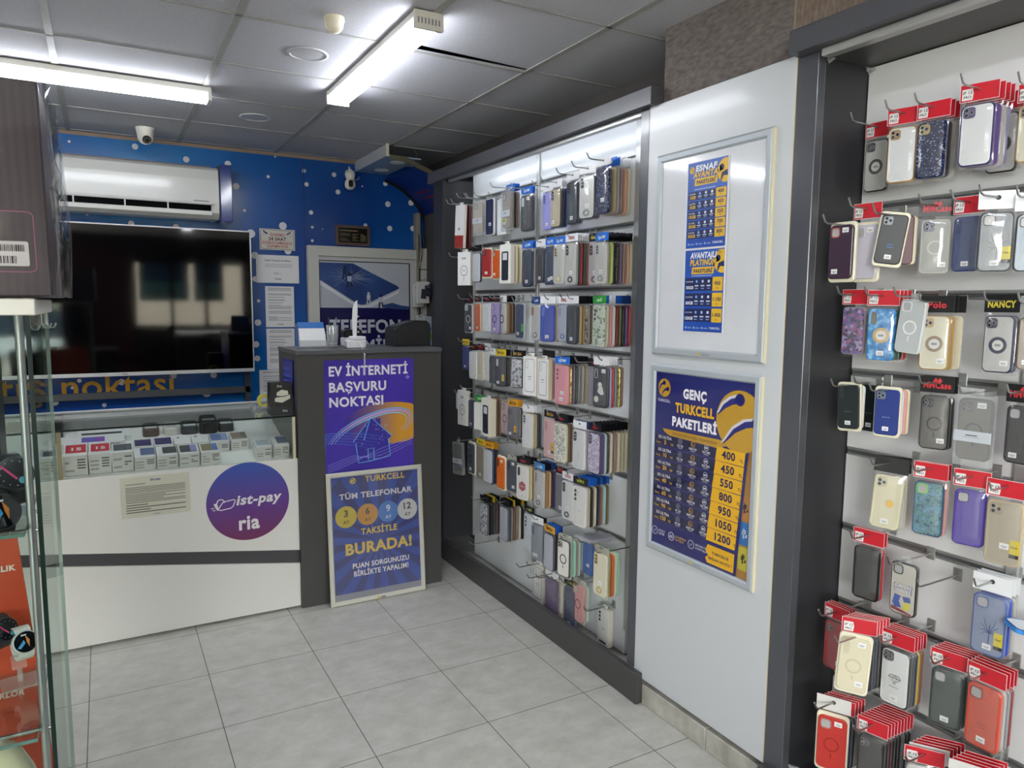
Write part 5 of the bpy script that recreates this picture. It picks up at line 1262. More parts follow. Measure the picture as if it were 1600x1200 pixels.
def case_parts(w, h, T, col, edge, cam, camc, ring, st, hd, tagc, kind, txt, bag, hs):
    """[(part name, mesh, part label)] of one packed phone case, front towards -y, centred on the origin"""
    key = (round(w, 3), round(h, 3), round(T, 4), col, edge, cam, camc, ring, st, hd, tagc, kind, txt, bag, round(hs, 2))
    if key in _case_cache: return _case_cache[key]
    out = []; rnd = random.Random(str(key)); f = -T/2
    def add(name, g, label=None, under=None): out.append((name, g.mesh(name), label, under))
    top = h/2
    if kind == 'card':                       # printed cardboard box
        g = MB(); g.bbox(-w/2, f, -h/2, w/2, T/2, h/2, flat(edge or '#e2ddd0', .45), .0015); g.rect(-w/2+.0015, -h/2+.0015, w/2-.0015, h/2-.0015, flat(col, .4), y=f-.0004); add('carton', g)
        g = MB()
        if ring == 'outline': g.ring(rr(-w*.36, -h*.4, w*.36, h*.44, w*.12), rr(-w*.345, -h*.39, w*.345, h*.43, w*.11), f-.001, f-.0004, M_INK); g.rect(-w*.14, -h*.02, w*.14, h*.0, M_GREYINK, y=f-.001); g.rect(-w*.1, -h*.08, w*.1, -h*.065, M_GREYINK, y=f-.001); g.ring(rr(-w*.3, h*.2, -w*.12, h*.39, w*.06), rr(-w*.285, h*.21, -w*.135, h*.38, w*.05), f-.001, f-.0004, M_GREYINK)
        if ring == 'oval': g.ring(circ(0, -h*.06, w*.28, 28, h*.16), circ(0, -h*.06, w*.255, 28, h*.145), f-.001, f-.0004, M_INK); g.rect(-w*.02, -h*.36, w*.02, -h*.26, M_GREYINK, y=f-.001); g.rect(-w*.12, -h*.03, w*.12, -h*.015, M_GREYINK, y=f-.001); g.rect(-w*.12, -h*.08, w*.12, -h*.065, M_GREYINK, y=f-.001)
        if ring == 'window': g.prism(rr(-w*.32, -h*.42, w*.3, h*.32, w*.1), f-.0012, f-.0004, flat('#33363e', .2)); g.rect(-w*.2, h*.1, w*.2, h*.28, flat('#c9cacc'), y=f-.0018)
        if ring == 'foot': g.rect(-w*.5+.001, -h*.5+.001, w*.5-.001, -h*.2, flat('#96322c'), y=f-.0008); g.rect(-w*.12, -h*.08, w*.1, -h*.02, M_GREYINK, y=f-.001)
        if ring == 'dots':
            for k in range(3): g.poly(circ(-w*.28, h*(.36-.1*k), w*.085, 12), M_INK, y=f-.001)
            g.rect(-w*.1, -h*.06, w*.12, -h*.04, M_GREYINK, y=f-.001); g.rect(-w*.3, -h*.45, w*.3, -h*.39, M_INK, y=f-.001)
        if txt: g.text(txt, 0, h*.28, h*.06, M_INK, y=f-.001, bold=.02)
        add('print', g)
    else:
        if kind in ('tray', 'blister'):
            m_ = M_CREAM if kind == 'tray' else see_through('blister_plastic', '#eef2ee', .1, .1, .35, '#dcdacb', .4)
            g = MB(); o_ = rr(-w*.56, -h*.56, w*.56, h*.56+(h*.09 if kind == 'blister' else .0), w*.16); g.prism(o_, T*.1, T*.75, m_, ch=.002)
            if kind == 'blister': g.prism([(x*.2, h*.62+z) for x, z in rr(-w*.5, -.003, w*.5, .003, .003)], T*.05, T*.09, M_BLACK)
            add('tray', g, 'pale plastic tray'); top = h*.56
        if kind == 'clearbox':
            g = MB(); g.bbox(-w*.56, f-.006, -h*.6, w*.56, T/2+.004, h*.56, M_CLEAR, .001); add('clear_box', g, 'clear plastic box'); top = h*.56
            g = MB(); g.rect(-w*.56, -h*.2, w*.56, -h*.02, flat('#b7bcc2', .3), y=f-.0068); g.rect(-w*.2, -h*.1, w*.15, -h*.085, M_INK, y=f-.0072); g.rect(-w*.3, -h*.13, w*.2, -h*.122, M_GREYINK, y=f-.0072); add('paper_band', g)
        g = MB(); o_ = rr(-w/2, -h/2, w/2, h/2, w*.17)
        if edge:
            g.prism(o_, f, T/2, cmat(edge), ch=.0018)
            k = 1-.09; g.prism([(x*k, z*(1-.045)) for x, z in o_], f-.0006, f+.0005, cmat(col))
        else: g.prism(o_, f, T/2, cmat(col), ch=.002)
        add('shell', g)
        if cam:
            g = MB(); cc = cmat(camc); lens = []
            if cam == 'sq':
                a_ = w*.36; x0, z1 = -w*.42, h*.455
                g.prism(rr(x0, z1-a_, x0+a_, z1, a_*.26), f-.003, f, cc, ch=.0008)
                ml = mat('lens_glass', '#0d0f14', .08)
                for fx, fz in ((.3, .3), (.3, .72), (.72, .5)): 
                    lg = MB() if hs > 1 else g; lens.append(lg)
                    lg.ring(circ(x0+a_*fx, z1-a_*fz, a_*.19, 16), circ(x0+a_*fx, z1-a_*fz, a_*.14, 16), f-.0042, f-.003, flat('#8a8c90', .25)); lg.poly(circ(x0+a_*fx, z1-a_*fz, a_*.145, 16), ml, y=f-.0036)
            elif cam == 'v':
                x0, z1 = -w*.40, h*.45; bw_, bh_ = w*.22, h*.24
                g.ring(rr(x0, z1-bh_, x0+bw_, z1, bw_*.4), rr(x0+bw_*.18, z1-bh_+bw_*.18, x0+bw_*.82, z1-bw_*.18, bw_*.3), f-.0025, f, cc)
                for k in range(3): g.poly(circ(x0+bw_/2, z1-bh_*(.2+.29*k), bw_*.24, 12), mat('lens_glass', '#0d0f14', .08), y=f-.001)
            elif cam == 'd':
                for k in range(3): g.prism(circ(-w*.29, h*(.38-.105*k), w*.075, 14), f-.002, f, cc)
                g.prism(circ(-w*.13, h*.35, w*.03, 8), f-.001, f, cc)
            elif cam == 'cut':
                x0, z1 = -w*.41, h*.455; a_ = w*.38; g.ring(rr(x0, z1-a_, x0+a_, z1, a_*.28), rr(x0+a_*.1, z1-a_*.9, x0+a_*.9, z1-a_*.1, a_*.22), f-.002, f, cc); g.poly(rr(x0+a_*.1, z1-a_*.9, x0+a_*.9, z1-a_*.1, a_*.22), flat('#a9a8a8', .3), y=f-.0008)
            elif cam == 'vc':
                x0, z1 = -w*.39, h*.44; g.prism(rr(x0, z1-h*.25, x0+w*.2, z1, w*.09), f-.001, f, cc)
            add('camera_frame', g)
            for lg in (lens if hs > 1 else ()): add('lens', lg, None, 'camera_frame')
        if ring and kind != 'card':
            rc, rp = ring; g = MB()
            if rp == 'mag':
                zc = -h*.02; g.ring(circ(0, zc, w*.27, 32), circ(0, zc, w*.21, 32), f-.0014, f, flat(rc, .25)); g.rect(-w*.025, zc-w*.52, w*.025, zc-w*.33, flat(rc, .25), y=f-.0012)
            elif rp == 'thick':
                zc = -h*.02; g.ring(circ(0, zc, w*.3, 32), circ(0, zc, w*.19, 32), f-.0014, f, flat(rc, .2)); g.poly(circ(0, zc, w*.19, 24), flat('#d6d6d2'), y=f-.0008); g.rect(-w*.1, zc-.003, w*.1, zc+.003, M_GREYINK, y=f-.0012)
            else:
                zc = -h*.36; g.ring(circ(0, zc, w*.2, 20, w*.15), circ(0, zc, w*.14, 20, w*.09), f-.003, f, flat(rc, .25))
            add('magnet_ring' if rp != 'hold' else 'finger_ring', g)
        if txt:
            g = MB(); lines_ = txt.split('|'); c_ = lines_[0]; 
            for k, s_ in enumerate(lines_[1:]): g.text(s_, 0, -h*.12-h*.055*k, h*.028 if len(s_) < 12 else h*.022, flat(c_), y=f-.0012, bold=.01, maxw=w*.7)
            add('lettering', g)
        for s_ in st:
            g = MB(); fx, fz = {'b': (-.0, -.36), 'l': (-.2, -.36), 'r': (.24, -.33), 'm': (.05, -.2), 't': (.2, .4)}[s_]
            x, z = fx*w, fz*h; a_ = w*.13; g.prism([(x-a_, z-a_*.7), (x+a_, z-a_*.7), (x+a_, z+a_*.7), (x-a_, z+a_*.7)], f-.0016, f-.0008, flat('#e3e3e3', .5)); g.rect(x-a_*.7, z-.001, x+a_*.7, z+.001, M_GREYINK, y=f-.0019); g.rect(x-a_*.5, z-a_*.4, x+a_*.5, z-a_*.25, M_GREYINK, y=f-.0019)
            add('price_sticker', g)
        if tagc:
            g = MB(); g.rect(w*.2, -h*.30, w*.46, -h*.08, flat(tagc), y=f-.0022); g.rect(w*.2, -h*.36, w*.46, -h*.30, M_INK, y=f-.0022); g.text('New', w*.33, -h*.2, h*.03, M_INK, y=f-.0026, bold=.02, maxw=w*.22); add('tag', g)
    hz = top
    if hd and hd != 'clear':
        bgc, tx, tc_ = HD[hd]; hh = hs*.034; W2 = w*(.54 if hs == 1 else .585)
        g = MB(); z0 = top+.008; g.box(-W2, -.0012, z0, W2, .0004, z0+hh, flat(bgc, .35))
        if hd in ('red', 'redwhite'):
            for x0, x1, za, zb in ((-W2, W2, z0, z0+.0012), (-W2, W2, z0+hh-.0012, z0+hh), (-W2, -W2+.0012, z0, z0+hh), (W2-.0012, W2, z0, z0+hh)): g.rect(x0, za, x1, zb, flat('#e4d7d6'), y=-.0016)
        if tx: g.text(tx, 0, z0+hh*.28, hh*.36, flat(tc_), y=-.0018, bold=.04, maxw=W2*1.6)
        if hd == 'blackred': g.poly([(-.012, z0+hh*.66), (-.004, z0+hh*.92), (0, z0+hh*.75), (.006, z0+hh*.92), (.012, z0+hh*.66)], flat('#c03038'), y=-.0018)
        add('header_card', g)
        if hd == 'red':
            g = MB(); g.prism([(-W2*.88, z0+hh*.1), (-W2*.34, z0+hh*.1), (-W2*.3, z0+hh*.45), (-W2*.36, z0+hh*.72), (-W2*.88, z0+hh*.72)], -.003, -.002, flat('#e3e1e0', .5)); g.text('iP 12', -W2*.6, z0+hh*.44, hh*.16, M_INK, y=-.0034, bold=.02); g.text('PRO', -W2*.6, z0+hh*.2, hh*.14, M_INK, y=-.0034, bold=.02); add('model_sticker', g, None, 'header_card')
        hz = z0+hh*.7
        if hd in ('white', 'redwhite'):
            g = MB(); g.prism(circ(0, z0+hh*.62, hh*.13, 10), -.002, -.0012, M_INK); add('hang_hole', g, None, 'header_card')
    elif kind in ('card', 'clearbox') or hd == 'clear':
        g = MB(); g.box(-w*.2, -.0006, top-.002, w*.2, .0006, top+.016, M_PAPER if kind == 'card' else M_CLEAR); add('hang_tab', g); hz = top+.011
    else: hz = top-.006
    if bag:
        zt = hz+.001 if hd == 'clear' else top+.010; bw_ = w*.545; zb = -h/2-.006; nx, nzz = 5, 9; g = MB(); vv = []
        for i in range(nzz+1):
            for j in range(nx+1):
                e_ = (j in (0, nx)) or (i in (0, nzz)); yy = (0 if e_ else (f-.0045+rnd.uniform(-.0016, .0016) if T > .009 else f-.0008+rnd.uniform(-.0003, .0003)))
                vv.append((-bw_+2*bw_*j/nx+(rnd.uniform(-.001, .001) if not e_ else 0), yy, zb+(zt-zb)*i/nzz))
        g.add(vv, [(i*(nx+1)+j, i*(nx+1)+j+1, (i+1)*(nx+1)+j+1, (i+1)*(nx+1)+j) for i in range(nzz) for j in range(nx)], M_BAG, True)
        add('clear_bag', g, 'clear plastic bag')
    _case_cache[key] = (out, hz)
    return _case_cache[key]

ORD = ['first', 'second', 'third', 'fourth', 'fifth', 'sixth', 'seventh', 'eighth', 'ninth']
STATE = {}
def begin(xb, rack, row, group): STATE.update(xb=xb, rack=rack, row=row, group=group)
def place(parts, name, label, cat, c, yaw, roll=0.0):
    t = thing(name, label, cat, c, rot=(0, roll, R90+yaw), group=STATE['group'])
    done = {}
    for nm, me, lb, un in parts: done[nm] = part(nm, me, done.get(un, t), lb)
    return t
def hook(label, y, z, xf, ext=.05):
    xb = STATE['xb']
    t = thing('peg_hook', label, 'hook', (xb, y, z), group='steel hooks on the '+STATE['rack'])
    g = MB(); L = xb-xf+ext
    g.tube([(-.002, 0, 0), (-L+.02, 0, 0), (-L+.008, 0, .004), (-L-.004, 0, .024)], .0027, M_STEEL, 6); part('rod', g, t)
    g = MB(); g.bbox(-.004, -.012, -.016, .0, .012, .02, M_ALU, .001); part('back_plate', g, t)
    return t
def case(u0, u1, v0, v1, desc, short, col, d=.15, edge=None, cam=None, camc='#26272b', ring=None, st='', hd=None, tagc=None, kind='case', txt=None, bag=None, behind=(), T=None, ext=.045, ratio=.49, roll=0.0, hooked=True, hs=None):
    """a packed case whose front fills the frame box u0..u1, v0..v1 at depth d from the back board; behind: (right edge u, colour[, header]) of those hanging after it"""
    hs = hs or (1.3 if STATE['xb'] == XB2 else 1.0)
    xb = STATE['xb']; x = xb-d; um, vm = (u0+u1)/2, (v0+v1)/2
    T = T or (.026 if kind == 'card' else .011)
    tp, bt = at(um, v0, 'x', x), at(um, v1, 'x', x); h = tp.z-bt.z; w = h*ratio
    if kind in ('tray', 'blister'): h /= 1.12; w = h*ratio
    if kind == 'clearbox': h /= 1.16; w = h*ratio
    wide = w*(1.12 if kind in ('tray', 'blister', 'clearbox') else 1)
    c = at(um, vm, 'x', x)
    def span(yaw, cc):
        ca, sa = math.cos(R90+yaw), math.sin(R90+yaw)
        us = [proj(cc+Vector((ca*s_*wide/2, sa*s_*wide/2, 0)))[0] for s_ in (-1, 1)]; return us
    lo, hi = 0.0, math.radians(34)
    for _ in range(24):
        m_ = (lo+hi)/2; a_, b_ = span(m_, c)
        if b_-a_ < u1-u0: lo = m_
        else: hi = m_
    yaw = (lo+hi)/2
    for _ in range(4):
        a_, b_ = span(yaw, c); s_ = ((u0-a_)+(u1-b_))/2 if b_-a_ < (u1-u0)*1.12 else (u0-a_)
        c.y -= s_*wide/max(b_-a_, 1)*math.cos(yaw)*.9
    zc = c.z; c.z = (tp.z+bt.z)/2
    if hd is None and kind == 'case': hd = 'clear'
    if bag is None: bag = kind == 'case' and hd is not None
    parts, hz = case_parts(w, h, T, col, edge, cam, camc, ring, st, hd, tagc, kind, txt, bag, hs)
    if xb == XB2: ext = max(ext, .085)
    name = {'card': 'boxed_phone_case'}.get(kind, 'phone_case'); row, rack = STATE['row'], STATE['rack']
    place(parts, name, '%s, %s row of the %s' % (desc, row, rack), 'phone case', c, yaw, roll)
    if hooked: hook('steel hook carrying the %s, %s row of the %s' % (short, row, rack), c.y, c.z+hz-.003, x, ext)
    # the ones hung behind it on the same hook
    ca, sa = math.cos(R90+yaw), math.sin(R90+yaw)
    re_ = c+Vector((ca*wide/2, sa*wide/2, 0)); ub = proj(re_)[0]; per = (proj(re_+Vector((.01, 0, 0)))[0]-ub)/.01
    cnt = {}
    for k, bspec in enumerate(behind):
        u_, cn = bspec[0], bspec[1]; h2 = bspec[2] if len(bspec) > 2 else (hd if hd != 'clear' else None)
        dx = (u_-ub)/per; dx = max(dx, (T/2+.008) if k == 0 else last+.0098); last = dx
        if x+dx > xb-.009: dx = xb-.009-x
        cc = cn if cn in PAT else CN[cn]
        ps, _ = case_parts(w, h, .0085, cc, None, None, '#26272b', None, '', h2, None, 'case', None, h2 is not None, hs)
        place(ps, 'phone_case', '%s case hung %s behind the %s, %s row of %s' % (cn, ORD[k], short, row, rack), 'phone case', c+Vector((dx, 0, .0)), yaw, 0)
def empty_hook(u, v, label, x=1.82):
    p = at(u, v, 'x', x); t = hook(label, p.y, p.z-.024, x+.0, .0); return t

LR = 'long rack'
G1 = 'phone cases on the long rack'
# ---- top row
begin(XB, LR, 'top', G1)
case(713, 727, 321, 388, 'long white box with dark red foot', 'white red-footed box', '#dfe0e2', .185, kind='card', ring='foot', ratio=.36, T=.02, roll=.06, behind=[(735, 'maroon'), (738, 'brown')], ext=.06)
case(741, 756, 312, 368, 'boxed beige case with lilac corners', 'beige boxed case', '#b7aa9c', .16, kind='clearbox', cam='cut', camc='#6e6a70', ring=('#c9bfb2', 'mag'), ext=.09, T=.012)
case(760, 769, 311, 368, 'boxed navy case in white sleeve', 'navy sleeved case', '#20294a', .13, edge='#dfe0e4', hd=None, bag=False, st='m', behind=[(774, 'grey'), (777, 'dark grey'), (780, 'grey')], ext=.1)
case(780, 794, 311, 367, 'plain white boxed case beside the yellow-tagged one', 'plain white box', '#dcdfe4', .12, kind='card', ring='', ext=.09)
case(786, 800, 296, 360, 'taupe boxed case with a yellow sticker', 'taupe boxed case', '#8f8378', .165, kind='clearbox', cam='cut', camc='#3c3a3c', ring=('#a39890', 'mag'), st='l', behind=[(805, 'black', 'blue'), (809, 'brown', 'blue'), (812, 'grey', 'blue')], ext=.10, T=.014)
case(815, 831, 305, 361, 'black camouflage case under a blue header', 'black camouflage case', 'camo', .12, cam='vc', camc='#c9cace', st='t', hd='blue', behind=[(835, 'dark grey')], ext=.09)
case(849, 861, 302, 359, 'lavender case with a white header', 'lavender case', '#8f8fd6', .125, cam='v', camc='#6b6bb8', st='b', hd='white', behind=[(864, 'lavender')], ext=.09)
case(862, 877, 295, 355, 'champagne case with dark sides', 'champagne case', '#b3a88f', .125, edge='#37363a', cam='v', camc='#4a4642', st='l', hd='white', behind=[(881, 'dark'), (886, 'blue')], ext=.09)
case(887, 903, 284, 350, 'blue-black case with small white sticker', 'blue-black case', '#232c38', .125, cam='v', camc='#1a1d22', st='b', hd='white', behind=[(907, 'black'), (910, 'grey')], ext=.09)
case(906, 930, 274, 342, 'clear case with black frame and ring holder', 'black-framed ring case', 'clear', .13, edge='#2b2c30', cam='v', camc='#38383c', ring=('#7d8088', 'hold'), st='m', hd='white', behind=[(934, 'black'), (937, 'purple')], ext=.085)
case(932, 953, 262, 334, 'navy glitter case', 'navy glitter case', 'glitter navy', .13, st='m', hd='white', behind=[(962, 'beige', 'blue'), (967, 'silver', 'blue'), (972, 'mauve', 'white'), (979, 'peach', 'white'), (984, 'cream', 'white')], ext=.085)
# ---- second row
begin(XB, LR, 'second', G1)
case(717, 737, 394, 446, 'white box with letters and oval outline', 'white oval-print box', '#e4e5e6', .185, kind='card', ring='oval', txt='SZR', ext=.035, ratio=.47)
case(739, 752, 395, 441, 'white case with black trim under a black header', 'black-trimmed white case', '#cdd2da', .17, edge='#202126', st='m', hd='black', ext=.03)
case(753, 769, 387, 435, 'red silicone case in a white tray', 'red silicone case', '#9c2f30', .16, kind='tray', cam='sq', camc='#7d2426', st='b', ext=.03)
case(770, 782, 389, 437, 'orange silicone case in a tray', 'orange silicone case', '#cb5a22', .15, kind='tray', cam='cut', camc='#b04a1a', st='l', ext=.03)
case(784, 801, 382, 443, 'white box with a black phone picture', 'phone-picture box', '#e3e2dd', .16, kind='card', ring='window', behind=[(808, 'cream', None), (815, 'cream', None)], ext=.03)
case(817, 832, 390, 448, 'navy case with blue header and white sticker', 'stickered navy case', '#1f2c46', .15, st='b', hd='blue', behind=[(836, 'silver'), (838, 'grey')], ext=.03)
case(838, 850, 388, 442, 'black case with white header at the upright', 'black upright case', '#20222a', .15, st='b', hd='white', ext=.03)
case(852, 865, 385, 445, 'dark blue striped case under a blue header', 'dark blue case', '#26354f', .15, st='br', hd='blue', ext=.03)
case(866, 883, 384, 444, 'grey clear case with gold camera frame', 'gold-camera clear case', 'clear', .15, cam='v', camc='#b59a5a', ring=('#c9bd6a', 'hold'), st='b', hd='blue', ext=.03)
case(884, 899, 380, 446, 'grey clear case with black ring holder', 'black-ringed clear case', 'clear', .15, edge='#9a9a98', cam='v', camc='#1d1d20', ring=('#202024', 'hold'), st='m', hd='whitered', behind=[(902, 'dark'), (909, 'red'), (914, 'dark grey'), (918, 'bronze'), (921, 'orange red')], ext=.03)
case(921, 932, 380, 446, 'pinkish clear case with dark camera frame', 'pinkish clear case', '#a39a9c', .15, cam='v', camc='#2c2024', ring=('#5b3c48', 'hold'), st='m', hd='blackyellow', ext=.03)
case(931, 949, 379, 444, 'grey clear case with silver ring holder, blue header', 'silver-ringed clear case', 'clear', .16, cam='v', camc='#9a9da2', ring=('#8d9096', 'hold'), st='m', hd='blue', behind=[(957, 'lime', 'black'), (965, 'glitter dark', 'black'), (971, 'purple grey', 'black'), (976, 'mauve', 'black'), (983, 'peach', 'black'), (987, 'cream', 'black')], ext=.03)
# ---- third row
begin(XB, LR, 'third', G1)
case(727, 739, 475, 520, 'black magnetic case in a clear tray', 'black magnetic case', '#22242c', .18, edge='#c9c9c9', cam='cut', camc='#cfd2d6', ring=('#d5d5d5', 'mag'), st='r', hd='polo', ext=.07)
case(742, 752, 474, 518, 'burnt orange case', 'burnt orange case', '#c45a25', .17, edge='#d9c5a6', st='b', hd='polo', ext=.05)
case(755, 768, 474, 518, 'clear case with black side key', 'clear side-key case', 'clear white', .16, st='b', hd='polo', ext=.05)
case(768, 780, 474, 521, 'purple case with a magnet ring', 'purple ring case', '#9d8fc4', .15, cam='cut', camc='#7a6aa8', ring=('#4b3f86', 'mag'), st='b', hd='polo', ext=.04)
case(780, 789, 474, 521, 'clear case with grey magnet ring', 'grey ring case', 'clear', .13, cam='cut', camc='#8b8b8b', ring=('#55585c', 'thick'), hd='white', behind=[(793, 'gold', 'polo'), (797, 'brown', 'polo'), (801, 'bronze', 'polo'), (804, 'black', 'polo')], ext=.06)
case(807, 820, 474, 529, 'navy case in a clear box with green tag', 'green-tagged navy case', '#222f58', .14, edge='#b9c2c6', st='l', hd=None, tagc='#3fae4a', bag=True, ext=.05)
case(831, 841, 477, 531, 'clear case with bronze camera at the upright', 'bronze-camera case', 'clear', .15, cam='v', camc='#b5703c', ring=('#6d7078', 'hold'), st='b', hd='navy', behind=[(844, 'dark')], ext=.03)
case(845, 867, 477, 534, 'royal blue case under a white header', 'royal blue case', '#2742a6', .16, cam='vc', camc='#5a6fc0', st='b', hd='white', behind=[(872, 'beige'), (876, 'silver')], ext=.02)
case(873, 883, 477, 533, 'bluish clear case with small ring', 'bluish clear case', '#a6aebd', .14, cam='vc', camc='#8a94aa', ring=('#6f7ea8', 'hold'), hd='whitered', ext=.02)
case(887, 902, 477, 538, 'slate black case under a white header', 'slate black case', '#252c37', .155, st='b', hd='white', behind=[(908, 'beige', 'polo'), (913, 'gold', 'polo'), (917, 'floral grey', 'polo'), (921, 'silver', 'polo'), (925, 'brown', 'polo')], ext=.03)
case(927, 942, 477, 542, 'pale green case with tree print, green header', 'tree-print case', 'trees', .155, cam='d', camc='#2c2f30', st='r', hd='green', behind=[(949, 'cream', 'blue'), (955, 'pink', 'white'), (960, 'white', 'white'), (965, 'dark red', 'blue'), (970, 'olive', 'blue'), (975, 'black', 'navy'), (980, 'purple', 'navy'), (985, 'red', 'navy')], ext=.03)
# ---- fourth row
begin(XB, LR, 'fourth', G1)
case(723, 733, 541, 577, 'dark blue case with yellow header at the far side', 'far dark blue case', '#1f2f78', .17, st='b', hd='yellow', ext=.05)
case(734, 746, 549, 592, 'frosted clear case under a black header', 'frosted clear case', 'clear white', .17, st='b', hd='polo', ext=.06)
case(747, 756, 549, 594, 'clear case with gold glitter dots', 'gold-dotted clear case', 'clear cream', .16, st='b', hd='blackred', ext=.03)
case(756, 766, 549, 594, 'clear case with grey pattern', 'grey-patterned clear case', 'clear white', .15, st='l', hd='white', ext=.03)
case(766, 775, 556, 599, 'dark grey case with clear window', 'windowed grey case', '#4b4d52', .15, cam='v', camc='#3a3b3e', hd='white', ext=.03)
case(775, 790, 558, 604, 'black ribbed case, yellow header and tag', 'yellow-tagged black case', '#2e3138', .165, cam='vc', camc='#c9cacc', st='l', hd='yellow', tagc='#c9b62c', behind=[(794, 'black', 'black'), (797, 'dark', 'black')], ext=.03)
case(800, 817, 560, 606, 'grey floral case under a black and gold header', 'grey floral case', 'floral grey', .16, edge='#2c2f3a', st='t', hd='gold', behind=[(820, 'black')], ext=.03)
case(820, 841, 557, 618, 'white box with phone outline, nearer the floral case', 'first outline box', '#e3e3e2', .17, kind='card', ring='outline', edge='#e2d2b8', ext=.03)
case(843, 860, 561, 624, 'white box with phone outline, beside the pink case', 'second outline box', '#e0e0df', .165, kind='card', ring='outline', edge='#e2d2b8', behind=[(866, 'mauve', 'black')], ext=.03)
case(868, 889, 571, 632, 'pink case under a blue header', 'pink case', '#d98f9b', .17, edge='#d9938f', cam='d', camc='#8a4c5c', st='bm', hd='blue', behind=[(893, 'gold foil', 'black'), (898, 'purple grey', 'black'), (902, 'dark', 'black'), (906, 'grey', 'black'), (912, 'silver', 'black'), (918, 'beige', 'black')], ext=.015)
case(919, 928, 575, 634, 'grey case with purple lettering', 'grey lettered case', '#8a878c', .15, txt='#4a4458|SUGAR|MILK', hd='polo', ext=.1)
case(928, 951, 573, 637, 'black case with white painted shapes', 'white-on-black case', '#2a2d35', .17, cam='v', camc='#9a9ca0', st='t', hd='white', behind=[(955, 'lavender', 'white'), (959, 'red', 'white'), (963, 'grey', 'white'), (969, 'lime foil', 'clear'), (973, 'copper', 'clear')], ext=.02)
# ---- fifth row
begin(XB, LR, 'fifth', G1)
case(713, 722, 612, 641, 'clear blister pack at the far side', 'far clear pack', 'clear white', .16, kind='blister', ext=.03)
case(718, 732, 610, 664, 'white box with letters and oval outline', 'white oval-print box', '#e2e3e4', .19, kind='card', ring='oval', txt='SZR', ext=.02, ratio=.47)
case(733, 742, 625, 668, 'navy case beside the lettered white box', 'navy case', '#27345c', .18, st='b', ext=.02)
case(743, 757, 629, 671, 'plain white box with green header', 'green-headed white box', '#d9d8d4', .175, kind='card', ring='', hd='green', ext=.02)
case(757, 768, 622, 681, 'white box with a dark window', 'dark-window box', '#dedcd5', .18, kind='card', ring='window', T=.04, edge='#e0d8c2', behind=[(777, 'brown', None), (782, 'bronze', None)], ext=.02)
case(784, 794, 628, 677, 'pinkish clear case with a ring cut-out', 'ring cut-out case', '#b39ba0', .165, cam='cut', camc='#8a7278', ring=('#6a5a60', 'mag'), ext=.03)
case(794, 809, 637, 684, 'graphite case, orange header and tag', 'graphite case', '#5a5d63', .165, edge='#6b6d71', cam='sq', camc='#4a4c52', st='l', hd='orange', tagc='#d69b2a', behind=[(813, 'grey'), (816, 'dark')], ext=.02)
case(817, 834, 646, 700, 'clear case with cream edges, white header', 'cream-edged clear case', 'clear white', .17, edge='#cbbf98', cam='v', camc='#8f9095', st='b', hd='white', behind=[(838, 'beige'), (841, 'dark'), (845, 'navy')], ext=.01)
case(851, 868, 655, 715, 'rose pink case under a black and gold header', 'rose pink case', '#d3aaa8', .16, cam='vc', camc='#b98a8a', st='b', hd='gold', tagc='#d0a52a', ext=.02)
case(867, 886, 662, 722, 'white and grey floral case with cream edge', 'cream floral case', 'floral cream', .165, edge='#d6cfae', cam='vc', camc='#a5a8a2', st='b', hd='polo', behind=[(890, 'brown', 'gold'), (895, 'bronze', 'gold')], ext=.02)
case(896, 915, 672, 733, 'white case with dark camera pill, white header', 'white case', '#d5d5d8', .175, cam='v', camc='#23242c', txt='#9a9a9e|soft|cover', hd='white', behind=[(920, 'silver', 'navy')], ext=.0)
case(921, 938, 676, 740, 'lilac doodle case under a black header', 'lilac doodle case', 'lilac doodle', .17, edge='#4b3a5c', cam='v', camc='#4a4560', st='l', hd='polo', behind=[(942, 'purple'), (947, 'pale blue'), (951, 'glitter dark'), (956, 'cream'), (962, 'mauve'), (968, 'cream'), (974, 'sand'), (980, 'cream')], ext=.01)
# ---- sixth row
begin(XB, LR, 'sixth', G1)
case(710, 724, 690, 740, 'boxed black case with a blue label', 'blue-labelled black case', '#2b2f3a', .19, kind='clearbox', tagc='#2f68b8', st='', ext=.0, T=.014, roll=-.05)
case(731, 741, 690, 741, 'dark magnetic case in a cream tray', 'cream-tray magnetic case', '#4a505c', .185, kind='tray', cam='sq', camc='#2b2f3c', ring=('#25282e', 'mag'), st='b', ext=.0)
case(746, 757, 697, 748, 'taupe clear case', 'taupe clear case', '#8c8375', .175, edge='#b5a98e', st='b', hd='yellow', ext=.0)
case(757, 771, 702, 755, 'white case with a slate frame', 'slate-framed case', '#c9ccd2', .18, edge='#3b4050', hd='orange', behind=[(775, 'navy'), (778, 'dark')], ext=.0)
case(777, 789, 712, 766, 'bright orange case in a white tray', 'bright orange case', '#d2692b', .175, kind='tray', cam='vc', camc='#5a3018', st='t', behind=[(792, 'white', None)], ext=.0)
case(792, 808, 716, 771, 'dark grey case in a clear tray', 'dark grey tray case', '#4c4f57', .175, kind='blister', cam='vc', camc='#33353b', st='tr', ext=.0)
case(808, 827, 727, 781, 'white case with a red badge', 'red-badged case', '#d9d7d6', .175, edge='#d6cda9', cam='vc', camc='#23242a', st='b', hd='polo', behind=[(831, 'cream'), (835, 'gold'), (838, 'dark')], ext=.0)
case(836, 850, 736, 793, 'grey clear case under a blue and lime header', 'lime-headed clear case', 'clear', .165, cam='vc', camc='#8d8275', ring=('#7c7e84', 'hold'), st='m', hd='bluelime', behind=[(855, 'gold', 'black'), (860, 'peach', 'black'), (864, 'dark', 'navy'), (868, 'purple', 'navy')], ext=.03)
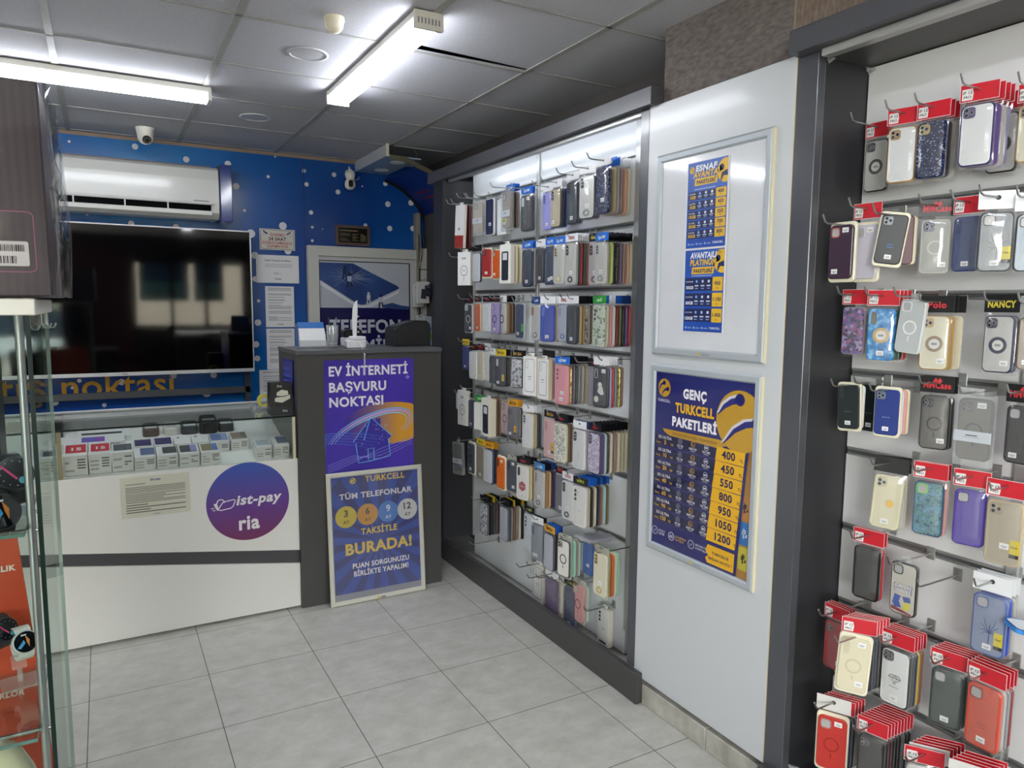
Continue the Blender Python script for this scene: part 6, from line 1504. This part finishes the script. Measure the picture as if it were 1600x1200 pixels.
case(869, 879, 742, 800, 'slate case behind the silver-camera one', 'slate case', '#66686e', .15, st='b', hd='blackred', ext=.02)
case(879, 896, 752, 812, 'white clear case with black camera and ring', 'black-camera clear case', 'clear white', .165, cam='v', camc='#2b2b2f', ring=('#3a3b40', 'hold'), st='m', hd='whitered', ext=.01)
case(896, 917, 760, 823, 'white case with three black lenses', 'three-lens white case', '#dad9d6', .175, cam='d', camc='#202228', txt='#55575c|OK', hd='lime', behind=[(921, 'beige', 'blue'), (926, 'dark', 'blue'), (931, 'cream', 'blue'), (936, 'navy', 'navy'), (940, 'copper', 'blue'), (946, 'pale blue', 'navy'), (951, 'olive', 'blue')], ext=.01)
# ---- seventh row
begin(XB, LR, 'seventh', G1)
case(751, 763, 786, 835, 'silver glitter case with black corners', 'silver glitter case', 'floral grey', .165, edge='#55565a', st='b', hd='black', behind=[(768, 'black', 'black'), (773, 'dark grey', 'yellow'), (777, 'brown', 'black'), (780, 'navy', 'black')], ext=.08)
case(782, 791, 791, 843, 'pale grey case with dark edges', 'pale grey case', '#b3b6c0', .15, edge='#54565f', hd='black', behind=[(795, 'dark grey', 'black'), (799, 'grey', 'black'), (804, 'copper', 'yellow'), (808, 'grey', 'black'), (813, 'cream', 'black'), (818, 'dark', 'yellow'), (823, 'sand', 'black')], ext=.05)
case(820, 832, 803, 858, 'pale blue-white case with three lenses', 'pale three-lens case', '#cdd4da', .16, cam='d', camc='#202228', txt='#55575c|OK', hd='lime', ext=.04)
case(831, 848, 820, 875, 'steel grey case under a white header', 'steel grey case', '#7f858f', .17, cam='vc', camc='#555a66', st='lb', hd='white', behind=[(853, 'silver', 'black')], ext=.03)
case(851, 859, 832, 888, 'pale lilac case with black edges', 'pale lilac case', '#b9bac8', .165, edge='#3a3b42', hd='orange', behind=[(863, 'dark', 'blue'), (868, 'black', 'blue'), (872, 'black', 'blue'), (876, 'black', 'navy')], ext=.02)
case(871, 892, 840, 904, 'white case with black magnet ring in a clear blister', 'black-ring blister case', '#d6d4cd', .19, kind='blister', edge='#44464c', cam='sq', camc='#8a8a84', ring=('#3a3c42', 'mag'), ext=.02, behind=[(900, 'mint', None), (904, 'mauve', None), (907, 'mint', None)])
case(912, 927, 848, 898, 'blue case hanging behind the flat pack', 'blue case', '#2f5fae', .12, st='m', hd=None, bag=True, behind=[(930, 'yellow', None)], ext=.06)
case(928, 949, 860, 935, 'gold-camera case in a clear blister', 'gold blister case', 'clear cream', .17, kind='blister', cam='v', camc='#a08a5a', ring=('#b9a878', 'hold'), st='m', behind=[(954, 'gold', None), (959, 'orange', None), (964, 'cream', None), (968, 'mint', None)], ext=.03)
# ---- bottom row
begin(XB, LR, 'bottom', G1)
case(834, 852, 882, 940, 'pale box with faint phone outline', 'faint outline box', '#d6d6d2', .06, kind='card', ring='outline', ext=.08)
case(853, 871, 905, 968, 'plum purple case under a white header', 'plum purple case', '#5b4a6c', .15, st='b', hd='white', ext=.05)
case(870, 882, 905, 962, 'cream boxed case beside the plum one', 'cream boxed case', '#cbc6b4', .12, kind='card', ring='outline', ext=.06)
case(882, 895, 917, 981, 'navy blue case under a black and lime header', 'navy blue case', '#353d58', .15, edge='#4a5270', st='b', hd='lime', ext=.05)
case(896, 913, 910, 974, 'rosy magnetic case in a clear blister', 'rosy blister case', '#b98a8a', .15, kind='blister', cam='cut', camc='#a58a80', ring=('#8a5a60', 'mag'), behind=[(916, 'pink', None), (920, 'mint', None)], ext=.03)
case(937, 954, 950, 1007, 'lone white box with three black dots', 'lone white box', '#dcdcd8', .05, kind='card', ring='dots', ext=.12)
for u, v, lab in ((808, 880, 'bare steel hook farthest along the lowest rail of the long rack'), (824, 897, 'bare steel hook second along the lowest rail of the long rack'), (838, 897, 'bare steel hook third along the lowest rail of the long rack')):
    empty_hook(u, v, lab)
for u, v, lab in ((698, 312, 'bare steel hook at the far dark end of the top row, lowest tip'), (714, 302, 'bare steel hook at the far dark end of the top row, middle tip'), (729, 302, 'bare steel hook at the far dark end of the top row, third tip'), (702, 395, 'bare steel hook sticking out at the far end of the second row'), (734, 845, 'bare steel hook at the far end of the seventh row')):
    p = at(u, v, 'x', 1.82)
    if p.y > 4.03: p = at(u, v, 'y', 4.03)
    hook(lab, p.y, p.z-.024, p.x, .0)
# pack lying flat across the hooks
p = at(937, 840, 'x', 1.93)
t = thing('flat_case_pack', 'violet-tinted clear case pack lying flat across the hooks of the long rack', 'phone case', (1.91, p.y, p.z+.004), rot=(math.radians(2), math.radians(5), .12))
g = MB(); g.bbox(-.085, -.055, -.008, .085, .055, .008, M_CLEAR, .002); part('clear_box', g, t)
g = MB(); g.bbox(-.075, -.042, -.005, .07, .042, .005, flat('#a49cb4', .25), .003); part('shell', g, t)

# ---------------------------------------------------------------- near rack
NR = 'near rack'
G2 = 'phone cases on the near rack'
begin(XB2, NR, 'top', G2)
case(1353, 1388, 219, 299, 'black-framed clear case with magnet ring at the side board', 'ringed clear case', 'clear', .05, edge='#232326', cam='sq', camc='#2a2a2e', ring=('#2a2a2c', 'thick'), hd='red', ext=.13)
case(1387, 1432, 199, 285, 'gold-framed clear case', 'gold-framed clear case', 'clear white', .12, edge='#b08f5a', cam='sq', camc='#a38352', hd='red', ext=.06, behind=[(1436, 'gold')])
case(1433, 1478, 190, 278, 'navy glitter case with gold camera', 'navy glitter case', 'glitter navy', .12, cam='sq', camc='#b3a064', hd='red', ext=.04, behind=[(1485, 'dark'), (1493, 'silver')])
case(1500, 1553, 163, 259, 'clear case with purple frame', 'purple-framed case', 'clear white', .12, edge='#3b3260', cam='sq', camc='#4a3f70', hd='red', ext=.03, behind=[(1562, 'purple'), (1570, 'silver'), (1577, 'lavender')])
case(1543, 1592, 178, 269, 'black-framed clear case behind the purple-framed one', 'rear black-framed case', 'clear', .04, edge='#232326', ring=('#202024', 'thick'), hd='red', hooked=False)
case(1590, 1640, 163, 252, 'gold-edged clear case at the picture edge', 'edge gold case', 'clear cream', .1, edge='#b08f5a', cam='sq', camc='#a38352', hd='red', ext=.04)
begin(XB2, NR, 'second', G2)
case(1295, 1331, 347, 441, 'plum silicone case with red button in a cream tray', 'plum tray case', '#3a2838', .2, kind='tray', cam='cut', camc='#a8524a', st='lt', ext=.02, T=.014)
case(1332, 1366, 347, 441, 'pale lilac case with two buttons in cream tray', 'pale lilac tray case', '#c3c0cc', .16, kind='tray', cam='cut', camc='#b5b3be', st='t', hd='red', ext=.03)
case(1362, 1423, 331, 417, 'black case with blue lettering in a tilted cream tray', 'black tray case', '#191a20', .18, kind='tray', cam='sq', camc='#8a8d94', txt='#3f78c4|ALPHA|SERIES', st='b', roll=.13, ext=.03, behind=[(1430, 'maroon', None), (1436, 'cream', None)])
case(1437, 1485, 343, 428, 'grey magnetic case under a black and red header', 'grey magnetic case', '#82827c', .11, edge='#9c9c96', cam='sq', camc='#2c2f58', ring=('#a5a5a0', 'mag'), st='r', hd='blackred', ext=.03)
case(1490, 1528, 339, 424, 'dark blue clear case under a red header', 'dark blue clear case', '#3d4a70', .11, edge='#2b3a70', cam='vc', camc='#22305c', st='b', hd='red', ext=.04)
case(1528, 1582, 332, 424, 'black-framed case with wire butterfly and yellow tag', 'butterfly black case', '#6d7279', .13, edge='#2a2b31', cam='cut', camc='#2a2b31', st='b', hd='white', tagc='#c9b62c', ext=.03)
case(1583, 1640, 335, 424, 'second butterfly case at the picture edge', 'edge butterfly case', '#8f9eae', .1, edge='#30323a', cam='cut', camc='#30323a', hd='white', tagc='#c9b62c', ext=.03)
begin(XB2, NR, 'third', G2)
case(1317, 1352, 480, 554, 'purple and pink glitter scale case', 'glitter scale case', 'scales', .12, edge='#8e8490', hd='red', ext=.04)
case(1356, 1399, 482, 563, 'bright blue marbled case with gold ring holder', 'blue marbled case', 'blue marble', .13, cam='vc', camc='#6c6a60', ring=('#c9a86a', 'thick'), st='b', hd='red', ext=.03, behind=[(1405, 'green'), (1411, 'dark'), (1418, 'red')])
case(1404, 1437, 468, 552, 'empty clear case with white magnet ring, tilted', 'tilted clear case', 'glassy', .14, edge='#c9cccc', cam='cut', camc='#d5d7d7', ring=('#dcdcdc', 'mag'), roll=.1, hd=None, bag=False, ext=.02)
case(1438, 1484, 493, 578, 'cream case with bronze ring and gold edge', 'cream ring case', 'clear cream', .12, edge='#a8895a', cam='sq', camc='#b39a70', ring=('#8f7b66', 'thick'), st='r', hd='polo', ext=.03, behind=[(1490, 'gold'), (1502, 'sand')])
case(1538, 1578, 493, 582, 'clear case with navy frame and dark ring', 'navy-framed ring case', 'clear', .12, edge='#2b2a48', cam='sq', camc='#2c2b3c', ring=('#2c2b44', 'thick'), st='r', hd='blackyellow', ext=.03, behind=[(1583, 'navy')])
case(1588, 1640, 496, 578, 'brown case at the picture edge, third row', 'edge brown case', '#6e5a48', .1, st='l', hd='black', ext=.03)
begin(XB2, NR, 'fourth', G2)
case(1308, 1345, 597, 674, 'black-green silicone case in a tilted white tray', 'tilted black-green case', '#20282a', .14, kind='tray', cam='vc', camc='#2f3a3c', st='b', txt='#8a9290|for iP 13', roll=-.05, ext=.03, behind=[(1352, 'white', None)])
case(1344, 1366, 601, 673, 'black-green silicone case half behind the blue one', 'half-hidden black-green case', '#1d2426', .08, st='b', txt='#8a9290|for iP 13', hd=None, bag=False, ext=.06)
case(1365, 1407, 604, 684, 'dark blue silicone case with pink one behind', 'dark blue silicone case', '#27387e', .14, kind='tray', cam='sq', camc='#6a7488', st='b', txt='#c5cbe0|for iP 13', ext=.03, behind=[(1413, 'white', None), (1418, 'pink', None), (1423, 'cream', None)])
case(1438, 1484, 618, 702, 'smoky black magnetic case with black lens frame', 'smoky magnetic case', 'smoke', .12, edge='#232326', cam='sq', camc='#1c1c1f', ring=('#262628', 'mag'), st='r', hd='blackred', ext=.03, behind=[(1489, 'black')])
case(1494, 1553, 615, 727, 'smoky case in a clear box with paper band', 'boxed smoky case', '#585049', .12, edge='#38343a', kind='clearbox', cam='sq', camc='#4d4048', ring=('#3a2e36', 'mag'), st='t', ext=.03, T=.014)
case(1572, 1614, 634, 725, 'matt black case at the picture edge', 'matt black case', '#2b2a2c', .11, cam='cut', camc='#3b3a3e', st='l', hd='blackred', ext=.03)
begin(XB2, NR, 'fifth', G2)
case(1363, 1409, 742, 826, 'cream silicone case with small yellow charm', 'cream silicone case', '#ccc6a8', .13, cam='sq', camc='#bdb698', st='b', hd='black', ext=.03, roll=.06, behind=[(1413, 'silver'), (1416, 'sand')])
case(1428, 1474, 752, 837, 'teal doodle case with a lime green camera frame', 'teal doodle case', 'teal doodle', .12, edge='#3c4c5e', cam='cut', camc='#74c23a', hd='red', ext=.04, behind=[(1479, 'pink')])
case(1490, 1540, 765, 853, 'violet case with dark camera', 'violet case', '#4f3a98', .12, edge='#46348c', cam='cut', camc='#372a70', hd='red', ext=.04)
case(1541, 1598, 782, 883, 'beige clear case with gold frame', 'beige gold-framed case', '#a69c8a', .12, edge='#b9a888', cam='sq', camc='#a3937c', st='m', hd='red', tagc='#c9b62c', ext=.04)
begin(XB2, NR, 'sixth', G2)
case(1334, 1375, 854, 937, 'plain black case', 'plain black case', '#161618', .12, cam='vc', camc='#232326', hd='red', ext=.06, behind=[(1379, 'red')])
case(1393, 1433, 879, 961, 'white case with surf lettering and black frame', 'surf print case', '#c4bfb4', .12, edge='#242428', cam='cut', camc='#242428', hd='clear', ext=.05)
case(1520, 1572, 929, 1024, 'blue case with wire butterfly and yellow tag', 'blue butterfly case', '#7f8aa4', .12, edge='#4a5f98', cam='cut', camc='#4a5f98', st='b', hd='white', tagc='#c9b62c', ext=.07, behind=[(1578, 'blue'), (1584, 'silver')])
empty_hook(1433, 905, 'bare steel hook in the sixth row between the surf and butterfly cases', 1.86)
begin(XB2, NR, 'seventh', G2)
case(1289, 1322, 972, 1047, 'red silicone case at the side board', 'side red case', '#a5242c', .15, cam='sq', camc='#8a2a30', st='r', hd='red', ext=.06, behind=[(1326, 'dark red'), (1331, 'red')])
case(1306, 1361, 990, 1086, 'cream magnetic case in a cream tray before red headers', 'cream tray case', '#cfc8ae', .24, kind='tray', cam='vc', camc='#c2bba0', ring=('#c5bda0', 'mag'), st='tr', ext=.02, roll=.05, behind=[(1366, 'dark', 'red'), (1370, 'navy', 'red'), (1375, 'black', 'red'), (1380, 'dark', 'red'), (1385, 'grey', 'red')])
case(1377, 1422, 1014, 1103, 'clear case with black frame and diamond print', 'diamond print case', 'clear white', .16, edge='#3a3b3c', cam='sq', camc='#3a3c3e', txt='#4a4a4c|For|Diamond', st='b', hd='red', ext=.03, behind=[(1426, 'dark grey'), (1431, 'navy'), (1435, 'yellow'), (1440, 'copper')])
case(1454, 1504, 1046, 1136, 'dark green case with torn sticker', 'dark green case', '#333d3c', .13, cam='cut', camc='#454d4c', st='b', hd='red', ext=.05, behind=[(1509, 'dark green'), (1514, 'dark'), (1519, 'grey'), (1524, 'dark red')])
case(1511, 1563, 1071, 1170, 'coral red case', 'coral red case', '#c44a34', .14, cam='cut', camc='#8a3a30', st='b', txt='#8a2f22|SELENA|STYLE', hd='red', ext=.04, behind=[(1569, 'silver'), (1575, 'grey'), (1580, 'dark red')])
begin(XB2, NR, 'bottom', G2)
case(1274, 1325, 1114, 1208, 'red magnetic case in a cream tray, white header', 'red tray case', '#b8322c', .22, kind='tray', cam='cut', camc='#b06a64', ring=('#a02a26', 'mag'), st='t', hd='redwhite', ext=.0, behind=[(1332, 'navy', 'red'), (1337, 'dark', 'red'), (1342, 'grey', 'red'), (1347, 'black', 'red')])
case(1340, 1381, 1150, 1228, 'black and red-brown case', 'black red-brown case', '#262628', .2, cam='sq', camc='#3a3a3c', hd='red', ext=.0, behind=[(1386, 'dark', 'red'), (1391, 'maroon', 'red'), (1396, 'dark', 'red'), (1401, 'black', 'red'), (1406, 'dark', 'red'), (1411, 'grey', 'red'), (1416, 'black', 'red'), (1421, 'dark', 'red')])
case(1412, 1468, 1196, 1290, 'pale clear case at the lower picture edge', 'pale bottom case', 'clear', .17, hd='red', ext=.02, behind=[(1474, 'dark', 'redwhite'), (1480, 'dark', 'red'), (1486, 'maroon', 'red'), (1492, 'dark', 'red'), (1498, 'black', 'red')])
case(1482, 1540, 1222, 1320, 'black case at the lower picture corner', 'corner black case', '#232326', .16, hd='redwhite', ext=.02, behind=[(1546, 'dark', 'red'), (1552, 'maroon', 'red'), (1558, 'dark', 'red'), (1564, 'black', 'red')])
p = at(1630, 988, 'x', 1.95)
begin(XB2, NR, 'sixth', G2)
hook('steel hook carrying the blue-rimmed case lying flat at the picture edge', p.y, p.z-.004, 1.87, .0)
t = thing('phone_case', 'white case with bright blue rim lying flat at the picture edge', 'phone case', p, rot=(0, math.radians(-4), math.radians(140)), group=G2)
g = MB(); o_ = rr(-.075, -.038, .075, .038, .016); nn = len(o_)
g.add([(x, y, 0) for x, y in o_]+[(x, y, .011) for x, y in o_], [(k, (k+1) % nn, nn+(k+1) % nn, nn+k) for k in range(nn)]+[tuple(range(nn))], flat('#3f8fe0', .3)); part('rim', g, t)
g = MB(); g.add([(x*.95, y*.92, .0112) for x, y in o_], [tuple(range(nn))], flat('#d6dae0', .3)); part('shell', g, t)
# prints that stay on their own case
def on_case(label_start):
    return next(o for o in bpy.data.objects if o.get('label', '').startswith(label_start))
def deco(label_start, name, draw):
    o = on_case(label_start); sh = next(c for c in o.children if c.name.split('.')[0] == 'shell')
    xs_ = [v.co.x for v in sh.data.vertices]; zs_ = [v.co.z for v in sh.data.vertices]; w, h, f = max(xs_)-min(xs_), max(zs_)-min(zs_), min(v.co.y for v in sh.data.vertices)-.001
    g = MB(); draw(g, w, h, f); part(name, g, o)
def d_surf(g, w, h, f):
    for k, s_ in enumerate(('CATCH', 'WAVES')):
        z = h*(.02-.09*k); g.text(s_, 0, z, h*.07, flat('#5f6ba0'), y=f, bold=.07, maxw=w*.72, minw=w*.62); g.text(s_, 0, z+h*.004, h*.062, flat('#e6e2dc'), y=f-.0006, bold=.03, maxw=w*.70, minw=w*.60)
    g.poly([(-w*.38, -h*.3), (-w*.3, -h*.12), (-w*.05, -h*.14), (-w*.12, -h*.24), (-w*.02, -h*.36), (-w*.28, -h*.38)], flat('#2b4fa8'), y=f)
    g.poly([(w*.0, -h*.14), (w*.3, -h*.12), (w*.34, -h*.22), (w*.08, -h*.24)], flat('#34519c'), y=f-.0004); g.poly([(w*.02, -h*.38), (w*.08, -h*.24), (w*.3, -h*.24), (w*.33, -h*.32), (w*.18, -h*.4)], flat('#d2c93a'), y=f)
    g.poly([(-w*.42, -h*.36), (w*.4, -h*.44), (w*.36, -h*.47), (-w*.4, -h*.43)], flat('#8a2f3a'), y=f-.0002)
deco('white case with surf lettering', 'surf_print', d_surf)
def d_fly(c):
    def dd(g, w, h, f):
        m_ = flat(c, .25)
        for s_ in (1, -1):
            for k in range(4):
                a_ = math.radians(62-28*k); L = h*(.26-.03*k); tip = (w*.05+s_*L*.72*math.cos(a_), -h*.12+L*math.sin(a_))
                if abs(tip[0]) < w*.43: g.band([(w*.05, -h*.12), ((w*.05+tip[0])/2+s_*w*.04, (-h*.12+tip[1])/2+h*.03), tip], [.0016, .0016, .0008], m_, y=f)
        g.band([(w*.04, -h*.3), (w*.06, h*.02)], .0026, m_, y=f-.0002)
    return dd
deco('black-framed case with wire butterfly', 'butterfly_wire', d_fly('#26272c')); deco('blue case with wire butterfly', 'butterfly_wire', d_fly('#34497c'))
def d_dia(g, w, h, f):
    m_ = flat('#3c3d40'); P_ = [(-w*.2, -h*.0), (-w*.12, h*.05), (w*.14, h*.05), (w*.22, -h*.0), (w*.01, -h*.09), (-w*.2, -h*.0), (w*.22, -h*.0)]; g.band(P_, .0018, m_, y=f); g.band([(-w*.06, h*.0), (w*.01, -h*.09), (w*.09, h*.0)], .0014, m_, y=f); g.band([(-w*.06, h*.0), (-w*.0, h*.05), (w*.09, h*.0)], .0014, m_, y=f)
deco('clear case with black frame and diamond', 'diamond_print', d_dia)
def d_badge(g, w, h, f):
    g.poly([(w*.3*math.cos(math.radians(a)), -h*.1+w*.3*math.sin(math.radians(a))) for a in range(30, 390, 60)], flat('#a03a40'), y=f); g.text('MILANO', 0, -h*.12, h*.03, flat('#e2d5d4'), y=f-.0006, bold=.02, maxw=w*.42)
deco('white case with a red badge', 'badge', d_badge)
def d_shape(g, w, h, f):
    m_ = flat('#d8d8d4'); g.poly(circ(-w*.02, h*.06, w*.13, 14), m_, y=f); g.poly([(-w*.18, -h*.12), (-w*.1, h*.02), (w*.14, h*.02), (w*.26, -h*.16), (w*.06, -h*.19)], m_, y=f-.0002); g.poly(circ(-w*.26, -h*.3, w*.16, 12, h*.08), flat('#c9c9bd'), y=f)
deco('black case with white painted shapes', 'painted_shapes', d_shape)
def d_charm(g, w, h, f):
    g.poly(circ(w*.12, -h*.02, w*.14, 14), flat('#d9a92c'), y=f-.002)
deco('cream silicone case with small yellow', 'charm', d_charm)
def d_yel(g, w, h, f): g.rect(-w*.5, -h*.36, w*.1, -h*.24, flat('#d6d63a'), y=f-.001); g.text('NEO', -w*.2, -h*.335, h*.07, M_INK, y=f-.0016, bold=.03, maxw=w*.5)
deco('taupe boxed case', 'yellow_sticker', d_yel)

dup_ = {k: v for k, v in LABELS.items() if len(v) > 1}
for k, v in dup_.items(): print('DUPLICATE LABEL', k, v)
for k in LABELS:
    if len(k.split()) > 16 or len(k.split()) < 4: print('LONG LABEL', len(k.split()), k)
# ------------------------------------------------------------------ what stands behind the viewer (seen in reflections)
def bx(name, label, cat, x0, y0, z0, x1, y1, z1, m, extra=None):
    t = thing(name, label, cat, ((x0+x1)/2, (y0+y1)/2, z0)); w, d, h = (x1-x0)/2, (y1-y0)/2, z1-z0
    g = MB(); g.bbox(-w, -d, .0, w, d, h-.02, m, .004); part('body', g, t)
    g = MB(); g.bbox(-w-.01, -d-.01, h-.02, w+.01, d+.01, h, M_DARK, .003); part('worktop', g, t)
    return t
bx('service_desk', 'dark service desk behind the viewer near the shop window', 'desk', -1.1, -1.75, 0, .15, -1.2, .95, M_BLACK)
bx('storage_cabinet', 'dark cabinet behind the viewer by the shop door', 'cabinet', .95, -2.2, 0, 1.7, -1.6, 1.15, M_BLACK)
g = MB(); g.bbox(-.2, -.2, 0, .2, .2, .55, flat('#b3202c', .5), .03); solo('red_stool', g, 'red upholstered cube stool behind the viewer', 'stool', (.42, -1.5, 0))
for k, (x0, x1, lab) in enumerate(((.5, 1.2, 'wide blue and teal window banner behind the viewer'), (1.28, 1.72, 'narrow blue and teal window banner behind the viewer'))):
    t = thing('window_banner', lab, 'banner', (x0, FRONT_Y-.05, 1.62), math.pi); t.location.x = x1
    W = x1-x0
    g = MB(); g.box(0, -.001, .3, W, .001, .8, flat('#2b5f86', .5)); g.box(0, -.001, 0, W, .001, .3, flat('#62b0b4', .5)); part('sheet', g, t)
    g = MB(); g.lines(W*.25, .6, W*.75, .72, 3, flat('#cfdbe6'), .5, y=-.0016, seed=k); part('print', g, t)
g = MB(); g.bbox(-.75, -.25, .35, .75, .25, .8, flat('#b9bdc4', .3), .1)
t = thing('parked_car', 'silver car parked in the street outside the shop', 'car', (-1.2, -8, -.02))
part('body', g, t)
g = MB(); g.prism([(-.5, .8), (.55, .8), (.38, 1.2), (-.3, 1.2)], -.24, .24, flat('#26303a', .1)); part('cabin', g, t)
for x in (-.48, .48):
    g = MB(); g.prism(circ(x, .2, .2, 20), -.26, .26, M_BLACK); part('wheel', g, t)
t.scale = (2.4, 2.4, 1.2); t.rotation_euler = (0, 0, math.pi)
